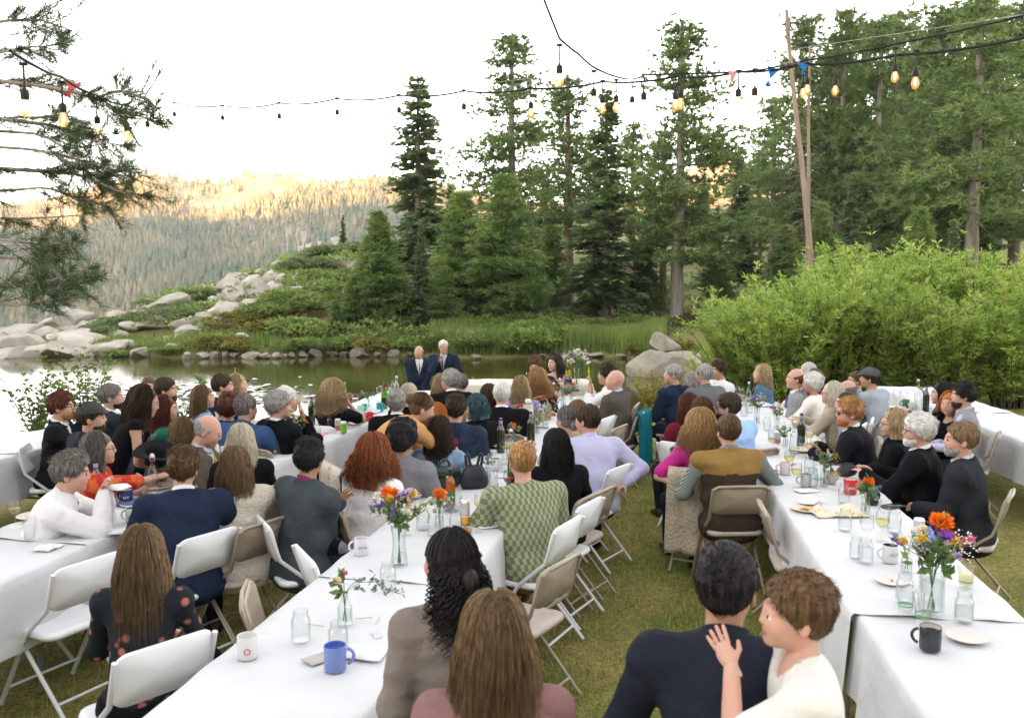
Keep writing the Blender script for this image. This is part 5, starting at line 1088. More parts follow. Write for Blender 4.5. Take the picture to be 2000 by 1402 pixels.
p('F16', 860, 731, 'blonde woman with bare shoulder behind the man in profile', 'bare shouldered blonde', 10, hcol='blonde', hair='long', sex='f', top='strap', tcol=ivory, sleeve=0, depth=10.9)
p('F17', 775, 762, 'grey haired man in black suit beside the leaning woman', 'grey man near the leaning woman', 5, hyaw=-15, hcol='grey', hair='white', top='suit', tcol=black, shirt=sh_white, w=1.1, depth=8.9)
p('F18', 798, 750, 'woman with smooth white blonde bob below the standing men', 'woman with white blonde bob', -10, hcol='whiteblonde', hair='bob', sex='f', top='knit', tcol=black, depth=9.6)
p('F19', 899, 731, 'dark haired man in navy half hidden behind the man in profile', 'half hidden man in navy', 20, hyaw=30, hcol='dgrey', hair='short', top='suit', tcol=navy, depth=11.2)
# -- speakers and couple
p('S1', 818, 675, 'standing man in dark suit and striped blue tie with clasped hands', 'standing man with clasped hands', -170, hyaw=-28, hcol='grey', hair='fringe', pose='stand', top='suit', tcol=navy, shirt=sh_white, tie=t_blue, skin='pink', arms='front', depth=17.0, w=1.12, belly=.015)
p('S2', 866, 665, 'standing white haired man in navy suit and dark red tie holding a microphone', 'standing man with microphone', 172, hyaw=22, hcol='white', hair='short', pose='stand', top='suit', tcol=navy, shirt=sh_blue, tie=t_red, skin='pink', arms=((-.16, .26, 1.02), (.06, .24, 1.38)), hands=('relax', 'grip'), glasses='clear', depth=16.4, w=1.15)
p('G', 1045, 697, 'groom in navy suit with mustache looking down', 'groom', 168, hyaw=-5, hpitch=-16, hcol='brown', hair='quiff', top='suit', tcol=navy, shirt=sh_white, arms='lap')
p('B', 1084, 693, 'bride with long dark waves in a white strap dress', 'bride', 172, hyaw=-42, hcol='dark', hair='wavy', sex='f', top='strap', tcol=ivory, sleeve=0, bottom=ivory, skirt=.9)
# -- middle table row, aisle side
p('C1', 1187, 713, 'young man in white shirt with hands clasped before his face', 'man with clasped hands', 78, hcol='dark', hair='quiff', top='shirt', tcol=white_, arms='clasp', sleeve=.72, hands=('grip', 'grip'), skin='tan', lean=12, chair='b')
p('C2', 1203, 722, 'bald man in taupe suit at the end of the table', 'bald man in taupe suit', 52, hyaw=24, hcol='grey', hair='bald', top='suit', tcol=taupe, shirt=sh_blue, skin='pink', chair='b', w=1.05)
p('C9', 1128, 783, 'fair haired woman mostly hidden behind the ponytail', 'mostly hidden fair haired woman', 30, hcol='lbrown', hair='bob', sex='f', top='knit', tcol=cl('ochre', (.42, .33, .12)), depth=8.5)
p('C3', 1108, 793, 'woman with grey streaked hair in low ponytail and beige sweater', 'woman with grey ponytail', 20, hyaw=14, hcol='dgrey', hair='lowbun', sex='f', top='knit', tcol=lgreen, chair='w')
p('C4', 1149, 792, 'man with dark hair in lavender shirt leaning on his chair', 'man in lavender shirt', 14, hyaw=34, hcol='dark', hair='short', top='shirt', tcol=lavender, w=1.25, arms=((-.14, .36, .80), (.22, -.10, .66)), skin='pink', chair='w', lean=14)
p('C5', 1087, 839, 'woman with sleek black bob in black top raising her hand', 'woman with black bob', 12, hyaw=8, hcol='black', hair='long', sex='f', top='knit', tcol=black, w=1.12, arms=((-.16, .30, 1.02), (.12, .36, .72)), hands=('grip', 'relax'), chair='b')
p('C6', 1020, 864, 'ginger man in green checked knit polo resting on the table', 'man in green checked polo', 28, hyaw=-12, lean=17, hcol='ginger', hair='short', top='tee', tcol=gpat, sleeve=.4, bottom=khaki, w=1.25, arms=((-.12, .38, .82), (.10, .30, .66)), skin='pink', chair='w', vox=.0115)
p('C7', 880, 1033, 'woman with dark curly half ponytail standing by the near table', 'woman with dark curly ponytail', 20, hyaw=18, hcol='black', hair='ringlet', sex='f', pose='stand', top='knit', tcol=cl('taupe_knit', (.20, .17, .15)), skin='olive', sc=.98, lean=6, arms='hang', depth=2.95)
p('C8', 965, 1160, 'person with straight light brown hair seen close from behind', 'person with light brown hair', 6, hcol='lbrown', hair='long', sex='f', pose='stand', top='knit', tcol=cl('mauve_knit', (.22, .12, .12)), sc=.95, arms='hang', depth=2.25, lean=6)
# -- aisle side of the far table row
p('R1', 1316, 712, 'elderly man in navy suit with crossed legs and brown shoes', 'elderly man in navy suit', 42, hyaw=38, hcol='grey', hair='short', top='suit', tcol=navy, skin='pink', chair='b', bottom=cl('navy_trouser', (.015, .02, .04)), shoes=mat('brown_shoe', (.10, .04, .022), .35, .5))
p('R2', 1339, 721, 'blonde woman glimpsed behind the elderly man', 'glimpsed blonde', 40, hcol='blonde', hair='bob', sex='f', top='knit', tcol=cream, depth=12.2)
p('R3', 1353, 727, 'woman with frizzy grey hair and dark red scarf', 'woman with frizzy grey hair', 35, hcol='grey', hair='wavy', sex='f', top='knit', tcol=wine, depth=11.7)
p('R4', 1376, 712, 'grey haired man in grey fleece seen from behind', 'man in grey fleece', 28, hyaw=18, hcol='grey', hair='short', top='shirt', tcol=greyk, w=1.2, chair='b')
p('R5', 1405, 706, 'mustached man in white shirt and bolo tie with raised sunglasses', 'man with bolo tie', 118, hyaw=-5, hcol='dark', hair='quiff', glasses='top', top='shirt', tcol=white_, tie=t_black, skin='tan', depth=12.0)
p('R6', 1345, 769, 'woman with long auburn hair seen from behind', 'woman with auburn hair', 15, hcol='auburn', hair='straight', sex='f', top='knit', tcol=wine, chair='w')
p('R7', 1371, 777, 'woman with brown hair in pale denim beside the auburn hair', 'brown haired woman in denim', 18, hcol='brown', hair='bob', sex='f', top='jacket', tcol=denim, chair='b', depth=8.0)
p('R8', 1368, 805, 'woman with wavy blonde hair in magenta blouse, elbow on chair', 'woman in magenta blouse', 10, hyaw=5, hcol='strawberry', hair='curly', sex='f', top='tee', tcol=magenta, sleeve=.42, arms=((-.20, -.14, .66), (.14, .36, .80)), chair='b', w=1.08)
p('R9', 1424, 769, 'man in light blue shirt and sunglasses leaning on the table', 'man in light blue shirt', 32, hyaw=30, hcol='dark', hair='short', glasses='sun', beard='dark', top='shirt', tcol=lblue, w=1.3, arms='table', lean=18)
p('R10', 1424, 811, 'man in tan and brown vest over a checked shirt', 'man in two tone vest', 4, hyaw=4, hcol='brown', hair='short', top='vest', tcol=vbrown, tcol2=olive, shirt=gingham, w=1.22, arms=((-.2, .3, .66), (.30, .34, .80)), bottom=dgreen, chair='b', skin='pink', vox=.0125)
p('R11', 1420, 1066, 'man with black hair and navy sweater hugged by the boy', 'man hugged by the boy', -14, hyaw=-14, lean=16, pose='stand', hcol='black', hair='short', skin='tan', top='shirt', tcol=cl('navy_sweater', (.018, .022, .034)), shirt=None, w=1.05, depth=2.5, arms=((-.2, .30, .95), (.22, .32, 1.0)))
p('R12', 1562, 1120, 'boy with brown hair reaching his hand to the man\'s neck', 'boy', 82, hyaw=2, sex='c', hcol='brown', hair='short', skin='pink', top='tee', tcol=cl('boy_tee', (.70, .68, .64), var=.05), sleeve=.4, depth=2.28, sc=1.1, arms='neck', hands=('flat', 'relax'), bottom=navy, vox=.009)
# -- willow side of the far table row
p('Q1', 1489, 712, 'woman with half tied blonde hair in blue jacket before the willow', 'blonde in blue jacket', 62, hyaw=24, hcol='blonde', hair='long', sex='f', top='jacket', tcol=medblue, chair='w')
p('Q2', 1556, 719, 'man with receding brown hair in grey suit and purple tie', 'man in grey suit', 72, hyaw=8, hcol='brown', hair='fringe', top='suit', tcol=greysuit, shirt=sh_white, tie=t_purple, skin='pink', bottom=plum, w=1.1)
p('Q3', 1578, 709, 'white haired woman peeking over the man in grey suit', 'peeking white haired woman', 75, hcol='white', hair='bob', sex='f', top='knit', tcol=greyk, depth=12.3)
p('Q3b', 1590, 721, 'dark grey haired woman behind the white sweater', 'dark grey haired woman', 75, hcol='dgrey', hair='bob', sex='f', top='knit', tcol=wine, depth=11.6)
p('Q4', 1588, 729, 'woman with short white hair and white sweater, hand at chin', 'woman in white sweater', 56, hyaw=18, hcol='white', hair='white', sex='f', top='knit', tcol=ivory, arms='chinr', w=1.1, chair='w', skin='tan')
p('Q5', 1627, 746, 'woman with long platinum hair and beige boucle cardigan', 'woman with platinum hair', 58, hyaw=15, hcol='whiteblonde', hair='straight', sex='f', top='jacket', tcol=beigek, arms='table', glasses='clear')
p('Q6', 1656, 742, 'bald headed man behind the platinum hair', 'bald headed man', 60, hcol='dgrey', hair='fringe', top='shirt', tcol=teal, depth=10.2, skin='pink')
p('Q7', 1655, 764, 'man with cropped dark hair behind the ginger beard', 'man with cropped dark hair', 72, hyaw=8, hcol='dark', hair='buzz', top='suit', tcol=greysuit, shirt=sh_white, depth=8.9)
p('Q8', 1662, 779, 'man with ginger beard and sunglasses in black suit', 'man with ginger beard', 64, hyaw=16, hcol='ginger', hair='quiff', beard='orange', glasses='sun', top='suit', tcol=dksuit, shirt=sh_white, tie=t_red, arms='table', w=1.3, lean=14, skin='pink')
p('Q9', 1748, 800, 'woman with honey bob and glasses in black bow blouse', 'woman with honey bob', 66, hyaw=12, hcol='blonde', hair='bob', sex='f', glasses='clear', top='jacket', tcol=black, arms='lap', w=1.12, chair='w')
p('Q10', 1797, 810, 'white bearded man with silver glasses in black suit', 'white bearded man', 58, hyaw=18, hcol='white', hair='white', beard='white', glasses='clear', top='suit', tcol=black, shirt=sh_white, tie=t_fl, arms='table', w=1.25, skin='pink', lean=6, chair='b')
p('Q11', 1880, 826, 'grey bearded man in charcoal jacket and dotted shirt', 'man in charcoal jacket', 56, hyaw=18, hcol='lbrown', hair='short', beard='grey', top='suit', tcol=charc, shirt=sh_dot, w=1.15, skin='pink', chair='b')
p('T1', 1674, 725, 'person with pulled back brown hair and glasses beside the grey cap', 'person in glasses by the cap', 82, hcol='brown', hair='bun', sex='f', glasses='clear', top='tee', tcol=teal, sleeve=.4, depth=11.2)
p('T2', 1701, 719, 'man in grey cap and grey shirt leaning over the far table', 'man in grey cap', 38, hyaw=24, hcol='dark', hair='short', hat=greycap, top='tee', tcol=greytee, sleeve=.42, w=1.15, lean=16, skin='tan', chair='b')
p('T3', 1842, 747, 'woman with long black hair in black jacket at the far table', 'woman with long black hair', 50, hyaw=18, hcol='black', hair='straight', sex='f', top='jacket', tcol=black)
p('T4', 1857, 766, 'woman with curled orange hair facing the lens at the far table', 'woman with curled orange hair', 118, hyaw=12, hcol='orange', hair='wavy', sex='f', top='knit', tcol=black, depth=8.9)
p('T5', 1884, 749, 'dark haired man in lavender shirt and grey vest', 'man in grey vest', 60, hyaw=14, hcol='black', hair='quiff', top='vest', tcol=greysuit, shirt=lavender, beard='dark')
# microphone
q = PERSONS['S2']; e_, t_ = q['tg'][1]; m = MB(); m.tube([(0, 0, -.09), (0, 0, .05)], [.011, .016], 8); m.lathe([(.0, .115), (.016, .11), (.025, .09), (.024, .07), (.016, .05)], 10)
W = q['root'] + Vector(rotz(q['th']) @ (t_ + np.array([-.01, .05, .03]))); o = obj('microphone', m.mesh('microphone', mat('mic_black', (.03, .03, .032), .45, .4)), None, W, (rad(20), 0, q['th'])); tag(o, 'black hand microphone held by the white haired speaker', 'microphone')
# wide brim hat held by the standing woman
q = PERSONS['L6']; e_, t_ = q['tg'][1]; m = MB(); th_ = np.linspace(0, 6.283, 29)[:-1]
rr_ = np.array([.07, .095, .10, .102, .15, .20, .205, .20]); zz_ = np.array([.13, .12, .06, .0, -.004, .0, .004, .006]); V = []
for r0, z0 in zip(rr_ * .82, zz_ * .75): V.append(np.c_[r0 * 1.05 * np.cos(th_), r0 * np.sin(th_) * .92, z0 + (.045 * np.cos(2 * th_) * max(0, (r0 - .1) / .1))])
n = 28; V = np.concatenate(V); i = np.arange(7)[:, None] * n; j = np.arange(n)[None]; F = np.stack([i + j, i + (j + 1) % n, i + n + (j + 1) % n, i + n + j], -1).reshape(-1, 4); m.add(V, F); m.add(V[:n], [list(range(n))])
W = PD(308, 884, q['root'].y - .12); o = obj('hat', m.mesh('hat', mat('hat_felt', (.014, .014, .016), .9, .1, var=.2, vscale=30)), None, W, (rad(198), rad(12), .3)); tag(o, 'black wide brimmed hat held upside down by the standing woman', 'hat')
# ================================================================== CHAIRS
wplast = mat('chair_white_plastic', (.74, .75, .77), .45, .4, var=.04, vscale=5); wmet = mat('chair_white_metal', (.62, .63, .65), .4, .4); bmet = mat('chair_beige_metal', (.30, .25, .19), .42, .45, var=.06); bpad = mat('chair_beige_pad', (.42, .36, .31), .5, .35, var=.06, vscale=10); rub = mat('rubber_foot', (.05, .05, .05), .8)
def rounded_slab(w, d, t, r=.05, n=5, bowl=0.0):
    """rounded rectangle slab in xy, thickness t in z, slightly dished"""
    o = []
    for cx, cy, a0 in ((w / 2 - r, d / 2 - r, 0), (-w / 2 + r, d / 2 - r, 90), (-w / 2 + r, -d / 2 + r, 180), (w / 2 - r, -d / 2 + r, 270)):
        for k in range(n): a = rad(a0 + 90 * k / (n - 1)); o.append((cx + r * math.cos(a), cy + r * math.sin(a)))
    o = np.array(o); N_ = len(o); rings = [(1.0, -t / 2), (1.03, 0), (1.0, t / 2), (.93, t / 2 + .004), (.6, t / 2 - bowl * .6), (.25, t / 2 - bowl)]
    V = np.concatenate([np.c_[o * s, np.full(N_, z)] for s, z in rings] + [np.array([[0, 0, t / 2 - bowl], [0, 0, -t / 2]])]); i = np.arange(5)[:, None] * N_; j = np.arange(N_)[None]; F4 = np.stack([i + j, i + (j + 1) % N_, i + N_ + (j + 1) % N_, i + N_ + j], -1).reshape(-1, 4)
    jj = np.arange(N_); c = 6 * N_; F3 = np.concatenate([np.stack([5 * N_ + jj, 5 * N_ + (jj + 1) % N_, np.full(N_, c)], -1), np.stack([(jj + 1) % N_, jj, np.full(N_, c + 1)], -1)]); return V, F4, F3
def slab(m, w, d, t, M, c, r=.05, bowl=0.0, bend=0.0):
    V, a, b = rounded_slab(w, d, t, r, bowl=bowl)
    if bend: V[:, 2] += bend * (V[:, 0] / (w / 2)) ** 2
    k = m.n; V = V @ np.array(M).T + np.array(c); m.add(V, a); m.v.append(np.zeros((0, 3))); m.f.setdefault((3, m.cur), []).append(b + k)
CHAIR = {}
def chair_meshes(kind):
    if kind in CHAIR: return CHAIR[kind]
    fr, sm_ = (wmet, wplast) if kind == 'w' else (bmet, bpad); tr_ = .0125 if kind == 'w' else .0115; P_ = []
    m = MB(); slab(m, .40, .38, .032, np.eye(3), (0, .02, .435), .07, .012); P_.append(('seat', m.mesh('chair_seat', sm_)))
    a = rad(-14); Mb = np.array([[1, 0, 0], [0, math.sin(a), -math.cos(a)], [0, math.cos(a), math.sin(a)]]); Mb = np.stack([np.array([1, 0, 0]), np.array([0, math.sin(a), math.cos(a)]), np.array([0, math.cos(a), -math.sin(a)])], 1)
    m = MB(); slab(m, .42, .22 if kind == 'b' else .24, .020, Mb, (0, -.225, .70), .06, .004, .018); P_.append(('backrest', m.mesh('chair_back', sm_ if kind == 'w' else bmet)))
    for sg in (-1, 1):
        x = sg * (.215 if kind == 'w' else .212); m = MB(); m.tube([(x, .245, .005), (x, .02, .40), (x * .99, -.165, .55), (x * .985, -.245, .79)] if kind == 'b' else [(x, .25, .005), (x, .0, .44), (x, -.18, .60), (x, -.245, .80)], tr_, 7); P_.append(('front_leg', m.mesh('chair_front_leg', fr)))
        x = sg * .19; m = MB(); m.tube([(x, .13, .425), (x, -.06, .22), (x, -.26, .005)], tr_ * .95, 7); P_.append(('rear_leg', m.mesh('chair_rear_leg', fr)))
    m = MB(); m.tube([(-.212, .18, .115), (.212, .18, .115)], .009, 6); P_.append(('stretcher', m.mesh('chair_bar_front', fr))); m = MB(); m.tube([(-.19, -.19, .085), (.19, -.19, .085)], .009, 6); P_.append(('stretcher', m.mesh('chair_bar_rear', fr)))
    if kind == 'b': m = MB(); m.tube([(-.209, -.2445, .785), (-.17, -.252, .808), (0, -.262, .812), (.17, -.252, .808), (.209, -.2445, .785)], tr_, 7); P_.append(('top_rail', m.mesh('chair_top_rail', fr)))
    CHAIR[kind] = P_; return P_
def put_chair(kind, x, y, th, label, z=0.0):
    e = empty('folding_chair', (x, y, z), th); tag(e, label, 'chair', 'white folding chairs' if kind == 'w' else 'beige folding chairs')
    for nm, me in chair_meshes(kind): obj(nm, me, e)
    return e
KN = {'w': 'white plastic', 'b': 'beige metal'}
ci = 0
CR = dict(L19=60, L20=58, L21=56, F1=48, L5=50, L7=50, L8=48, F2=-62, F3=-60, F4=-58, F5=-58, F7=-60, F8=-55, F9=-50, C3=58, C4=56, C5=60, C6=62, C2=66, C1=75, R6=-40, R7=-42, R8=-25)
for pid, q in PERSONS.items():
    q['chair_rot'] = CR.get(pid)
    if q['pose'] == 'sit' and pid != 'R12':
        k = q['chair'] or ('w' if ci % 3 == 0 else 'b'); ci += 1
        put_chair(k, q['root'].x, q['root'].y, q['th'] if q['chair_rot'] is None else rad(q['chair_rot']), '%s folding chair under the %s' % (KN[k], q['desc']), max(0, q['root'].z) if abs(q['root'].z) < .05 else q['root'].z)
def chair_px(kind, px, py, rot, label, name=None):   # top centre of the back at that pixel
    th = rad(rot); W = P(px, py, .80); off = rotz(th) @ np.array([0, -.25, 0]); return put_chair(kind, W.x - off[0], W.y - off[1], th, label)
E_CH = {}
for key, k, px, py, rot, lb in [('e1', 'w', 178, 1100, 62, 'empty white folding chair beside the very long haired person'), ('e2', 'b', 478, 1160, -78, 'empty beige folding chair drawn up to the near table'), ('e3', 'w', 590, 1085, -62, 'empty white folding chair next to the white text mug'), ('e4', 'b', 1100, 1100, 58, 'empty beige padded chair behind the ginger man'), ('e6', 'b', 1487, 990, -98, 'empty brown folding chair beside the man in two tone vest'), ('e7', 'w', 1190, 818, 62, 'empty padded chair beside the bald man in taupe suit'), ('e9', 'w', 1706, 822, 66, 'empty white folding chair behind the ginger bearded man'), ('e10', 'b', 648, 918, -60, 'folding chair under the draped sherpa coat'), ('e11', 'b', 1212, 835, 62, 'empty beige folding chair in the aisle beside the bald man'), ('e12', 'w', 1155, 985, 60, 'white folding chair pushed back behind the black bob'), ('e13', 'b', 1180, 960, 58, 'beige folding chair between lavender shirt and black bob')]:
    E_CH[key] = chair_px(k, px, py, rot, lb)
# garments hung over chair backs
def drape(name, ch, w, drop_b, drop_f, m, label, seed, cat, dz=.0, flare=.1):
    nx, ns = 15, 22; r_ = np.random.RandomState(seed); V = []
    tot = drop_b + drop_f
    for i in range(ns):
        s = i / (ns - 1) * tot - drop_f
        for j in range(nx):
            u = (j / (nx - 1) - .5) * 2; dr = abs(s); y0 = -.26 if s > 0 else -.225; fold = .022 * math.sin(u * 7 + seed) * min(1, dr / .12) + .012 * math.sin(u * 15 + 2)* min(1, dr / .2)
            y = y0 - (.012 + .07 * dr * (.3 if s > 0 else -.2)) * (1 if s > 0 else -1) + (fold if s > 0 else -fold); z = .828 + dz - dr
            if abs(s) < .03: y = -.245 - s * .6; z = .835 + dz - abs(s) * .3
            V.append((u * (w / 2) * (1 + flare * dr), y, max(z, .03)))
    i = np.arange(ns - 1)[:, None] * nx; j = np.arange(nx - 1)[None]; F = np.stack([i + j, i + j + 1, i + nx + j + 1, i + nx + j], -1).reshape(-1, 4)
    me = mesh_np(name, V, F, [m]); o = obj(name, me, None, ch.location, ch.rotation_euler); so = o.modifiers.new('t', 'SOLIDIFY'); so.thickness = .014; tag(o, label, cat); return o
def chair_of(pid): q = PERSONS[pid]; return q
drape('coat', E_CH['e10'], .46, .5, .25, creamfur, 'cream sherpa coat draped over a chair back', 1, 'coat')
class _C: pass
def chair_ref(pid):
    q = PERSONS[pid]; c = _C(); c.location = q['root'].copy(); c.rotation_euler = (0, 0, q['th'] if q['chair_rot'] is None else rad(q['chair_rot'])); return c
drape('coat', chair_ref('C2'), .42, .62, .2, cl('teal_coat', (.008, .12, .15)), 'teal coat hanging from the bald man\'s chair', 3, 'coat')
drape('cardigan', chair_ref('R8'), .42, .66, .25, cl('cable_knit', (.50, .42, .33), bump=1.0, bscale=45), 'beige cable knit cardigan hanging from the chair of the magenta blouse', 5, 'cardigan')
# ================================================================== TABLES
TZ = .752
tcl = mat('white_tablecloth', (.58, .585, .60), .9, .1, var=.02, vscale=3, bump=1.0, bscale=5)
tcl2 = mat('ivory_tablecloth', (.60, .575, .49), .9, .1, var=.02, vscale=3, bump=.6, bscale=4.5)
ttop = mat('table_laminate', (.55, .54, .5), .5); tleg = mat('table_leg_metal', (.25, .25, .26), .4, .5, .6)
def table_parts(e, L, W):
    m = MB(); m.box((0, L / 2, .712), (W - .01, L - .01, .035)); obj('tabletop', m.mesh('tabletop', ttop, False), e)
    for yy in (.35, L - .35):
        for sg in (-1, 1):
            m = MB(); m.tube([(sg * .30, yy, 0), (sg * .30, yy, .70)], .014, 8); obj('leg', m.mesh('table_leg', tleg), e)
        m = MB(); m.tube([(-.30, yy, .25), (.30, yy, .25)], .010, 6); obj('crossbar', m.mesh('table_bar', tleg), e)
def cloth_mesh(L, W, drop, free0, free1, seed, m, dz=0.0):
    r_ = np.random.RandomState(seed); a0 = -drop if free0 else -.05; a1 = L + drop if free1 else L - .002
    us = np.unique(np.concatenate([np.linspace(a0, 0, 9 if free0 else 3), np.linspace(0, L, 62), np.linspace(L, a1, 9 if free1 else 2)]))
    vs = np.concatenate([np.linspace(-W / 2 - drop, -W / 2 - .012, 9), np.linspace(-W / 2, W / 2, 15), np.linspace(W / 2 + .012, W / 2 + drop, 9)])
    U, Vv = np.meshgrid(us, vs, indexing='ij'); ox = np.clip(np.abs(Vv) - W / 2, 0, None); sx = np.sign(Vv)
    if free0 or free1: oy = np.where(free0, np.clip(-U, 0, None), 0) + np.where(free1, np.clip(U - L, 0, None), 0)
    else: oy = np.zeros_like(U)
    sy = np.where(U < L / 2, -1, 1); dr = np.maximum(ox, oy) + .25 * np.minimum(ox, oy); dr = np.minimum(dr, drop * 1.12)
    ph = r_.uniform(0, 6.28, 6); fold = (.5 * np.sin(U * 11 + ph[0] + 1.5 * np.sin(U * 2.3 + ph[1])) + .35 * np.sin(U * 23 + ph[2]) + .3 * np.sin(U * 5 + ph[5]))
    foldy = .6 * np.sin(Vv * 14 + ph[3]) + .3 * np.sin(Vv * 27 + ph[4]); fl = np.clip(dr / drop, 0, 1.1)
    X = np.clip(Vv, -W / 2, W / 2) + sx * (ox > 0) * (.012 + .035 * fl + .026 * fl * fold) * np.where(ox > 0, 1, 0)
    Y = np.clip(U, 0 if free0 else -9, L if free1 else 9) + sy * (oy > 0) * (.012 + .035 * fl + .022 * fl * foldy)
    both = (ox > 0) & (oy > 0); kk = np.minimum(ox, oy); X = X + np.where(both, sx * kk * .35, 0); Y = Y + np.where(both, sy * kk * .35, 0)
    edge = np.clip(1 - dr / .03, 0, 1); Z = .7465 + dz - dr * (1 - .15 * edge) + np.where(dr == 0, .0036 * np.sin(U * 9 + Vv * 4 + ph[0]) + .0028 * np.sin(U * 3.1 - Vv * 15 + ph[1]) + .004 * np.exp(-((U - L * .25) / .014) ** 2) + .004 * np.exp(-((U - L * .75) / .014) ** 2) - .003 * np.exp(-((Vv + .2) / .012) ** 2) + .0024 * np.sin(U * 21 + 6 * np.sin(Vv * 5 + ph[4])) + .002 * np.exp(-((U - L * .5) / .012) ** 2) + .0016 * np.exp(-((Vv - .02) / .010) ** 2), 0)
    Z = np.maximum(Z, .02); Z += .004 * np.sin(U * 3 + ph[2]) * fl
    if not free0: Z += .006 * np.exp(-((U + .03) / .03) ** 2) * (1 + np.sin(Vv * 19 + ph[3])) * (dr == 0)
    V = np.stack([X, Y, Z], -1).reshape(-1, 3); nx, ny = U.shape; i = np.arange(nx - 1)[:, None] * ny; j = np.arange(ny - 1)[None]; F = np.stack([i + j, i + j + 1, i + ny + j + 1, i + ny + j], -1).reshape(-1, 4)[:, ::-1]
    return mesh_np('tablecloth', V, F, [m])
def table(ox, oy, ang, s, L, free0, free1, label, clabel, seed, group, m=None, W=.76, drop=.40, off=0.0, dz=0.0):
    a = rad(ang); d = (math.sin(a), math.cos(a)); n = (math.cos(a), -math.sin(a)); x = ox + d[0] * s + n[0] * off; y = oy + d[1] * s + n[1] * off
    z = 0.0
    e = empty('folding_table', (x, y, z), -a); tag(e, label, 'table', group); table_parts(e, L, W)
    o = obj('tablecloth', cloth_mesh(L, W, drop, free0, free1, seed, m or tcl, dz), None, (x, y, z), (0, 0, -a)); tag(o, clabel, 'tablecloth', 'white tablecloths')
T_ = 2.44
nmC = ['near end', 'second', 'third', 'far end']
for k in range(4): table(-.63, 4.51, 11.4, T_ * (k - 1), T_ - .004, k == 0, k == 3, 'long folding table in the middle row, %s one from the camera' % ('first second third fourth'.split()[k]), 'white cloth on the middle row table, %s from the camera' % ('first second third fourth'.split()[k]), 20 + k, 'middle row tables', dz=.002 * (k % 2))
for k in range(4): table(-2.93, 4.88, 11.9, -2.1 + T_ * k, T_ - .004, k == 0, k == 3, 'long folding table in the row by the pine, %s one from the camera' % ('first second third fourth'.split()[k]), 'white cloth on the pine side row table, %s from the camera' % ('first second third fourth'.split()[k]), 30 + k, 'pine side row tables', dz=.002 * (k % 2))
for k in range(2): table(-4.68, 8.3, 13, -2.83 + T_ * k, T_ - .004, k == 0, k == 1, 'long folding table beside the lake, %s' % ('partly out of view', 'ending near the floral tie')[k], 'white cloth on the lakeside table, %s' % ('partly out of view', 'ending near the floral tie')[k], 40 + k, 'lakeside tables', dz=.002 * k)
for k in range(4): table(2.27, 6.11, 8, -2.12 - T_ + T_ * k, T_ - .004, k == 0, k == 3, 'long folding table in the willow side row, %s one from the camera' % ('first second third fourth'.split()[k]), 'white cloth on the willow side row table, %s from the camera' % ('first second third fourth'.split()[k]), 50 + k, 'willow side row tables', off=.03 if k == 0 else 0, dz=-.003 if k == 0 else .002 * (k % 2))
for k in range(2): table(5.38, 9.4, 5, -1.5 + T_ * k, T_ - .004, k == 0, k == 1, 'long folding table close under the willow, %s' % ('nearer one', 'farther one')[k], 'white cloth on the table under the willow, %s' % ('nearer one', 'farther one')[k], 60 + k, 'tables under the willow', dz=.002 * k)
table(-.75, 13.42, 90, 0, 1.95, True, True, 'short folding table of the bride and groom', 'ivory cloth on the couple\'s table', 70, 'couple table', tcl2, drop=.6)
# ================================================================== TABLEWARE
def glassmat(name, tint=(.96, .98, .98), edge=.12, rough=.03):
    if name in MATS: return MATS[name]
    m = bpy.data.materials.new(name); m.use_nodes = True; MATS[name] = m; nt = m.node_tree; nt.nodes.remove(nt.nodes['Principled BSDF']); N = nt.nodes.new; L = nt.links.new; o = nt.nodes['Material Output']
    t = N('ShaderNodeBsdfTransparent'); t.inputs[0].default_value = (*tint, 1); g = N('ShaderNodeBsdfGlossy'); g.inputs['Roughness'].default_value = rough; g.inputs['Color'].default_value = (.9, .93, .94, 1)
    lw = N('ShaderNodeLayerWeight'); lw.inputs['Blend'].default_value = .3; mr = N('ShaderNodeMapRange'); mr.inputs['To Min'].default_value = .025; mr.inputs['To Max'].default_value = .03 + edge * 2; L(lw.outputs['Facing'], mr.inputs[0])
    mc = N('ShaderNodeMix'); mc.data_type = 'RGBA'; mc.inputs['A'].default_value = (*tint, 1); mc.inputs['B'].default_value = (*[c * .55 for c in tint], 1); pw = N('ShaderNodeMath'); pw.operation = 'POWER'; pw.inputs[1].default_value = 2.5; L(lw.outputs['Facing'], pw.inputs[0]); L(pw.outputs[0], mc.inputs['Factor']); L(mc.outputs['Result'], t.inputs[0])
    mx = N('ShaderNodeMixShader'); L(mr.outputs[0], mx.inputs[0]); L(t.outputs[0], mx.inputs[1]); L(g.outputs[0], mx.inputs[2]); L(mx.outputs[0], o.inputs['Surface']); return m
gclear = glassmat('clear_glass', (.965, .975, .972)); gthin = glassmat('thin_glass', (.98, .985, .985), .08); ggreen = glassmat('green_glass', (.30, .52, .10), .1); gamber = mat('amber_glass', (.30, .075, .008), .1, .6); gdark = mat('dark_bottle_glass', (.018, .022, .006), .08, .6, coat=.5); wwine = glassmat('white_wine', (.93, .88, .55), .04); rwine = mat('red_wine', (.20, .012, .02), .1, .5); gwater = glassmat('water_in_glass', (.93, .95, .94), .05)
LATHE = {}
def lath(key, prof, m, n=18):
    if key not in LATHE: mb = MB(); mb.lathe(prof, n); LATHE[key] = sharpen(mb.mesh(key, m), 60)
    return LATHE[key]
ITEMS = []
def at(px, py, z=TZ): return P(px, py, z)
def thing(name, px, py, label, cat, group=None, rz=None, s=1.0):
    e = empty(name, at(px, py), R.uniform(0, 6.28) if rz is None else rz); e.scale = (s, s, s); tag(e, label, cat, group); return e
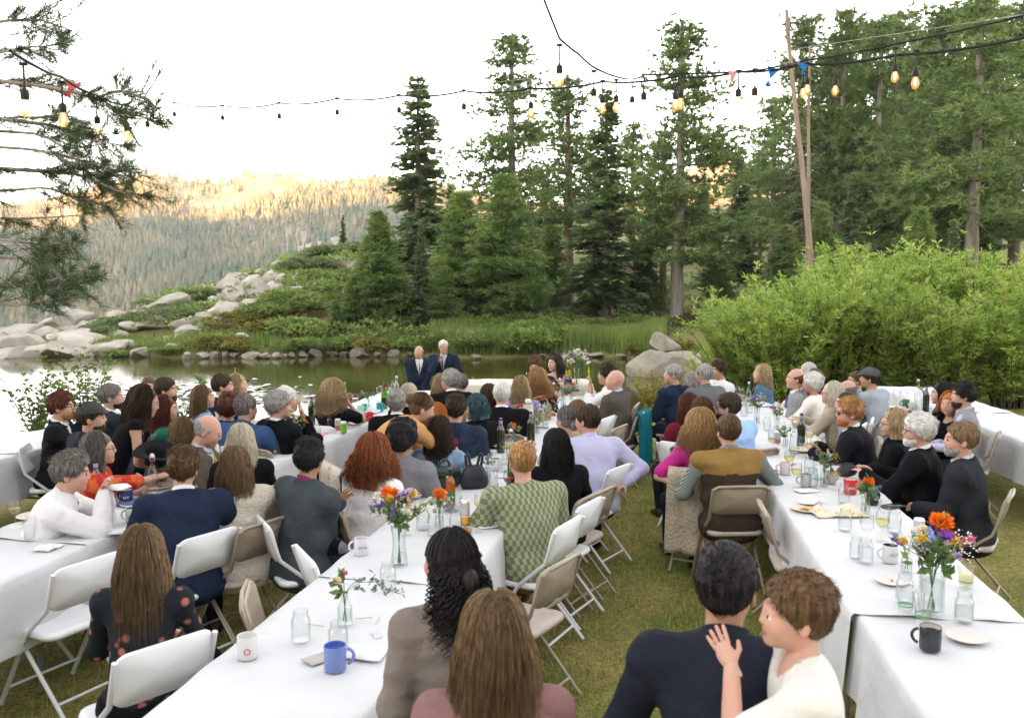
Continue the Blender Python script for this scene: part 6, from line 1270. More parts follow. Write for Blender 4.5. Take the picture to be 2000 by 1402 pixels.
def jar(px, py, label, water=0, s=1.0):
    e = thing('mason_jar', px, py, label, 'jar', 'mason jars', s=s)
    obj('glass', lath('jar', [(.0, .001), (.034, .001), (.039, .006), (.0405, .02), (.0405, .09), (.038, .104), (.031, .113), (.0305, .118), (.0325, .121), (.0305, .124), (.0325, .128), (.0305, .131), (.0315, .138), (.0305, .139), (.029, .136), (.029, .112), (.037, .1), (.038, .02), (.035, .008), (0, .006)], gclear), e)
    if water: obj('water', lath('jarwater%d' % int(water * 100), [(0, .008), (.036, .010), (.0375, .02), (.0375, .02 + water), (0, .02 + water)], gwater), e)
    return e
def wineglass(px, py, label, fill='white', s=1.0):
    e = thing('wine_glass', px, py, label, 'glass', 'wine glasses', s=s)
    obj('glass', lath('wineglass', [(0, .001), (.032, .001), (.033, .003), (.012, .008), (.004, .014), (.0036, .07), (.008, .078), (.024, .088), (.035, .108), (.037, .13), (.034, .155), (.030, .172), (.0288, .172), (.033, .152), (.0355, .13), (.0335, .109), (.022, .091), (0, .084)], gthin), e)
    if fill: obj('wine', lath('wine_' + fill, [(0, .086), (.021, .092), (.0328, .110), (.0345, .124), (0, .124)], wwine if fill == 'white' else rwine), e)
    return e
def bottle(px, py, label, kind='dark', s=1.0):
    e = thing('wine_bottle' if kind != 'clear' else 'glass_bottle', px, py, label, 'bottle', 'bottles on the tables', s=s)
    if kind == 'clear':
        obj('glass', lath('swing', [(0, .001), (.038, .001), (.042, .008), (.042, .11), (.036, .15), (.022, .19), (.014, .215), (.0135, .245), (.016, .247), (.016, .258), (.012, .258), (.011, .22), (.019, .19), (.033, .15), (.039, .11), (.039, .012), (0, .008)], gclear), e)
        obj('stopper', lath('stopper', [(0, .285), (.010, .283), (.0145, .272), (.0145, .262), (.010, .257), (0, .257)], mat('stopper_white', (.72, .70, .68), .35)), e); obj('seal', lath('seal', [(.0125, .2575), (.0155, .2575), (.0155, .262), (.0125, .262)], mat('seal_red', (.6, .06, .05), .5)), e)
        m = MB(); m.tube([(.017, 0, .235), (.02, 0, .262), (.016, 0, .285), (0, 0, .29), (-.016, 0, .285), (-.02, 0, .262), (-.017, 0, .235)], .0012, 4)
        if 'bail' not in LATHE: LATHE['bail'] = m.mesh('bail', mat('wire_steel', (.5, .5, .5), .3, .5, .9))
        obj('wire', LATHE['bail'], e)
    else:
        g = dict(dark=gdark, green=ggreen, amber=gamber, yellow=gdark)[kind]
        obj('glass', lath('bottle_' + kind, [(0, .004), (.03, .001), (.037, .008), (.0375, .02), (.0375, .19), (.034, .215), (.021, .24), (.0145, .258), (.0138, .30), (.0155, .302), (.0155, .312), (.0125, .312), (0, .31)], g), e)
        obj('capsule', lath('capsule_' + kind, [(.0152, .255), (.0149, .30), (.0165, .301), (.0165, .314), (0, .315)] if kind != 'dark' else [(.0152, .262), (.015, .292), (.0162, .293), (.0162, .262)], dict(dark=mat('capsule_lilac', (.34, .24, .52), .45), green=mat('capsule_red', (.36, .02, .03), .4), amber=mat('capsule_dark', (.02, .03, .03), .4), yellow=mat('capsule_gold', (.62, .42, .03), .4))[kind]), e)
        if kind in ('green', 'amber', 'yellow'): obj('label', lath('blabel_' + kind, [(.0382, .05), (.0386, .052), (.0386, .13), (.0382, .132)], dict(green=mat('label_black', (.02, .02, .025), .6), amber=mat('label_green', (.05, .16, .05), .6), yellow=mat('label_olive', (.25, .22, .05), .6))[kind]), e)
    return e
MUGT = {}
def text_mesh(key, body, size, r, m, z0):
    c = bpy.data.curves.new('lettering', 'FONT'); c.body = body; c.size = size; c.align_x = 'CENTER'; c.align_y = 'CENTER'; c.space_line = .8; c.resolution_u = 2; o = bpy.data.objects.new('lettering', c); COL.objects.link(o)
    dg = bpy.context.evaluated_depsgraph_get(); me = bpy.data.meshes.new_from_object(o.evaluated_get(dg)); bpy.data.objects.remove(o)
    V = np.array([v.co[:] for v in me.vertices]); a = V[:, 0] / r; W = np.c_[(r + .0006) * np.sin(a), -(r + .0006) * np.cos(a), z0 + V[:, 1]]; me.vertices.foreach_set('co', W.astype(np.float32).ravel()); me.materials.clear(); me.materials.append(m); me.update(); me.name = key; return me
ink = mat('print_black', (.02, .02, .025), .6); inkb = mat('print_blue', (.06, .07, .30), .6); inkw = mat('print_white', (.75, .73, .7), .6); inkr = mat('print_red', (.65, .09, .06), .6)
def mug(px, py, label, col, rot=.5, inner=None, text=None, s=1.0, glossy=.25, tint=None, dark=None, blob=None):
    e = thing('mug', px, py, label, 'mug', 'mugs', rz=rot, s=s); cm = mat('mug_%d_%d_%d' % tuple(int(c * 100) for c in col), col, glossy, .5)
    m = MB(); m.lathe([(0, .002), (.036, .001), (.0405, .006), (.0415, .095), (.0405, .097), (.039, .095), (.038, .05)], 20); obj('body', m.mesh('mug_body', cm), e)
    m = MB(); m.lathe([(.0388, .094), (.0378, .012), (0, .010)], 20); obj('inside', m.mesh('mug_inside', mat('mug_in_%d_%d_%d' % tuple(int(c * 100) for c in (inner or col)), inner or col, .3, .5)), e)
    t = np.linspace(-1.35, 1.35, 11); m = MB(); m.tube(np.c_[.038 + .030 * np.cos(t), np.zeros(11), .05 + .030 * np.sin(t)], .0062, 8, flat=1.3); obj('handle', m.mesh('mug_handle', cm), e)
    if text:
        body, size, r, im, z0 = text; ob = obj('lettering', text_mesh('mug_lettering', body, size, .0416, im, z0), e); ob.rotation_euler = (0, 0, -rot + blob[0] if blob else -rot)
    return e
def can(px, py, label, bands, s=1.0, tall=.122, r=.0325):
    e = thing('drink_can', px, py, label, 'can', 'drink cans', s=s); al = mat('can_aluminium', (.62, .62, .63), .28, .5, .85)
    m = MB(); m.lathe([(0, .004), (.022, .001), (.026, .004), (r, .012)], 18); m.lathe([(r, tall - .012), (r * .82, tall - .002), (r * .8, tall), (r * .74, tall - .004), (0, tall - .005)], 18); obj('ends', m.mesh('can_ends', al), e)
    z = .012; H_ = tall - .024
    for f0, f1, c in bands:
        m = MB(); m.lathe([(r, z + H_ * f0), (r, z + H_ * f1)], 18); obj('printed_band', m.mesh('can_band', mat('can_%d_%d_%d' % tuple(int(v * 100) for v in c), c, .32, .5, .2)), e)
    return e
def plate(px, py, label, food=None, r=.115, s=1.0, m_=(.60, .52, .42)):
    e = thing('plate', px, py, label, 'plate', 'plates', s=s); obj('dish', lath('plate_%d' % int(m_[0] * 100), [(0, .003), (r * .62, .002), (r * .7, .005), (r * .97, .015), (r, .016), (r * .97, .019), (r * .68, .009), (0, .007)], mat('plate_%d' % int(m_[0] * 100), m_, .7, .2), 28), e)
    if food:
        for i, (x, y, sx, sy, sz, c) in enumerate(food): V, F = rock_proto(300 + i, 6, 2); obj('food', mesh_np('food', V * np.array([sx, sy, sz]), F, [mat('food_%d_%d_%d' % tuple(int(v * 100) for v in c), c, .7, .2, var=.2, vscale=60)]), e, (x, y, .012 + sz * .6))
    return e
def napkin(px, py, label, w=.16, d=.12, h=.02, col=(.72, .71, .71), name='napkin', cat='napkin', seed=0, rz=None, m=None):
    n = 14; X, Y = np.meshgrid(np.linspace(-w / 2, w / 2, n), np.linspace(-d / 2, d / 2, n), indexing='ij'); r_ = np.random.RandomState(seed + int(px)); pp = np.stack([X * 40, Y * 40], -1)
    e_ = np.clip(1 - np.maximum(np.abs(X) / (w / 2), np.abs(Y) / (d / 2)), 0, 1); Z = .002 + h * (.25 + .75 * np.clip(e_ * 3, 0, 1)) * np.clip(.5 + .7 * sines(pp, seed + int(px), 1.0, 4), .05, 1); X = X + .008 * sines(pp, seed + 5, .8, 3); Y = Y + .008 * sines(pp, seed + 6, .8, 3)
    V = np.stack([X, Y, Z], -1).reshape(-1, 3); i = np.arange(n - 1)[:, None] * n; j = np.arange(n - 1)[None]; F = np.stack([i + j, i + n + j, i + n + j + 1, i + j + 1], -1).reshape(-1, 4); o = obj(name, mesh_np(name, V, F, [m or cloth('napkin_%d' % int(col[0] * 100), col, var=.05)]), None, at(px, py), (0, 0, R.uniform(0, 3) if rz is None else rz)); so = o.modifiers.new('t', 'SOLIDIFY'); so.thickness = .002; return tag(o, label, cat)
def flat_box(name, px, py, w, d, h, label, cat, mats_, rz=0.0, bands=()):
    e = empty(name, at(px, py), rz); tag(e, label, cat); m = MB(); slab(m, w, d, h, np.eye(3), (0, 0, h / 2 + .001), min(w, d) * .12); obj('body', m.mesh(name, mats_[0]), e)
    if len(mats_) > 1: m = MB(); m.box((0, 0, h + .0062), (w * .9, d * .92, .001)); obj('screen', m.mesh(name + '_face', mats_[1], False), e)
    return e
# ---- flowers
FLM = {}
def flm(c): return mat('petal_%d_%d_%d' % tuple(int(v * 100) for v in c), c, .6, .2, var=.18, vscale=50)
fl_leaf = leafmat('flower_leaves', (.05, .12, .03), (.19, .28, .10), .3, .5, vscale=20); fl_stem = mat('flower_stem', (.10, .17, .05), .6)
euca = leafmat('eucalyptus', (.12, .19, .14), (.26, .34, .26), .25, .5, vscale=20)
def flower_mesh(kind, c):
    key = ('fl', kind, c)
    if key in FLM: return FLM[key]
    r_ = np.random.RandomState(len(FLM)); n = dict(pom=90, rose=46, daisy=22, spike=40, filler=60, ball=60)[kind]; u = unit(r_.normal(size=(n, 3)))
    if kind in ('pom', 'ball'): u[:, 2] = np.abs(u[:, 2]) - .25; p_ = u * .35; L = r_.uniform(.55, .75, n); W = L * .35; d = unit(u + r_.normal(0, .25, u.shape))
    elif kind == 'rose': a = np.arange(n) * 2.4; t = np.arange(n) / n; p_ = np.c_[np.cos(a) * .25 * t, np.sin(a) * .25 * t, -.3 * t]; d = unit(np.c_[np.cos(a) * t, np.sin(a) * t, 1.0 - .75 * t]); L = .55 + .45 * t; W = L * .42
    elif kind == 'daisy': a = np.arange(n) * 6.283 / 11 + (np.arange(n) // 11) * .3; p_ = np.zeros((n, 3)); d = unit(np.c_[np.cos(a), np.sin(a), .25 + .4 * (np.arange(n) // 11)]); L = np.full(n, .95) - .2 * (np.arange(n) // 11); W = L * .25
    elif kind == 'spike': t = np.arange(n) / n; a = np.arange(n) * 2.4; p_ = np.c_[np.cos(a) * .2, np.sin(a) * .2, t * 3.2 - .8]; d = unit(np.c_[np.cos(a), np.sin(a), .7 + 0 * a]); L = .65 * (1.1 - .75 * t); W = L * .4
    else: p_ = r_.normal(0, .42, (n, 3)); d = unit(p_ + np.array([0, 0, .5])); L = np.full(n, .17); W = L * .5
    side = unit(np.cross(d, r_.normal(size=d.shape) * .4 + np.array([0, 0, 1.]) if kind != 'pom' else r_.normal(size=d.shape))); V, F = diamonds(p_, d, side, L, W)
    FLM[key] = mesh_np('flower_' + kind, V, F, [flm(c)], smooth=False); return FLM[key]
def bouquet(e, zb, zt, spread, flowers, nleaf, seed, lsize=.06, leafm=None, neck=.02):
    """stems from zb gathered through the neck at zt, flowers fanned above"""
    r_ = np.random.RandomState(seed); m = MB(); tips = []
    for i, (kind, c, sz) in enumerate(flowers):
        a = i * 2.4 + r_.uniform(-.4, .4); rr = spread * math.sqrt((i + .5) / len(flowers)) * r_.uniform(.8, 1.1); zz = zt + spread * (1.25 - .75 * (rr / spread) ** 1.5) * r_.uniform(.8, 1.15)
        tip = np.array([math.cos(a) * rr, math.sin(a) * rr, zz]); m.tube([(-math.cos(a) * neck * .5, -math.sin(a) * neck * .5, zb), (math.cos(a) * neck * .5, math.sin(a) * neck * .5, zt), tip * np.array([.6, .6, 1]) * .5 + np.array([math.cos(a) * neck * .5, math.sin(a) * neck * .5, zt]) * .5, tip], .0016, 4, caps=False); tips.append((tip, a, kind, c, sz))
    obj('stems', m.mesh('stems', fl_stem), e)
    n = nleaf; t = r_.uniform(.15, 1.0, n); k = r_.randint(0, len(tips), n); base = np.array([0, 0, zt * .92]); tp = np.array([q[0] for q in tips]); p_ = base + (tp[k] - base) * t[:, None] * .92 + r_.normal(0, .012, (n, 3)); d = unit(p_ - np.array([0, 0, zt * .75]) + r_.normal(0, .5, (n, 3)) * .08); d = unit(d + r_.normal(0, .45, d.shape)); L = r_.uniform(.6, 1.3, n) * lsize
    V, F = diamonds(p_, d, unit(np.cross(d, r_.normal(size=d.shape))), L, L * .27); obj('leaves', mesh_np('bouquet_leaves', V, F, [leafm or fl_leaf], smooth=False), e)
    for tip, a, kind, c, sz in tips:
        o = obj('flower' if kind != 'filler' else 'filler_blossom', flower_mesh(kind, c), e, tip, None, sz * (1.2 if kind not in ('filler', 'spike') else 1))
        if kind in ('filler', 'spike'): o['kind'] = 'stuff'
        o.rotation_euler = (r_.uniform(-.2, .2) - math.sin(a) * .5, r_.uniform(-.2, .2) + math.cos(a) * .5, r_.uniform(0, 6))
WH, PU, LI, PK, OR_, YE, CO, BL, CRm = (.80, .78, .70), (.22, .07, .42), (.52, .36, .62), (.72, .26, .34), (.85, .20, .01), (.80, .52, .02), (.78, .20, .14), (.20, .30, .68), (.82, .74, .56)
VASE = dict(tall=[(0, .003), (.036, .001), (.040, .008), (.038, .04), (.030, .10), (.031, .14), (.040, .20), (.0385, .20), (.029, .14), (.028, .10), (.036, .04), (.036, .012), (0, .010)], bud=[(0, .002), (.026, .001), (.029, .006), (.029, .07), (.022, .088), (.015, .10), (.015, .122), (.018, .128), (.016, .128), (.0135, .12), (.0135, .10), (.027, .07), (.027, .01), (0, .008)], ribbed=[(0, .003), (.045, .001), (.05, .01)] + [(.049 + .0035 * (k % 2), .02 + .012 * k) for k in range(14)] + [(.054, .19), (.052, .19), (.046, .18), (.046, .015), (0, .010)], small=[(0, .002), (.024, .001), (.027, .006), (.025, .05), (.021, .075), (.025, .105), (.0235, .105), (.019, .075), (.023, .05), (.024, .01), (0, .007)])
def vase(px, py, label, kind, flowers, spread, nleaf, seed, s=1.0, lsize=.05, leafm=None, water=.06):
    e = thing('flower_vase', px, py, label, 'vase', 'flower vases', s=s); pr = VASE[kind]; top = max(z for r, z in pr); obj('glass', lath('vase_' + kind, pr, gclear, 22), e)
    r0 = pr[3][0] * .88; obj('water', lath('vase_water_' + kind, [(0, .011), (r0 * .95, .013), (r0 * .95, water), (0, water)], gwater), e)
    bouquet(e, .015, top, spread, flowers, nleaf, seed, lsize, leafm, .015 if kind != 'ribbed' else .03); return e
big1 = [('daisy', LI, .045), ('rose', WH, .036), ('pom', OR_, .042), ('daisy', LI, .042), ('pom', CO, .03), ('ball', YE, .022), ('ball', YE, .02), ('spike', PK, .022), ('spike', CO, .022), ('rose', CRm, .034), ('ball', WH, .03), ('filler', WH, .05), ('daisy', PK, .036), ('spike', PU, .018), ('ball', YE, .018), ('filler', PU, .04), ('rose', WH, .03), ('spike', (.30, .40, .12), .026), ('daisy', PU, .03), ('filler', WH, .05)]
big2 = [('pom', OR_, .044), ('rose', CRm, .034), ('daisy', PU, .042), ('daisy', PU, .042), ('ball', YE, .026), ('ball', YE, .026), ('spike', BL, .024), ('spike', BL, .024), ('pom', OR_, .028), ('filler', WH, .06), ('filler', WH, .06), ('filler', LI, .05), ('filler', LI, .05), ('rose', PK, .034), ('daisy', PU, .036), ('ball', LI, .02), ('filler', WH, .06), ('ball', YE, .02)]
big3 = [('daisy', PU, .04), ('daisy', LI, .035), ('filler', WH, .06), ('pom', YE, .022), ('rose', WH, .03), ('spike', PK, .018), ('filler', BL, .045), ('daisy', PU, .032), ('filler', WH, .06), ('rose', CRm, .028), ('filler', WH, .055), ('daisy', WH, .03)]
white3 = [('rose', WH, .034), ('filler', WH, .06), ('daisy', LI, .03), ('daisy', PU, .03), ('filler', WH, .06), ('rose', WH, .03), ('ball', PK, .018), ('filler', WH, .06), ('daisy', WH, .034), ('filler', PU, .04), ('rose', CRm, .03), ('filler', WH, .06)]
sm_pink = [('rose', PK, .02), ('rose', CRm, .022), ('spike', PU, .010), ('filler', WH, .035)]; sm_or = [('pom', OR_, .036), ('rose', WH, .03), ('filler', WH, .04), ('ball', (.25, .02, .02), .014)]; sm_mix = [('pom', OR_, .03), ('spike', PK, .016), ('spike', CO, .016), ('daisy', PU, .022), ('ball', YE, .016), ('filler', BL, .03)]; sm_pk2 = [('spike', (.75, .45, .45), .016), ('daisy', LI, .018), ('filler', YE, .03), ('ball', OR_, .012), ('spike', PU, .010)]; sm_yel = [('ball', YE, .02), ('ball', OR_, .018), ('filler', WH, .05), ('rose', PK, .018), ('daisy', PU, .02)]
# middle row, near
mug(484, 1284, 'white mug with red flower emblem on the near table', (.66, .65, .64), 2.4, text=('o', .06, .04, inkr, .045), blob=(.25,))
jar(588, 1252, 'empty mason jar beside the white mug with red emblem'); jar(661, 1276, 'empty mason jar behind the blue banded mug'); jar(758, 1150, 'empty mason jar at the foot of the tall bouquet vase')
e = vase(674, 1220, 'bud vase with pink rose and trailing eucalyptus', 'bud', sm_pink, .07, 14, 3, 1.15)
m = MB(); pts = np.array([(.0, 0, .13), (.06, .01, .17), (.12, .02, .17), (.17, .02, .14), (.22, .03, .12)]); m.tube(pts, .0013, 4); r_ = np.random.RandomState(5); k = r_.uniform(.25, 1, 46); pp = np.stack([np.interp(k, np.linspace(0, 1, 5), pts[:, c]) for c in range(3)], -1) + r_.normal(0, .016, (46, 3)); dd = unit(r_.normal(size=(46, 3)) + np.array([.3, 0, -.2])); V, F = diamonds(pp, dd, unit(np.cross(dd, r_.normal(size=dd.shape))), r_.uniform(.018, .034, 46), np.full(46, .0085)); m.add(V, F, 1); o_ = obj('eucalyptus_sprig', m.mesh('sprig', [fl_stem, euca]), e); o_.rotation_euler = (0, 0, -e.rotation_euler[2] - .1)
mug(655, 1308, 'blue banded stoneware mug on the near table', (.16, .22, .50), .2, inner=(.08, .13, .45), s=1.08)
vase(780, 1105, 'tall glass vase with big mixed bouquet of orange, lilac and pink flowers', 'tall', big1, .135, 90, 1, 1.15, .055)
mug(706, 1083, 'white mug with blue print beside the tall bouquet', (.64, .63, .70), 3.3, text=('WE\'RE ALL\n MAD HERE', .011, .04, inkb, .05), blob=(.35,))
napkin(712, 1276, 'crumpled white paper napkin behind the blue mug', .17, .13, .022); napkin(628, 1284, 'folded grey napkin under the blue mug', .14, .08, .012, (.45, .42, .38)); napkin(735, 1240, 'torn silver sugar wrapper on the near table', .075, .03, .008, (.55, .56, .58), 'sugar_wrapper', 'wrapper')
for px_, py_, rz_, lb in [(710, 1208, .2, 'thin wooden stir stick beside the bud vase'), (738, 1213, 1.5, 'short pale wooden stick on the near table'), (617, 1222, -.3, 'thin dry stem between two jars')]:
    m = MB(); m.tube([(-.04, 0, .004), (.04, 0, .004)], .0018, 4); tag(obj('stir_stick', m.mesh('stick', mat('stick_wood', (.5, .33, .15), .7)), None, at(px_, py_), (0, 0, rz_)), lb, 'stick')
jar(826, 1034, 'empty mason jar behind the dark curly ponytail'); jar(848, 1046, 'mason jar mostly hidden by the dark curls'); jar(890, 1043, 'empty mason jar next to the tall yellow can')
vase(858, 1030, 'small vase with orange marigold and white bloom', 'small', sm_or, .06, 30, 4, 1.15, .04)
can(908, 1024, 'tall silver and yellow drink can near the corks', [(0, .32, (.72, .40, .02)), (.32, .38, (.75, .75, .75)), (.38, .42, (.6, .1, .1)), (.42, .95, (.55, .55, .57)), (.95, 1, (.7, .42, .05))], tall=.158, r=.031)
wineglass(937, 1015, 'wine glass with white wine beside the yellow can'); wineglass(794, 1046, 'empty wine glass behind the big bouquet', None)
corkm = mat('cork', (.42, .22, .09), .9, .1, var=.2, vscale=60)
for x, y, lb in [(909, 1041, 'champagne cork next to the wire cage'), (917, 1043, 'second champagne cork touching the first'), (537, 888, 'loose cork beside the brown mug')]: m = MB(); m.lathe([(0, 0), (.012, 0), (.011, .018), (.015, .024), (.016, .034), (.010, .042), (0, .043)], 12); tag(obj('cork', m.mesh('cork', corkm), None, at(x, y), (0, 0, 1)), lb, 'cork', 'corks')
m = MB(); t = np.linspace(0, 6.283, 13); m.tube(np.c_[.014 * np.cos(t), .014 * np.sin(t), np.full(13, .02)], .001, 4); [m.tube([(.014 * math.cos(a), .014 * math.sin(a), .02), (.016 * math.cos(a), .016 * math.sin(a), .002)], .001, 4) for a in (0, 1.57, 3.14, 4.71)]; m.lathe([(0, .023), (.012, .022), (.013, .018)], 12); tag(obj('cork_cage', m.mesh('cork_cage', mat('wire_steel', (.5, .5, .5))), None, at(934, 1040)), 'wire champagne cage with metal cap beside the corks', 'cork cage')
flat_box('paper_card', 955, 1026, .16, .11, .0015, 'white paper card at the table edge by the ginger man', 'paper', [mat('paper_white', (.74, .74, .76), .8)], .5)
flat_box('paper_card', 948, 990, .10, .07, .0015, 'small white card with yellow edge by the ringed jar', 'paper', [mat('paper_white', (.74, .74, .76), .8), mat('print_yellow', (.7, .45, .03), .6)], .9)
jar(964, 982, 'mason jar with etched rings behind the white wine', .05, 1.05); wineglass(994, 969, 'wine glass with red wine beside the ginger man', 'red', 1.1); bottle(1001, 958, 'green wine bottle with black label behind the ginger man', 'green')
leath = mat('bag_leather', (.016, .018, .022), .45, .4, var=.2, vscale=30)
e = thing('handbag', 926, 952, 'black fabric bucket bag with tall knotted straps on the table', 'handbag', rz=.3)
th_ = np.linspace(0, 6.283, 25)[:-1]; V = np.concatenate([np.c_[rx_ * np.cos(th_) * (1 + g_ * np.cos(9 * th_)), ry_ * np.sin(th_) * (1 + g_ * np.cos(9 * th_)), np.full(24, z_) - (.012 * np.abs(np.cos(th_)) if z_ < .01 else 0) * 0] for rx_, ry_, z_, g_ in ((.07, .035, .002, 0), (.10, .052, .006, 0), (.112, .058, .04, .01), (.105, .055, .085, .02), (.085, .043, .125, .05), (.062, .03, .16, .09), (.058, .026, .172, .1), (.03, .012, .165, .1))]); i = np.arange(7)[:, None] * 24; j = np.arange(24)[None]; m = MB(); m.add(V, np.stack([i + j, i + (j + 1) % 24, i + 24 + (j + 1) % 24, i + 24 + j], -1).reshape(-1, 4)); m.add(V[:24][::-1], [list(range(24))]); obj('body', m.mesh('bag_body', leath), e)
for sg in (-1, 1): m = MB(); m.tube([(sg * .05, .0, .15), (sg * .062, .0, .20), (sg * .066, 0, .245), (sg * .05, 0, .256), (sg * .042, .0, .24), (sg * .034, 0, .20), (sg * .022, 0, .16)], .011, 8, flat=.9); obj('strap', m.mesh('bag_strap', leath), e)
e = thing('handbag', 868, 951, 'dark green structured handbag with top handle', 'handbag', rz=.5); gl = mat('bag_green', (.03, .045, .045), .4, .4); V, a_, b_ = rounded_slab(.22, .15, .09, .035); V = V[:, [0, 2, 1]] + np.array([0, 0, .078]); m = MB(); k_ = m.n; m.add(V, a_[:, ::-1]); m.f.setdefault((3, 0), []).append(b_[:, ::-1] + k_); obj('body', m.mesh('bag2_body', gl), e)
m = MB(); t = np.linspace(0, math.pi, 11); m.tube(np.c_[.045 * np.cos(t), 0 * t, .15 + .06 * np.sin(t)], .009, 8); obj('handle', m.mesh('bag2_handle', gl), e); m = MB(); m.box((0, -.05, .12), (.20, .012, .07)); obj('flap', m.mesh('bag2_flap', gl, False), e); m = MB(); m.box((.0, -.058, .085), (.03, .006, .02)); obj('clasp', m.mesh('bag2_clasp', mat('brass', (.6, .42, .15), .3, .5, .9), False), e); m = MB(); m.tube([(.10, .0, .13), (.14, .02, .1), (.15, .03, .03), (.13, .04, .004), (.09, .06, .004)], .006, 6); obj('shoulder_strap', m.mesh('bag2_strap', gl), e)
e = thing('ice_bucket', 882, 998, 'clear plastic tub with ice around the amber bottle', 'ice bucket'); obj('tub', lath('ice_tub', [(0, .002), (.055, .002), (.075, .11), (.072, .11), (.052, .006), (0, .006)], gclear, 22), e)
icem = glassmat('ice', (.86, .90, .92), .2); V_, F_ = rock_proto(5, 7, 1)
for k in range(16): a = k * 2.4; rr = .008 + .038 * math.sqrt(k / 16); obj('ice_cube', LATHE.setdefault('ice', mesh_np('ice_cube', V_ * .014, F_, [icem], smooth=False)), e, (math.cos(a) * rr, math.sin(a) * rr, .018 + .012 * (k % 3)), (a, a, 0))
o = bottle(880, 994, 'amber bottle with green label standing in the ice tub', 'amber', .86); o.location.z += .008
wineglass(847, 965, 'empty wine glass next to the green handbag', None, 1.1); jar(962, 948, 'empty mason jar beside the bucket bag'); jar(948, 934, 'mason jar behind the bucket bag strap'); mug(968, 918, 'white mug with teal rim behind the bucket bag', (.66, .66, .66), 1, inner=(.02, .25, .28)); jar(988, 921, 'mason jar with lilac tag beside the teal rimmed mug', .04)
vase(952, 942, 'bud vase with purple bloom and drooping leaves', 'bud', [('daisy', PU, .02), ('rose', WH, .014), ('ball', OR_, .01)], .07, 20, 8, 1.0, .045, euca)
bottle(978, 884, 'dark wine bottle with lilac neck beside the ginger man', 'dark'); bottle(1037, 868, 'open dark wine bottle near the raised hand', 'dark'); bottle(998, 902, 'clear swing top bottle behind the ginger hair', 'clear'); plate(983, 872, 'plate with cheese bits beside the lilac necked bottle', [(0, 0, .02, .015, .01, (.7, .4, .08))]); wineglass(988, 897, 'white wine glass by the lilac necked bottle')
vase(1003, 868, 'small vase of coral and purple blooms before the baskets', 'small', sm_mix, .07, 30, 9)
e = thing('pitcher', 1031, 825, 'cream dotted pitcher holding a white napkin', 'pitcher', rz=2.9, s=1.25); dot = pattern('pitcher_dots', 'floral', (.62, .60, .54), (.30, .27, .24), 55); m = MB(); m.lathe([(0, .002), (.045, .002), (.052, .02), (.048, .10), (.044, .15), (.046, .16), (.043, .158), (.042, .15), (.045, .1), (0, .09)], 20); obj('body', m.mesh('pitcher_body', dot), e); m = MB(); t = np.linspace(-1.3, 1.3, 10); m.tube(np.c_[.045 + .035 * np.cos(t), 0 * t, .09 + .045 * np.sin(t)], .006, 7); obj('handle', m.mesh('pitcher_handle', dot), e); V, F = rock_proto(8, 8, 2); obj('napkin_stuffing', mesh_np('stuffing', V * np.array([.035, .03, .05]) + np.array([0, 0, .175]), F, [white_]), e)
wick = mat('wicker', (.42, .22, .075), .7, .2, vscale=40, col2=(.58, .36, .15), bump=.8, bscale=120)
for x, y, lb, s_ in [(1008, 838, 'open wicker basket with pink wrapped handle', 1.0), (1054, 820, 'square wicker basket with red ribbon behind the pitcher', 1.05)]:
    e = thing('wicker_basket', x, y, lb, 'basket', 'wicker baskets', rz=.3, s=s_)
    for k in range(7): m = MB(); z = .008 + .013 * k; r0 = .10 + .004 * k; t = np.linspace(0, 6.283, 33); m.tube(np.c_[r0 * np.cos(t) * 1.15, r0 * np.sin(t) * .85, z + .003 * np.sin(16 * t + k * 3.14)], .0072, 5, caps=False); obj('weave_ring', m.mesh('basket_ring', wick), e)
    m = MB(); m.lathe([(0, .004), (.095, .004)], 20); obj('bottom', m.mesh('basket_bottom', wick), e); m = MB(); t = np.linspace(0, math.pi, 17); m.tube(np.c_[.118 * np.cos(t), 0 * t, .08 + .17 * np.sin(t)], .007, 7); obj('handle', m.mesh('basket_handle', wick), e); m = MB(); m.tube(np.c_[.03 * np.cos(t * 2) + .04, .012 * np.sin(t * 4), .235 + .02 * np.sin(t * 3)], .009, 6, flat=.4); obj('ribbon', m.mesh('ribbon', cloth('ribbon_red', (.45, .02, .09))), e)
jar(1054, 836, 'mason jar with cream lid beside the square basket', .05); jar(1072, 812, 'mason jar between basket and bouquet')
vase(1048, 846, 'vase of pink blooms and baby\'s breath before the ponytail', 'bud', [('spike', PK, .016), ('spike', LI, .014), ('filler', WH, .06), ('filler', WH, .06)], .10, 30, 11); vase(1066, 838, 'vase of trailing eucalyptus beside the ponytail', 'bud', [('filler', WH, .05), ('filler', WH, .05)], .12, 44, 12, 1.0, .04, euca)
bottle(1081, 792, 'clear swing top bottle beside the strawberry curls', 'clear'); bottle(1093, 781, 'clear swing top bottle behind the first one', 'clear'); bottle(1106, 770, 'dark bottle with gold neck near the couple', 'yellow'); bottle(1112, 769, 'second gold necked bottle near the couple', 'yellow')
vase(1100, 796, 'vase of lavender and yellow blooms in the middle row', 'tall', [('filler', LI, .06), ('filler', LI, .06), ('ball', YE, .022), ('ball', YE, .022), ('filler', LI, .06), ('spike', PK, .016), ('filler', BL, .05)], .12, 30, 13, .85); vase(1080, 806, 'low vase of coral roses beside the lavender blooms', 'small', [('rose', CO, .024), ('rose', PK, .02), ('filler', WH, .05), ('ball', OR_, .014)], .08, 30, 14); vase(1116, 780, 'low vase of orange blooms and greenery near the couple', 'small', [('pom', OR_, .026), ('daisy', PU, .024), ('filler', YE, .04), ('rose', WH, .02)], .1, 50, 15)
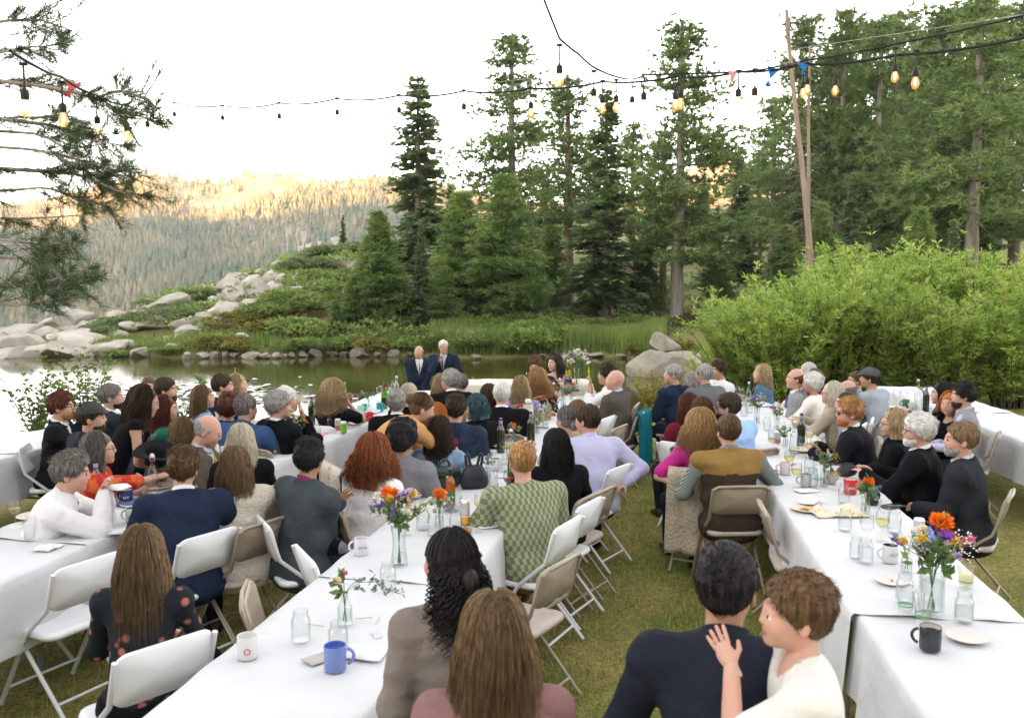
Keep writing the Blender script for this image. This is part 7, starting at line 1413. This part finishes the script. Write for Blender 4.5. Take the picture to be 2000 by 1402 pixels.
mug(1150, 780, 'white mug with tall handle by the clasped hands', (.70, .69, .67), -.3); mug(1152, 774, 'second white mug behind the tall handled one', (.70, .69, .67), -.2); mug(1131, 789, 'pale mug with gold print in the middle row', (.68, .66, .6), .4, text=('love you', .014, .04, mat('print_gold', (.5, .38, .12), .5), .05), blob=(.3,)); wineglass(1140, 770, 'empty wine glass near the clasped hands', None)
napkin(1146, 789, 'grey folded clutch bag behind the lavender shirt', .2, .12, .05, (.09, .11, .14), 'clutch_bag', 'bag', m=mat('grey_clutch', (.09, .11, .13), .6))
# couple's table
hz_ = lambda px, py: P(px, py, TZ)
vase(1126, 752, 'large bridal bouquet in a flared vase on the couple\'s table', 'tall', white3 + white3, .17, 90, 16, 1.25, .06); wineglass(1090, 749, 'wine glass in front of the bride', 'white', 1.1); vase(1066, 752, 'small pale bouquet before the bride', 'bud', [('rose', CRm, .028), ('filler', WH, .05), ('rose', PK, .02)], .08, 26, 17); wineglass(1032, 752, 'water goblet in front of the groom', None, 1.1); vase(1102, 752, 'bud vase with leafy stems on the couple\'s table', 'bud', [('filler', WH, .04), ('rose', WH, .02)], .08, 26, 18); napkin(1110, 752, 'crumpled white napkin on the couple\'s table', .16, .12, .07, (.75, .75, .76))
# pine side row
wineglass(197, 1036, 'wine glass near the dog print mug with little wine'); wineglass(118, 1018, 'wine glass in front of the man wiping his mouth'); bottle(190, 986, 'green brown wine bottle with white foil before the man wiping his mouth', 'dark')
mug(259, 1020, 'white mug with a long dog print', (.68, .66, .62), 3.2, inner=(.06, .17, .18), blob=(.3,)); e = bpy.data.objects[[o.name for o in bpy.data.objects if o.get('label') == 'white mug with a long dog print'][0]]
m = MB()   # dachshund print, laid on the mug wall
def on_mug(pts2, mi):
    a_ = np.array(pts2); th_ = a_[:, 0] / .0416; m.add(np.c_[.0421 * np.sin(th_), -.0421 * np.cos(th_), a_[:, 1]], [list(range(len(a_)))], mi)
on_mug([(-.016, .036), (.010, .038), (.012, .05), (-.016, .05)], 1); on_mug([(.010, .042), (.017, .050), (.026, .051), (.027, .055), (.019, .063), (.012, .056)], 0); on_mug([(-.016, .044), (-.024, .054), (-.022, .056), (-.014, .049)], 0)
for xx in (-.014, .009): on_mug([(xx, .028), (xx + .005, .028), (xx + .004, .038), (xx, .038)], 0)
o = obj('dog_print', m.mesh('dog_print', [ink, mat('print_lightblue', (.22, .33, .60), .6)], False), e); o.rotation_euler = (0, 0, -e.rotation_euler[2] + .2)
mug(248, 982, 'navy blue mug with white lettering by the hardback book', (.015, .03, .10), 2.9, inner=(.6, .6, .58), text=('NY', .03, .04, inkw, .045), blob=(.3,)); jar(216, 993, 'mason jar with gold drink beside the wine bottle', .06); bottle(300, 966, 'clear swing top bottle beside the red shawl arm', 'clear', 1.05); mug(322, 940, 'grey stoneware mug near the navy suit', (.28, .27, .26), .5); mug(392, 950, 'tall cream mug with black letter on its side', (.60, .57, .50), 3, text=('U', .03, .04, ink, .035), blob=(.4,)); jar(404, 946, 'glass tumbler jar beside the tall cream mug', .04, .9); wineglass(400, 930, 'wine glass behind the tall cream mug', 'white')
plate(168, 993, 'tan paper plate before the man wiping his mouth'); plate(312, 952, 'tan paper plate with pink food scraps', [(0, 0, .025, .015, .01, (.55, .12, .12)), (.03, .02, .02, .02, .008, (.6, .5, .3))]); plate(268, 986, 'plate of nuts on top of the hardback book', [(.02, 0, .03, .02, .012, (.3, .16, .05)), (-.03, .01, .03, .02, .012, (.35, .2, .07))], .09)
flat_box('book', 262, 984, .2, .13, .02, 'blue hardback book under the snack plate', 'book', [mat('book_blue', (.10, .12, .35), .5)], .25); flat_box('napkin', 203, 1042, .24, .09, .012, 'folded white napkin in front of the wine glass', 'napkin', [white_], .25); jar(113, 1044, 'small mason jar with stem at the row edge'); mug(118, 1026, 'dark pewter mug at the row edge', (.06, .06, .065), .4)
napkin(176, 930, 'white napkin held to the man\'s mouth', .12, .1, .05, (.8, .8, .8)).location = PERSONS['L16']['root'] + Vector(rotz(PERSONS['L16']['th']) @ (PERSONS['L16']['tg'][1][1] + np.array([-.03, .08, .02])))
vase(318, 935, 'small vase with purple blooms by the shawl hand', 'small', [('daisy', PU, .024), ('daisy', PU, .02), ('filler', WH, .04)], .07, 26, 21); bottle(423, 912, 'clear swing top bottle before the balding man', 'clear'); wineglass(398, 915, 'wine glass before the balding man', None); mug(441, 893, 'white cup before the balding man', (.66, .66, .66), 1)
vase(550, 873, 'tall vase with purple and yellow wildflower bouquet', 'tall', big3, .15, 90, 22, 1.05, .05); wineglass(521, 877, 'empty wine glass beside the wildflower bouquet', None)
mug(568, 880, 'brown mug with pale oval face panel', (.27, .11, .05), 3.0, inner=(.2, .1, .06), blob=(.3,)); e = [o for o in bpy.data.objects if o.get('label') == 'brown mug with pale oval face panel'][0]; m = MB(); t = np.linspace(0, 6.283, 17)[:-1]; on_mug(np.c_[.020 * np.cos(t), .030 + .013 * np.sin(t)], 0); o = obj('pale_panel', m.mesh('mug_panel', [inkw], False), e); o.rotation_euler = (0, 0, -e.rotation_euler[2] + .25)
vase(587, 862, 'small vase with yellow and white blooms beside the brown mug', 'small', sm_yel, .09, 36, 23); jar(566, 862, 'mason jar behind the brown mug'); jar(619, 855, 'mason jar beside the purple tag'); can(630, 833, 'green drink can next to the clear bottle', [(0, 1, (.03, .40, .13))]); can(660, 840, 'red and silver drink can by the lime can', [(0, .4, (.62, .07, .07)), (.4, 1, (.45, .43, .45))]); can(671, 846, 'lime green drink can in front of the curly blonde woman', [(0, .85, (.20, .50, .03)), (.85, 1, (.5, .6, .2))]); bottle(619, 836, 'clear bottle with dark label before the grey haired men', 'clear'); bottle(609, 831, 'dark bottle with lilac neck before the grey haired men', 'dark'); jar(645, 838, 'mason jar behind the red and silver can'); jar(638, 826, 'mason jar next to the green can'); wineglass(659, 812, 'empty wine glass near the curly blonde woman', None, 1.1); vase(655, 826, 'jar of white daisies and small pink bloom', 'small', [('filler', WH, .06), ('daisy', WH, .024), ('ball', CO, .012), ('filler', WH, .05)], .09, 30, 24)
mug(704, 809, 'mint green mug on the row end', (.33, .52, .42), .3); mug(711, 821, 'white mug with purple figures', (.62, .60, .62), 3, text=('xx\nx', .02, .04, mat('print_purple', (.16, .06, .25), .6), .05), blob=(.35,)); mug(722, 822, 'red mug with white lettering', (.58, .03, .04), 2.9, text=('merry\nand bright', .012, .04, inkw, .05), blob=(.4,)); mug(742, 803, 'teal mug beside the green bottle', (.01, .24, .25), .3); bottle(751, 799, 'green wine bottle with red foil on the row end', 'green'); can(712, 806, 'green can behind the mint mug', [(0, 1, (.03, .42, .15))]); wineglass(694, 800, 'red wine glass beyond the mint mug', 'red', 1.1); vase(720, 800, 'jar of purple stems beside the green wine bottle', 'bud', [('daisy', PU, .022), ('daisy', PU, .02), ('filler', WH, .04)], .09, 24, 25); wineglass(741, 784, 'tall empty wine glass near the lake end', None, 1.1); vase(762, 786, 'white flowers in a jar near the lake end', 'small', [('filler', WH, .06), ('filler', WH, .06), ('rose', WH, .024), ('rose', PK, .016)], .1, 30, 26); bottle(775, 776, 'clear swing top bottle at the lake end of the row', 'clear')
napkin(692, 826, 'bundle of crumpled napkins beside the red mug', .22, .14, .06, (.72, .71, .71)); napkin(728, 806, 'grey napkin heap behind the red mug', .2, .12, .07, (.60, .61, .64)); napkin(597, 850, 'crumpled napkin by the small yellow bouquet', .12, .1, .05)
jar(62, 1052, 'mason jar on the pine side row below the pewter mug'); plate(70, 1010, 'tan plate at the outer edge of the pine side row'); wineglass(30, 1030, 'wine glass at the outer edge of the pine side row', 'white'); napkin(95, 1070, 'crumpled napkin by the small mason jar', .14, .1, .03)
# lakeside tables
bottle(132, 840, 'clear swing top bottle on the lakeside table', 'clear'); can(112, 860, 'silver and red can at the lakeside table edge', [(0, .4, (.6, .08, .06)), (.4, 1, (.5, .5, .52))]); jar(207, 828, 'mason jar with purple sprig on the lakeside table', .05); jar(226, 826, 'mason jar beside the purple sprig jar'); wineglass(122, 846, 'wine glass with amber drink on the lakeside table', 'white'); jar(366, 803, 'mason jar at the end of the lakeside table', .04); wineglass(345, 801, 'wine glass by the floral tie', None, 1.1); vase(376, 800, 'pale pink bloom in a bud vase at the lakeside table end', 'bud', [('pom', (.72, .45, .55), .035)], .05, 6, 27); jar(352, 805, 'short glass beside the floral tie', .03, .8)
# willow side row, near
vase(1818, 1196, 'ribbed glass vase with orange, purple, yellow and blue bouquet', 'ribbed', big2, .16, 110, 31, 1.1, .055, water=.14); mug(1738, 1097, 'white mug with black inside and printed lines', (.66, .67, .68), 3.1, inner=(.02, .02, .022), text=("'S DU KIDS.\n'S DUL KIDS.", .013, .04, ink, .05), blob=(.3,)); jar(1690, 1099, 'embossed mason jar beside the printed mug'); mug(1816, 1268, 'dark glossy mug with cocoa residue on the nearest cloth', (.03, .032, .038), 2.6, inner=(.55, .48, .44), s=1.05); plate(1742, 1138, 'pale dessert plate with crumb', [(0, 0, .02, .008, .005, (.5, .2, .05))], .085, 1.0, (.62, .58, .55)); plate(1888, 1248, 'white dinner plate at the table edge', None, .12, 1.0, (.62, .62, .62)); jar(1766, 1176, 'mason jar behind the clear plastic cups'); jar(1882, 1214, 'mason jar at the edge past the ribbed vase', .05); vase(1770, 1118, 'bud vase with eucalyptus beside the printed mug', 'bud', [('filler', WH, .05), ('ball', LI, .014)], .09, 30, 32, 1.0, .035, euca); can(1794, 1050, 'pale green topped can behind the big bouquet', [(0, 1, (.55, .60, .50))])
for x, y, lb in [(1768, 1196, 'clear plastic cup with green stripe behind the dark mug'), (1802, 1214, 'clear plastic cup with stir sticks and green stripe'), (1886, 1148, 'plastic cup of lemonade at the table edge')]:
    e = thing('plastic_cup', x, y, lb, 'cup', 'plastic cups'); obj('cup_wall', lath('plasticcup', [(0, .002), (.028, .001), (.031, .02), (.041, .115), (.0425, .117), (.0405, .116), (.030, .02), (0, .006)], gthin), e); obj('stripe', lath('cupstripe', [(.0335, .034), (.0342, .041)], mat('cup_green', (.12, .45, .10), .5)), e)
    if 'lemon' in lb: obj('lemonade', lath('lemonade', [(0, .01), (.0305, .02), (.037, .075), (0, .075)], mat('lemonade', (.72, .66, .42), .3)), e)
    if 'stir' in lb:
        for a_ in (.3, 2.2): m = MB(); m.tube([(0, 0, .01), (.035 * math.cos(a_), .035 * math.sin(a_), .15)], .0018, 4); obj('stir_stick', m.mesh('stick', MATS['stick_wood']), e)
wineglass(1692, 1066, 'empty wine glass in front of the floral scarf', None, 1.1); wineglass(1722, 1058, 'wine glass with pale wine in front of the floral scarf', 'white', 1.1); wineglass(1728, 1030, 'empty wine glass behind the pale wine glass', None, 1.05); jar(1650, 1036, 'mason jar standing before the floral scarf'); jar(1672, 1090, 'clear mug jar beside the embossed jar', 0, .9); jar(1746, 1040, 'mason jar beyond the pale wine glass')
scarf = pattern('floral_scarf', 'floral', (.66, .61, .48), (.62, .38, .06), 30); napkin(1640, 1006, 'cream scarf printed with yellow flowers in a heap', .36, .15, .07, (.7, .7, .6), 'scarf', 'scarf', 4, .05, scarf); plate(1577, 996, 'two stacked tan plates with cheese and a napkin', [(-.02, -.03, .05, .02, .012, (.62, .28, .04)), (.01, -.05, .022, .018, .016, (.75, .42, .06))], .12); napkin(1580, 984, 'crumpled lilac white napkin on the stacked plates', .2, .12, .035, (.70, .66, .70)).location.z += .02
vase(1690, 1004, 'small vase with orange zinnia and coral snapdragons', 'small', sm_mix, .075, 36, 33, 1.2); jar(1648, 982, 'mason jar in front of the red mug'); mug(1660, 964, 'red mug with white script lettering', (.50, .02, .035), .3, inner=(.68, .62, .55), s=1.12, text=('chalobt', .026, .04, inkw, .045), blob=(.25,)); mug(1704, 984, 'black mug with white capital letters', (.015, .015, .017), .5, text=('LIVE\nLIKE', .02, .04, inkw, .05), blob=(.3,))
scr = mat('phone_glass', (.02, .022, .026), .08, .6); flat_box('phone', 1744, 990, .08, .16, .009, 'black phone lying before the white bearded man', 'phone', [mat('phone_body', (.015, .015, .017), .3), scr], -1.1); flat_box('phone', 1509, 924, .075, .15, .009, 'phone lying by the checked shirt cuff', 'phone', [mat('phone_grey', (.12, .12, .13), .3), mat('phone_screen', (.2, .21, .22), .1, .6)], -.2); flat_box('paper_card', 1575, 958, .16, .11, .0015, 'folded white paper before the handled jar', 'paper', [MATS['paper_white']], .2)
wineglass(1555, 952, 'white wine glass on the cloth by the folded paper', 'white', 1.12); wineglass(1631, 956, 'white wine glass beside the black clutch', 'white', 1.12); wineglass(1541, 924, 'white wine glass beside the pale handled mug', 'white', 1.1); wineglass(1625, 899, 'white wine glass held near the ginger bearded man', 'white', 1.1); wineglass(1581, 874, 'white wine glass by the dark bottle', 'white', 1.05); wineglass(1568, 892, 'empty wine glass behind the clear bottle', None, 1.05); wineglass(1508, 884, 'white wine glass by the light blue elbow', 'white', 1.05); wineglass(1590, 890, 'pale wine glass below the dark bottle', 'white', 1.0)
mug(1533, 926, 'pale handled mug with printed patches', (.62, .58, .55), 2.8, text=('ab\ncd', .016, .04, ink, .05), blob=(.6,)); mug(1574, 950, 'grey glass mug behind the handled jar', (.42, .44, .46), 2.9); jar(1586, 951, 'handled mason jar with dark photo panel', .04, 1.05); jar(1600, 936, 'mason jar behind the pink snapdragons'); vase(1609, 950, 'bud vase with pink snapdragons and green sprigs', 'bud', sm_pk2, .11, 40, 34, 1.1); jar(1580, 925, 'mason jar beside the clear bottle', .03); mug(1622, 944, 'beige cup between vase and black clutch', (.42, .38, .34), .3)
e = thing('clutch_bag', 1652, 932, 'black pleated clutch bag standing on the cloth', 'handbag', rz=.15); V, F = rock_proto(31, 3, 3); V = V / np.abs(V).max(0); V[:, 1] *= .55 * (1 - .5 * np.clip(V[:, 2], 0, 1)); V = V * np.array([.10, .07, .055]) + np.array([0, 0, .055]); V[:, 2] = np.maximum(V[:, 2], .002); V[:, 1] += .004 * np.sin(V[:, 0] * 160); obj('body', mesh_np('clutch_body', V, F, [leath]), e); m = MB(); m.tube([(-.06, 0, .105), (0, 0, .113), (.06, 0, .105)], .005, 6); obj('clasp', m.mesh('clutch_clasp', leath), e)
bottle(1564, 872, 'dark wine bottle with lilac neck on the willow side row', 'dark'); bottle(1551, 886, 'clear swing top bottle in the willow side row', 'clear', 1.05); can(1518, 866, 'silver and red can under the coral bouquet', [(0, .35, (.5, .12, .12)), (.35, 1, (.5, .5, .52))]); vase(1478, 826, 'glass of purple and white blooms on the willow side row', 'tall', [('daisy', PU, .045), ('daisy', LI, .04), ('filler', WH, .06), ('rose', WH, .028), ('daisy', PU, .036), ('filler', YE, .04), ('filler', WH, .06), ('rose', WH, .03)], .13, 90, 35, .85); vase(1517, 842, 'small vase of coral gladiolus and purple blooms', 'tall', [('spike', CO, .026), ('daisy', PU, .036), ('filler', WH, .06), ('rose', WH, .028), ('spike', CO, .024), ('filler', BL, .05), ('filler', WH, .06)], .11, 60, 36, .8); vase(1534, 872, 'red tin of small yellow and lilac blooms', 'small', [('ball', YE, .014), ('daisy', LI, .018), ('daisy', PU, .016)], .07, 26, 37)
jar(1453, 813, 'mason jar in front of the light blue shirt'); jar(1498, 840, 'mason jar below the purple bouquet'); jar(1508, 858, 'mason jar beside the silver and red can'); jar(1463, 806, 'mason jar by the purple bouquet'); jar(1527, 850, 'mason jar behind the coral bouquet', .04); bottle(1462, 790, 'clear swing top bottle near the bolo tie', 'clear'); bottle(1473, 787, 'green bottle near the blonde in blue jacket', 'green', .8); wineglass(1447, 784, 'red wine glass near the bolo tie', 'red', 1.1); jar(1440, 776, 'mason jar before the bolo tie'); vase(1483, 783, 'yellow blooms before the blonde in blue jacket', 'small', [('ball', YE, .024), ('ball', YE, .02), ('daisy', PU, .02), ('rose', WH, .02)], .08, 30, 38); napkin(1490, 792, 'crumpled napkins by the yellow blooms', .2, .14, .06); jar(1420, 770, 'glass tumbler at the end of the row', .04, .9); vase(1455, 795, 'greenery in a jar between two bottles', 'bud', [('rose', WH, .018), ('daisy', PU, .016)], .08, 24, 39); plate(1566, 880, 'plate under the pale wine glass', None, .09); napkin(1541, 905, 'small pink napkin by the wine glass stem', .1, .08, .02, (.62, .52, .52))
# tables under the willow
bottle(1792, 784, 'clear swing top bottle on the table under the willow', 'clear'); wineglass(1751, 792, 'empty wine glass on the table under the willow', None, 1.2); wineglass(1765, 792, 'second empty wine glass under the willow', None, 1.2); mug(1769, 796, 'dark green mug on the table under the willow', (.05, .14, .11), 2.5); mug(1786, 800, 'white round mug on the table under the willow', (.66, .67, .68), 2.6); bottle(1808, 804, 'dark wine bottle on the table under the willow', 'dark'); plate(1750, 797, 'tan plate with snack on the table under the willow', [(0, 0, .03, .02, .01, (.5, .2, .1))]); plate(1788, 812, 'tan plate before the woman with long black hair', [(.02, 0, .025, .02, .01, (.55, .3, .12))]); wineglass(1820, 798, 'wine glass before the woman with long black hair', None, 1.2); vase(1803, 790, 'small yellow flowers on the table under the willow', 'small', [('ball', YE, .02), ('filler', WH, .04)], .08, 16, 40)
# ================================================================== STRING LIGHTS
cordm = mat('cord_black', (.012, .012, .014), .6); sock = mat('socket_black', (.012, .012, .013), .5); bulbm = mat('bulb_lit', (.9, .6, .3), .2, .5, emit=(1.0, .50, .16), estr=3.2); bulbg = glassmat('bulb_glass', (1.0, .80, .48), .06)
_n = bulbg.node_tree; _e = _n.nodes.new('ShaderNodeEmission'); _e.inputs[0].default_value = (1, .48, .14, 1); _e.inputs[1].default_value = .045; _a = _n.nodes.new('ShaderNodeAddShader'); _o = _n.nodes['Material Output']; _n.links.new(_o.inputs['Surface'].links[0].from_socket, _a.inputs[0]); _n.links.new(_e.outputs[0], _a.inputs[1]); _n.links.new(_a.outputs[0], _o.inputs['Surface'])
m = MB(); m.lathe([(0, .0), (.006, 0), (.007, -.008), (.018, -.016), (.0195, -.03), (.0185, -.055), (.016, -.058)], 12); m.tube([(0, 0, .10), (0, 0, 0)], .005, 6); m.box((0, 0, .10), (.035, .012, .014)); SOCK = m.mesh('socket', sock)
m = MB(); m.lathe([(.0125, -.055), (.02, -.075), (.0245, -.095), (.023, -.115), (.014, -.13), (0, -.135)], 14); BULB = m.mesh('bulb', bulbg)
m = MB(); m.lathe([(0, -.062), (.007, -.07), (.0085, -.09), (.006, -.108), (0, -.112)], 10); FIL = m.mesh('filament', bulbm)
def string(label, cordpts, lamps, wire=None, sag=.03, r=.0062):
    """cordpts: (px, py, depth); lamps: (px, py of the junction, depth, scale)"""
    e = empty('string_light', PD(*cordpts[0])); tag(e, label, 'string lights', 'string lights'); o0 = np.array(e.location); m = MB(); pts = []
    W = [np.array(PD(*c)) - o0 for c in cordpts]
    for a, b in zip(W[:-1], W[1:]):
        for t in np.linspace(0, 1, 8)[:-1]: q = a + (b - a) * t; pts.append(q - np.array([0, 0, sag * np.linalg.norm(b - a) * 4 * t * (1 - t)]))
    pts.append(W[-1]); m.tube(pts, r * (1.4 if cordpts[0][0] == 340 else 1), 6, caps=False); obj('cord', m.mesh('cord', cordm), e)
    if wire: m = MB(); m.tube([np.array(PD(*c)) - o0 for c in wire], .0015, 4, caps=False); obj('guide_wire', m.mesh('wire', MATS['wire_steel']), e)
    for px, py, d, s_ in lamps:
        q = np.array(PD(px, py, d)) - o0; so = obj('socket', SOCK, e, (q[0], q[1], q[2] - .105 * s_), None, s_ * (1.12 if d > 6.2 else .85)); obj('bulb', BULB, so); obj('filament', FIL, so)
A = [(340, 201, 11.6), (434, 207, 11.0), (545, 202, 10.3), (658, 193, 9.7), (779, 187, 9.1), (906, 178, 8.5), (1037, 173, 7.9), (1177, 160, 7.4), (1320, 150, 6.9), (1443, 141, 6.4), (1570, 126, 6.0), (1750, 108, 5.6), (2060, 60, 5.1)]
string('long string of hanging bulbs crossing the whole sky', A, [(x, y, d, 1.0) for x, y, d in A[:-2]] + [(1633, 119, 5.8, 1.0), (1790, 102, 6.4, 1.0)], [(300, 203, 11.8), (800, 178, 9.0), (1450, 112, 6.3), (2060, 20, 5.0)])
B_ = [(1040, -60, 4.0), (1093, 76, 4.4), (1130, 106, 4.7), (1157, 130, 5.0), (1204, 150, 5.6), (1235, 155, 6.1), (1262, 146, 6.5), (1330, 144, 6.6), (1475, 138, 6.3), (1575, 118, 5.9), (1660, 104, 5.6), (1752, 86, 5.4), (2120, 0, 4.8)]
string('second string of bulbs dropping from above to join the long one', B_, [(1093, 80, 4.4, 1.0), (1160, 132, 5.0, 1.0), (1204, 150, 5.6, 1.0), (1235, 155, 6.1, 1.0), (1258, 148, 6.5, 1.0), (1330, 145, 6.6, 1.0), (1475, 138, 6.3, 1.0), (1578, 118, 5.9, 1.0), (1750, 88, 5.4, 1.0)], sag=.01)
C2_ = [(20, 100, 3.4), (70, 130, 3.6), (120, 150, 4.1), (188, 186, 5.2), (246, 205, 6.6), (287, 212, 8.4), (312, 212, 10.0), (340, 201, 11.6)]
string('string of bulbs running through the near pine boughs', C2_, [(120, 152, 4.1, 1.0), (188, 188, 5.2, 1.0), (246, 207, 6.6, 1.0), (287, 212, 8.4, 1.0), (312, 212, 10.0, 1.0), (45, 115, 3.5, 1.0)], sag=.01)
def flag(px, py, d, w, h, c, label, rz):
    n = 9; V = []
    for i in range(n):
        t = i / (n - 1)
        for j in range(4): u = j / 3 - .5; V.append((u * w * (1 - .3 * t) + .02 * math.sin(t * 5 + u * 3), .012 * math.sin(t * 7 + u * 5), -t * h))
    i = np.arange(n - 1)[:, None] * 4; j = np.arange(3)[None]; F = np.stack([i + j, i + j + 1, i + 4 + j + 1, i + 4 + j], -1).reshape(-1, 4); o = obj('ribbon_flag', mesh_np('flag', V, F, [cloth('flag_%d' % int(c[0] * 100), c, rough=.5)]), None, PD(px, py, d), (0, rz, 0)); so = o.modifiers.new('t', 'SOLIDIFY'); so.thickness = .002; tag(o, label, 'ribbon', 'ribbons on the cords')
flag(1431, 140, 6.35, .03, .11, (.62, .28, .30), 'faded pink ribbon tied to the bulb cord', .1); flag(1510, 132, 6.2, .05, .13, (.03, .22, .62), 'bright blue ribbon hanging from the cord', .25); flag(1568, 124, 5.9, .045, .07, (.03, .22, .62), 'short blue tape tail beside the taped splice', -.1); flag(143, 160, 4.5, .05, .08, (.55, .12, .12), 'red and blue rag tied at the pine bough', .4)
m = MB(); t = np.linspace(0, 1, 12); a_ = np.array(PD(1526, 131, 6.05)); b_ = np.array(PD(1566, 124, 5.9)); m.tube(a_ + (b_ - a_) * t[:, None], .017 + .004 * np.sin(t * 20), 8); tag(obj('tape_splice', m.mesh('splice', mat('tape_black', (.015, .015, .018), .35, .5)), None), 'black taped cable splice between the blue ribbons', 'cable splice')
0 and print('TRIS', sum(sum(len(p.vertices) - 2 for p in me.polygons) for me in bpy.data.meshes if me.users))
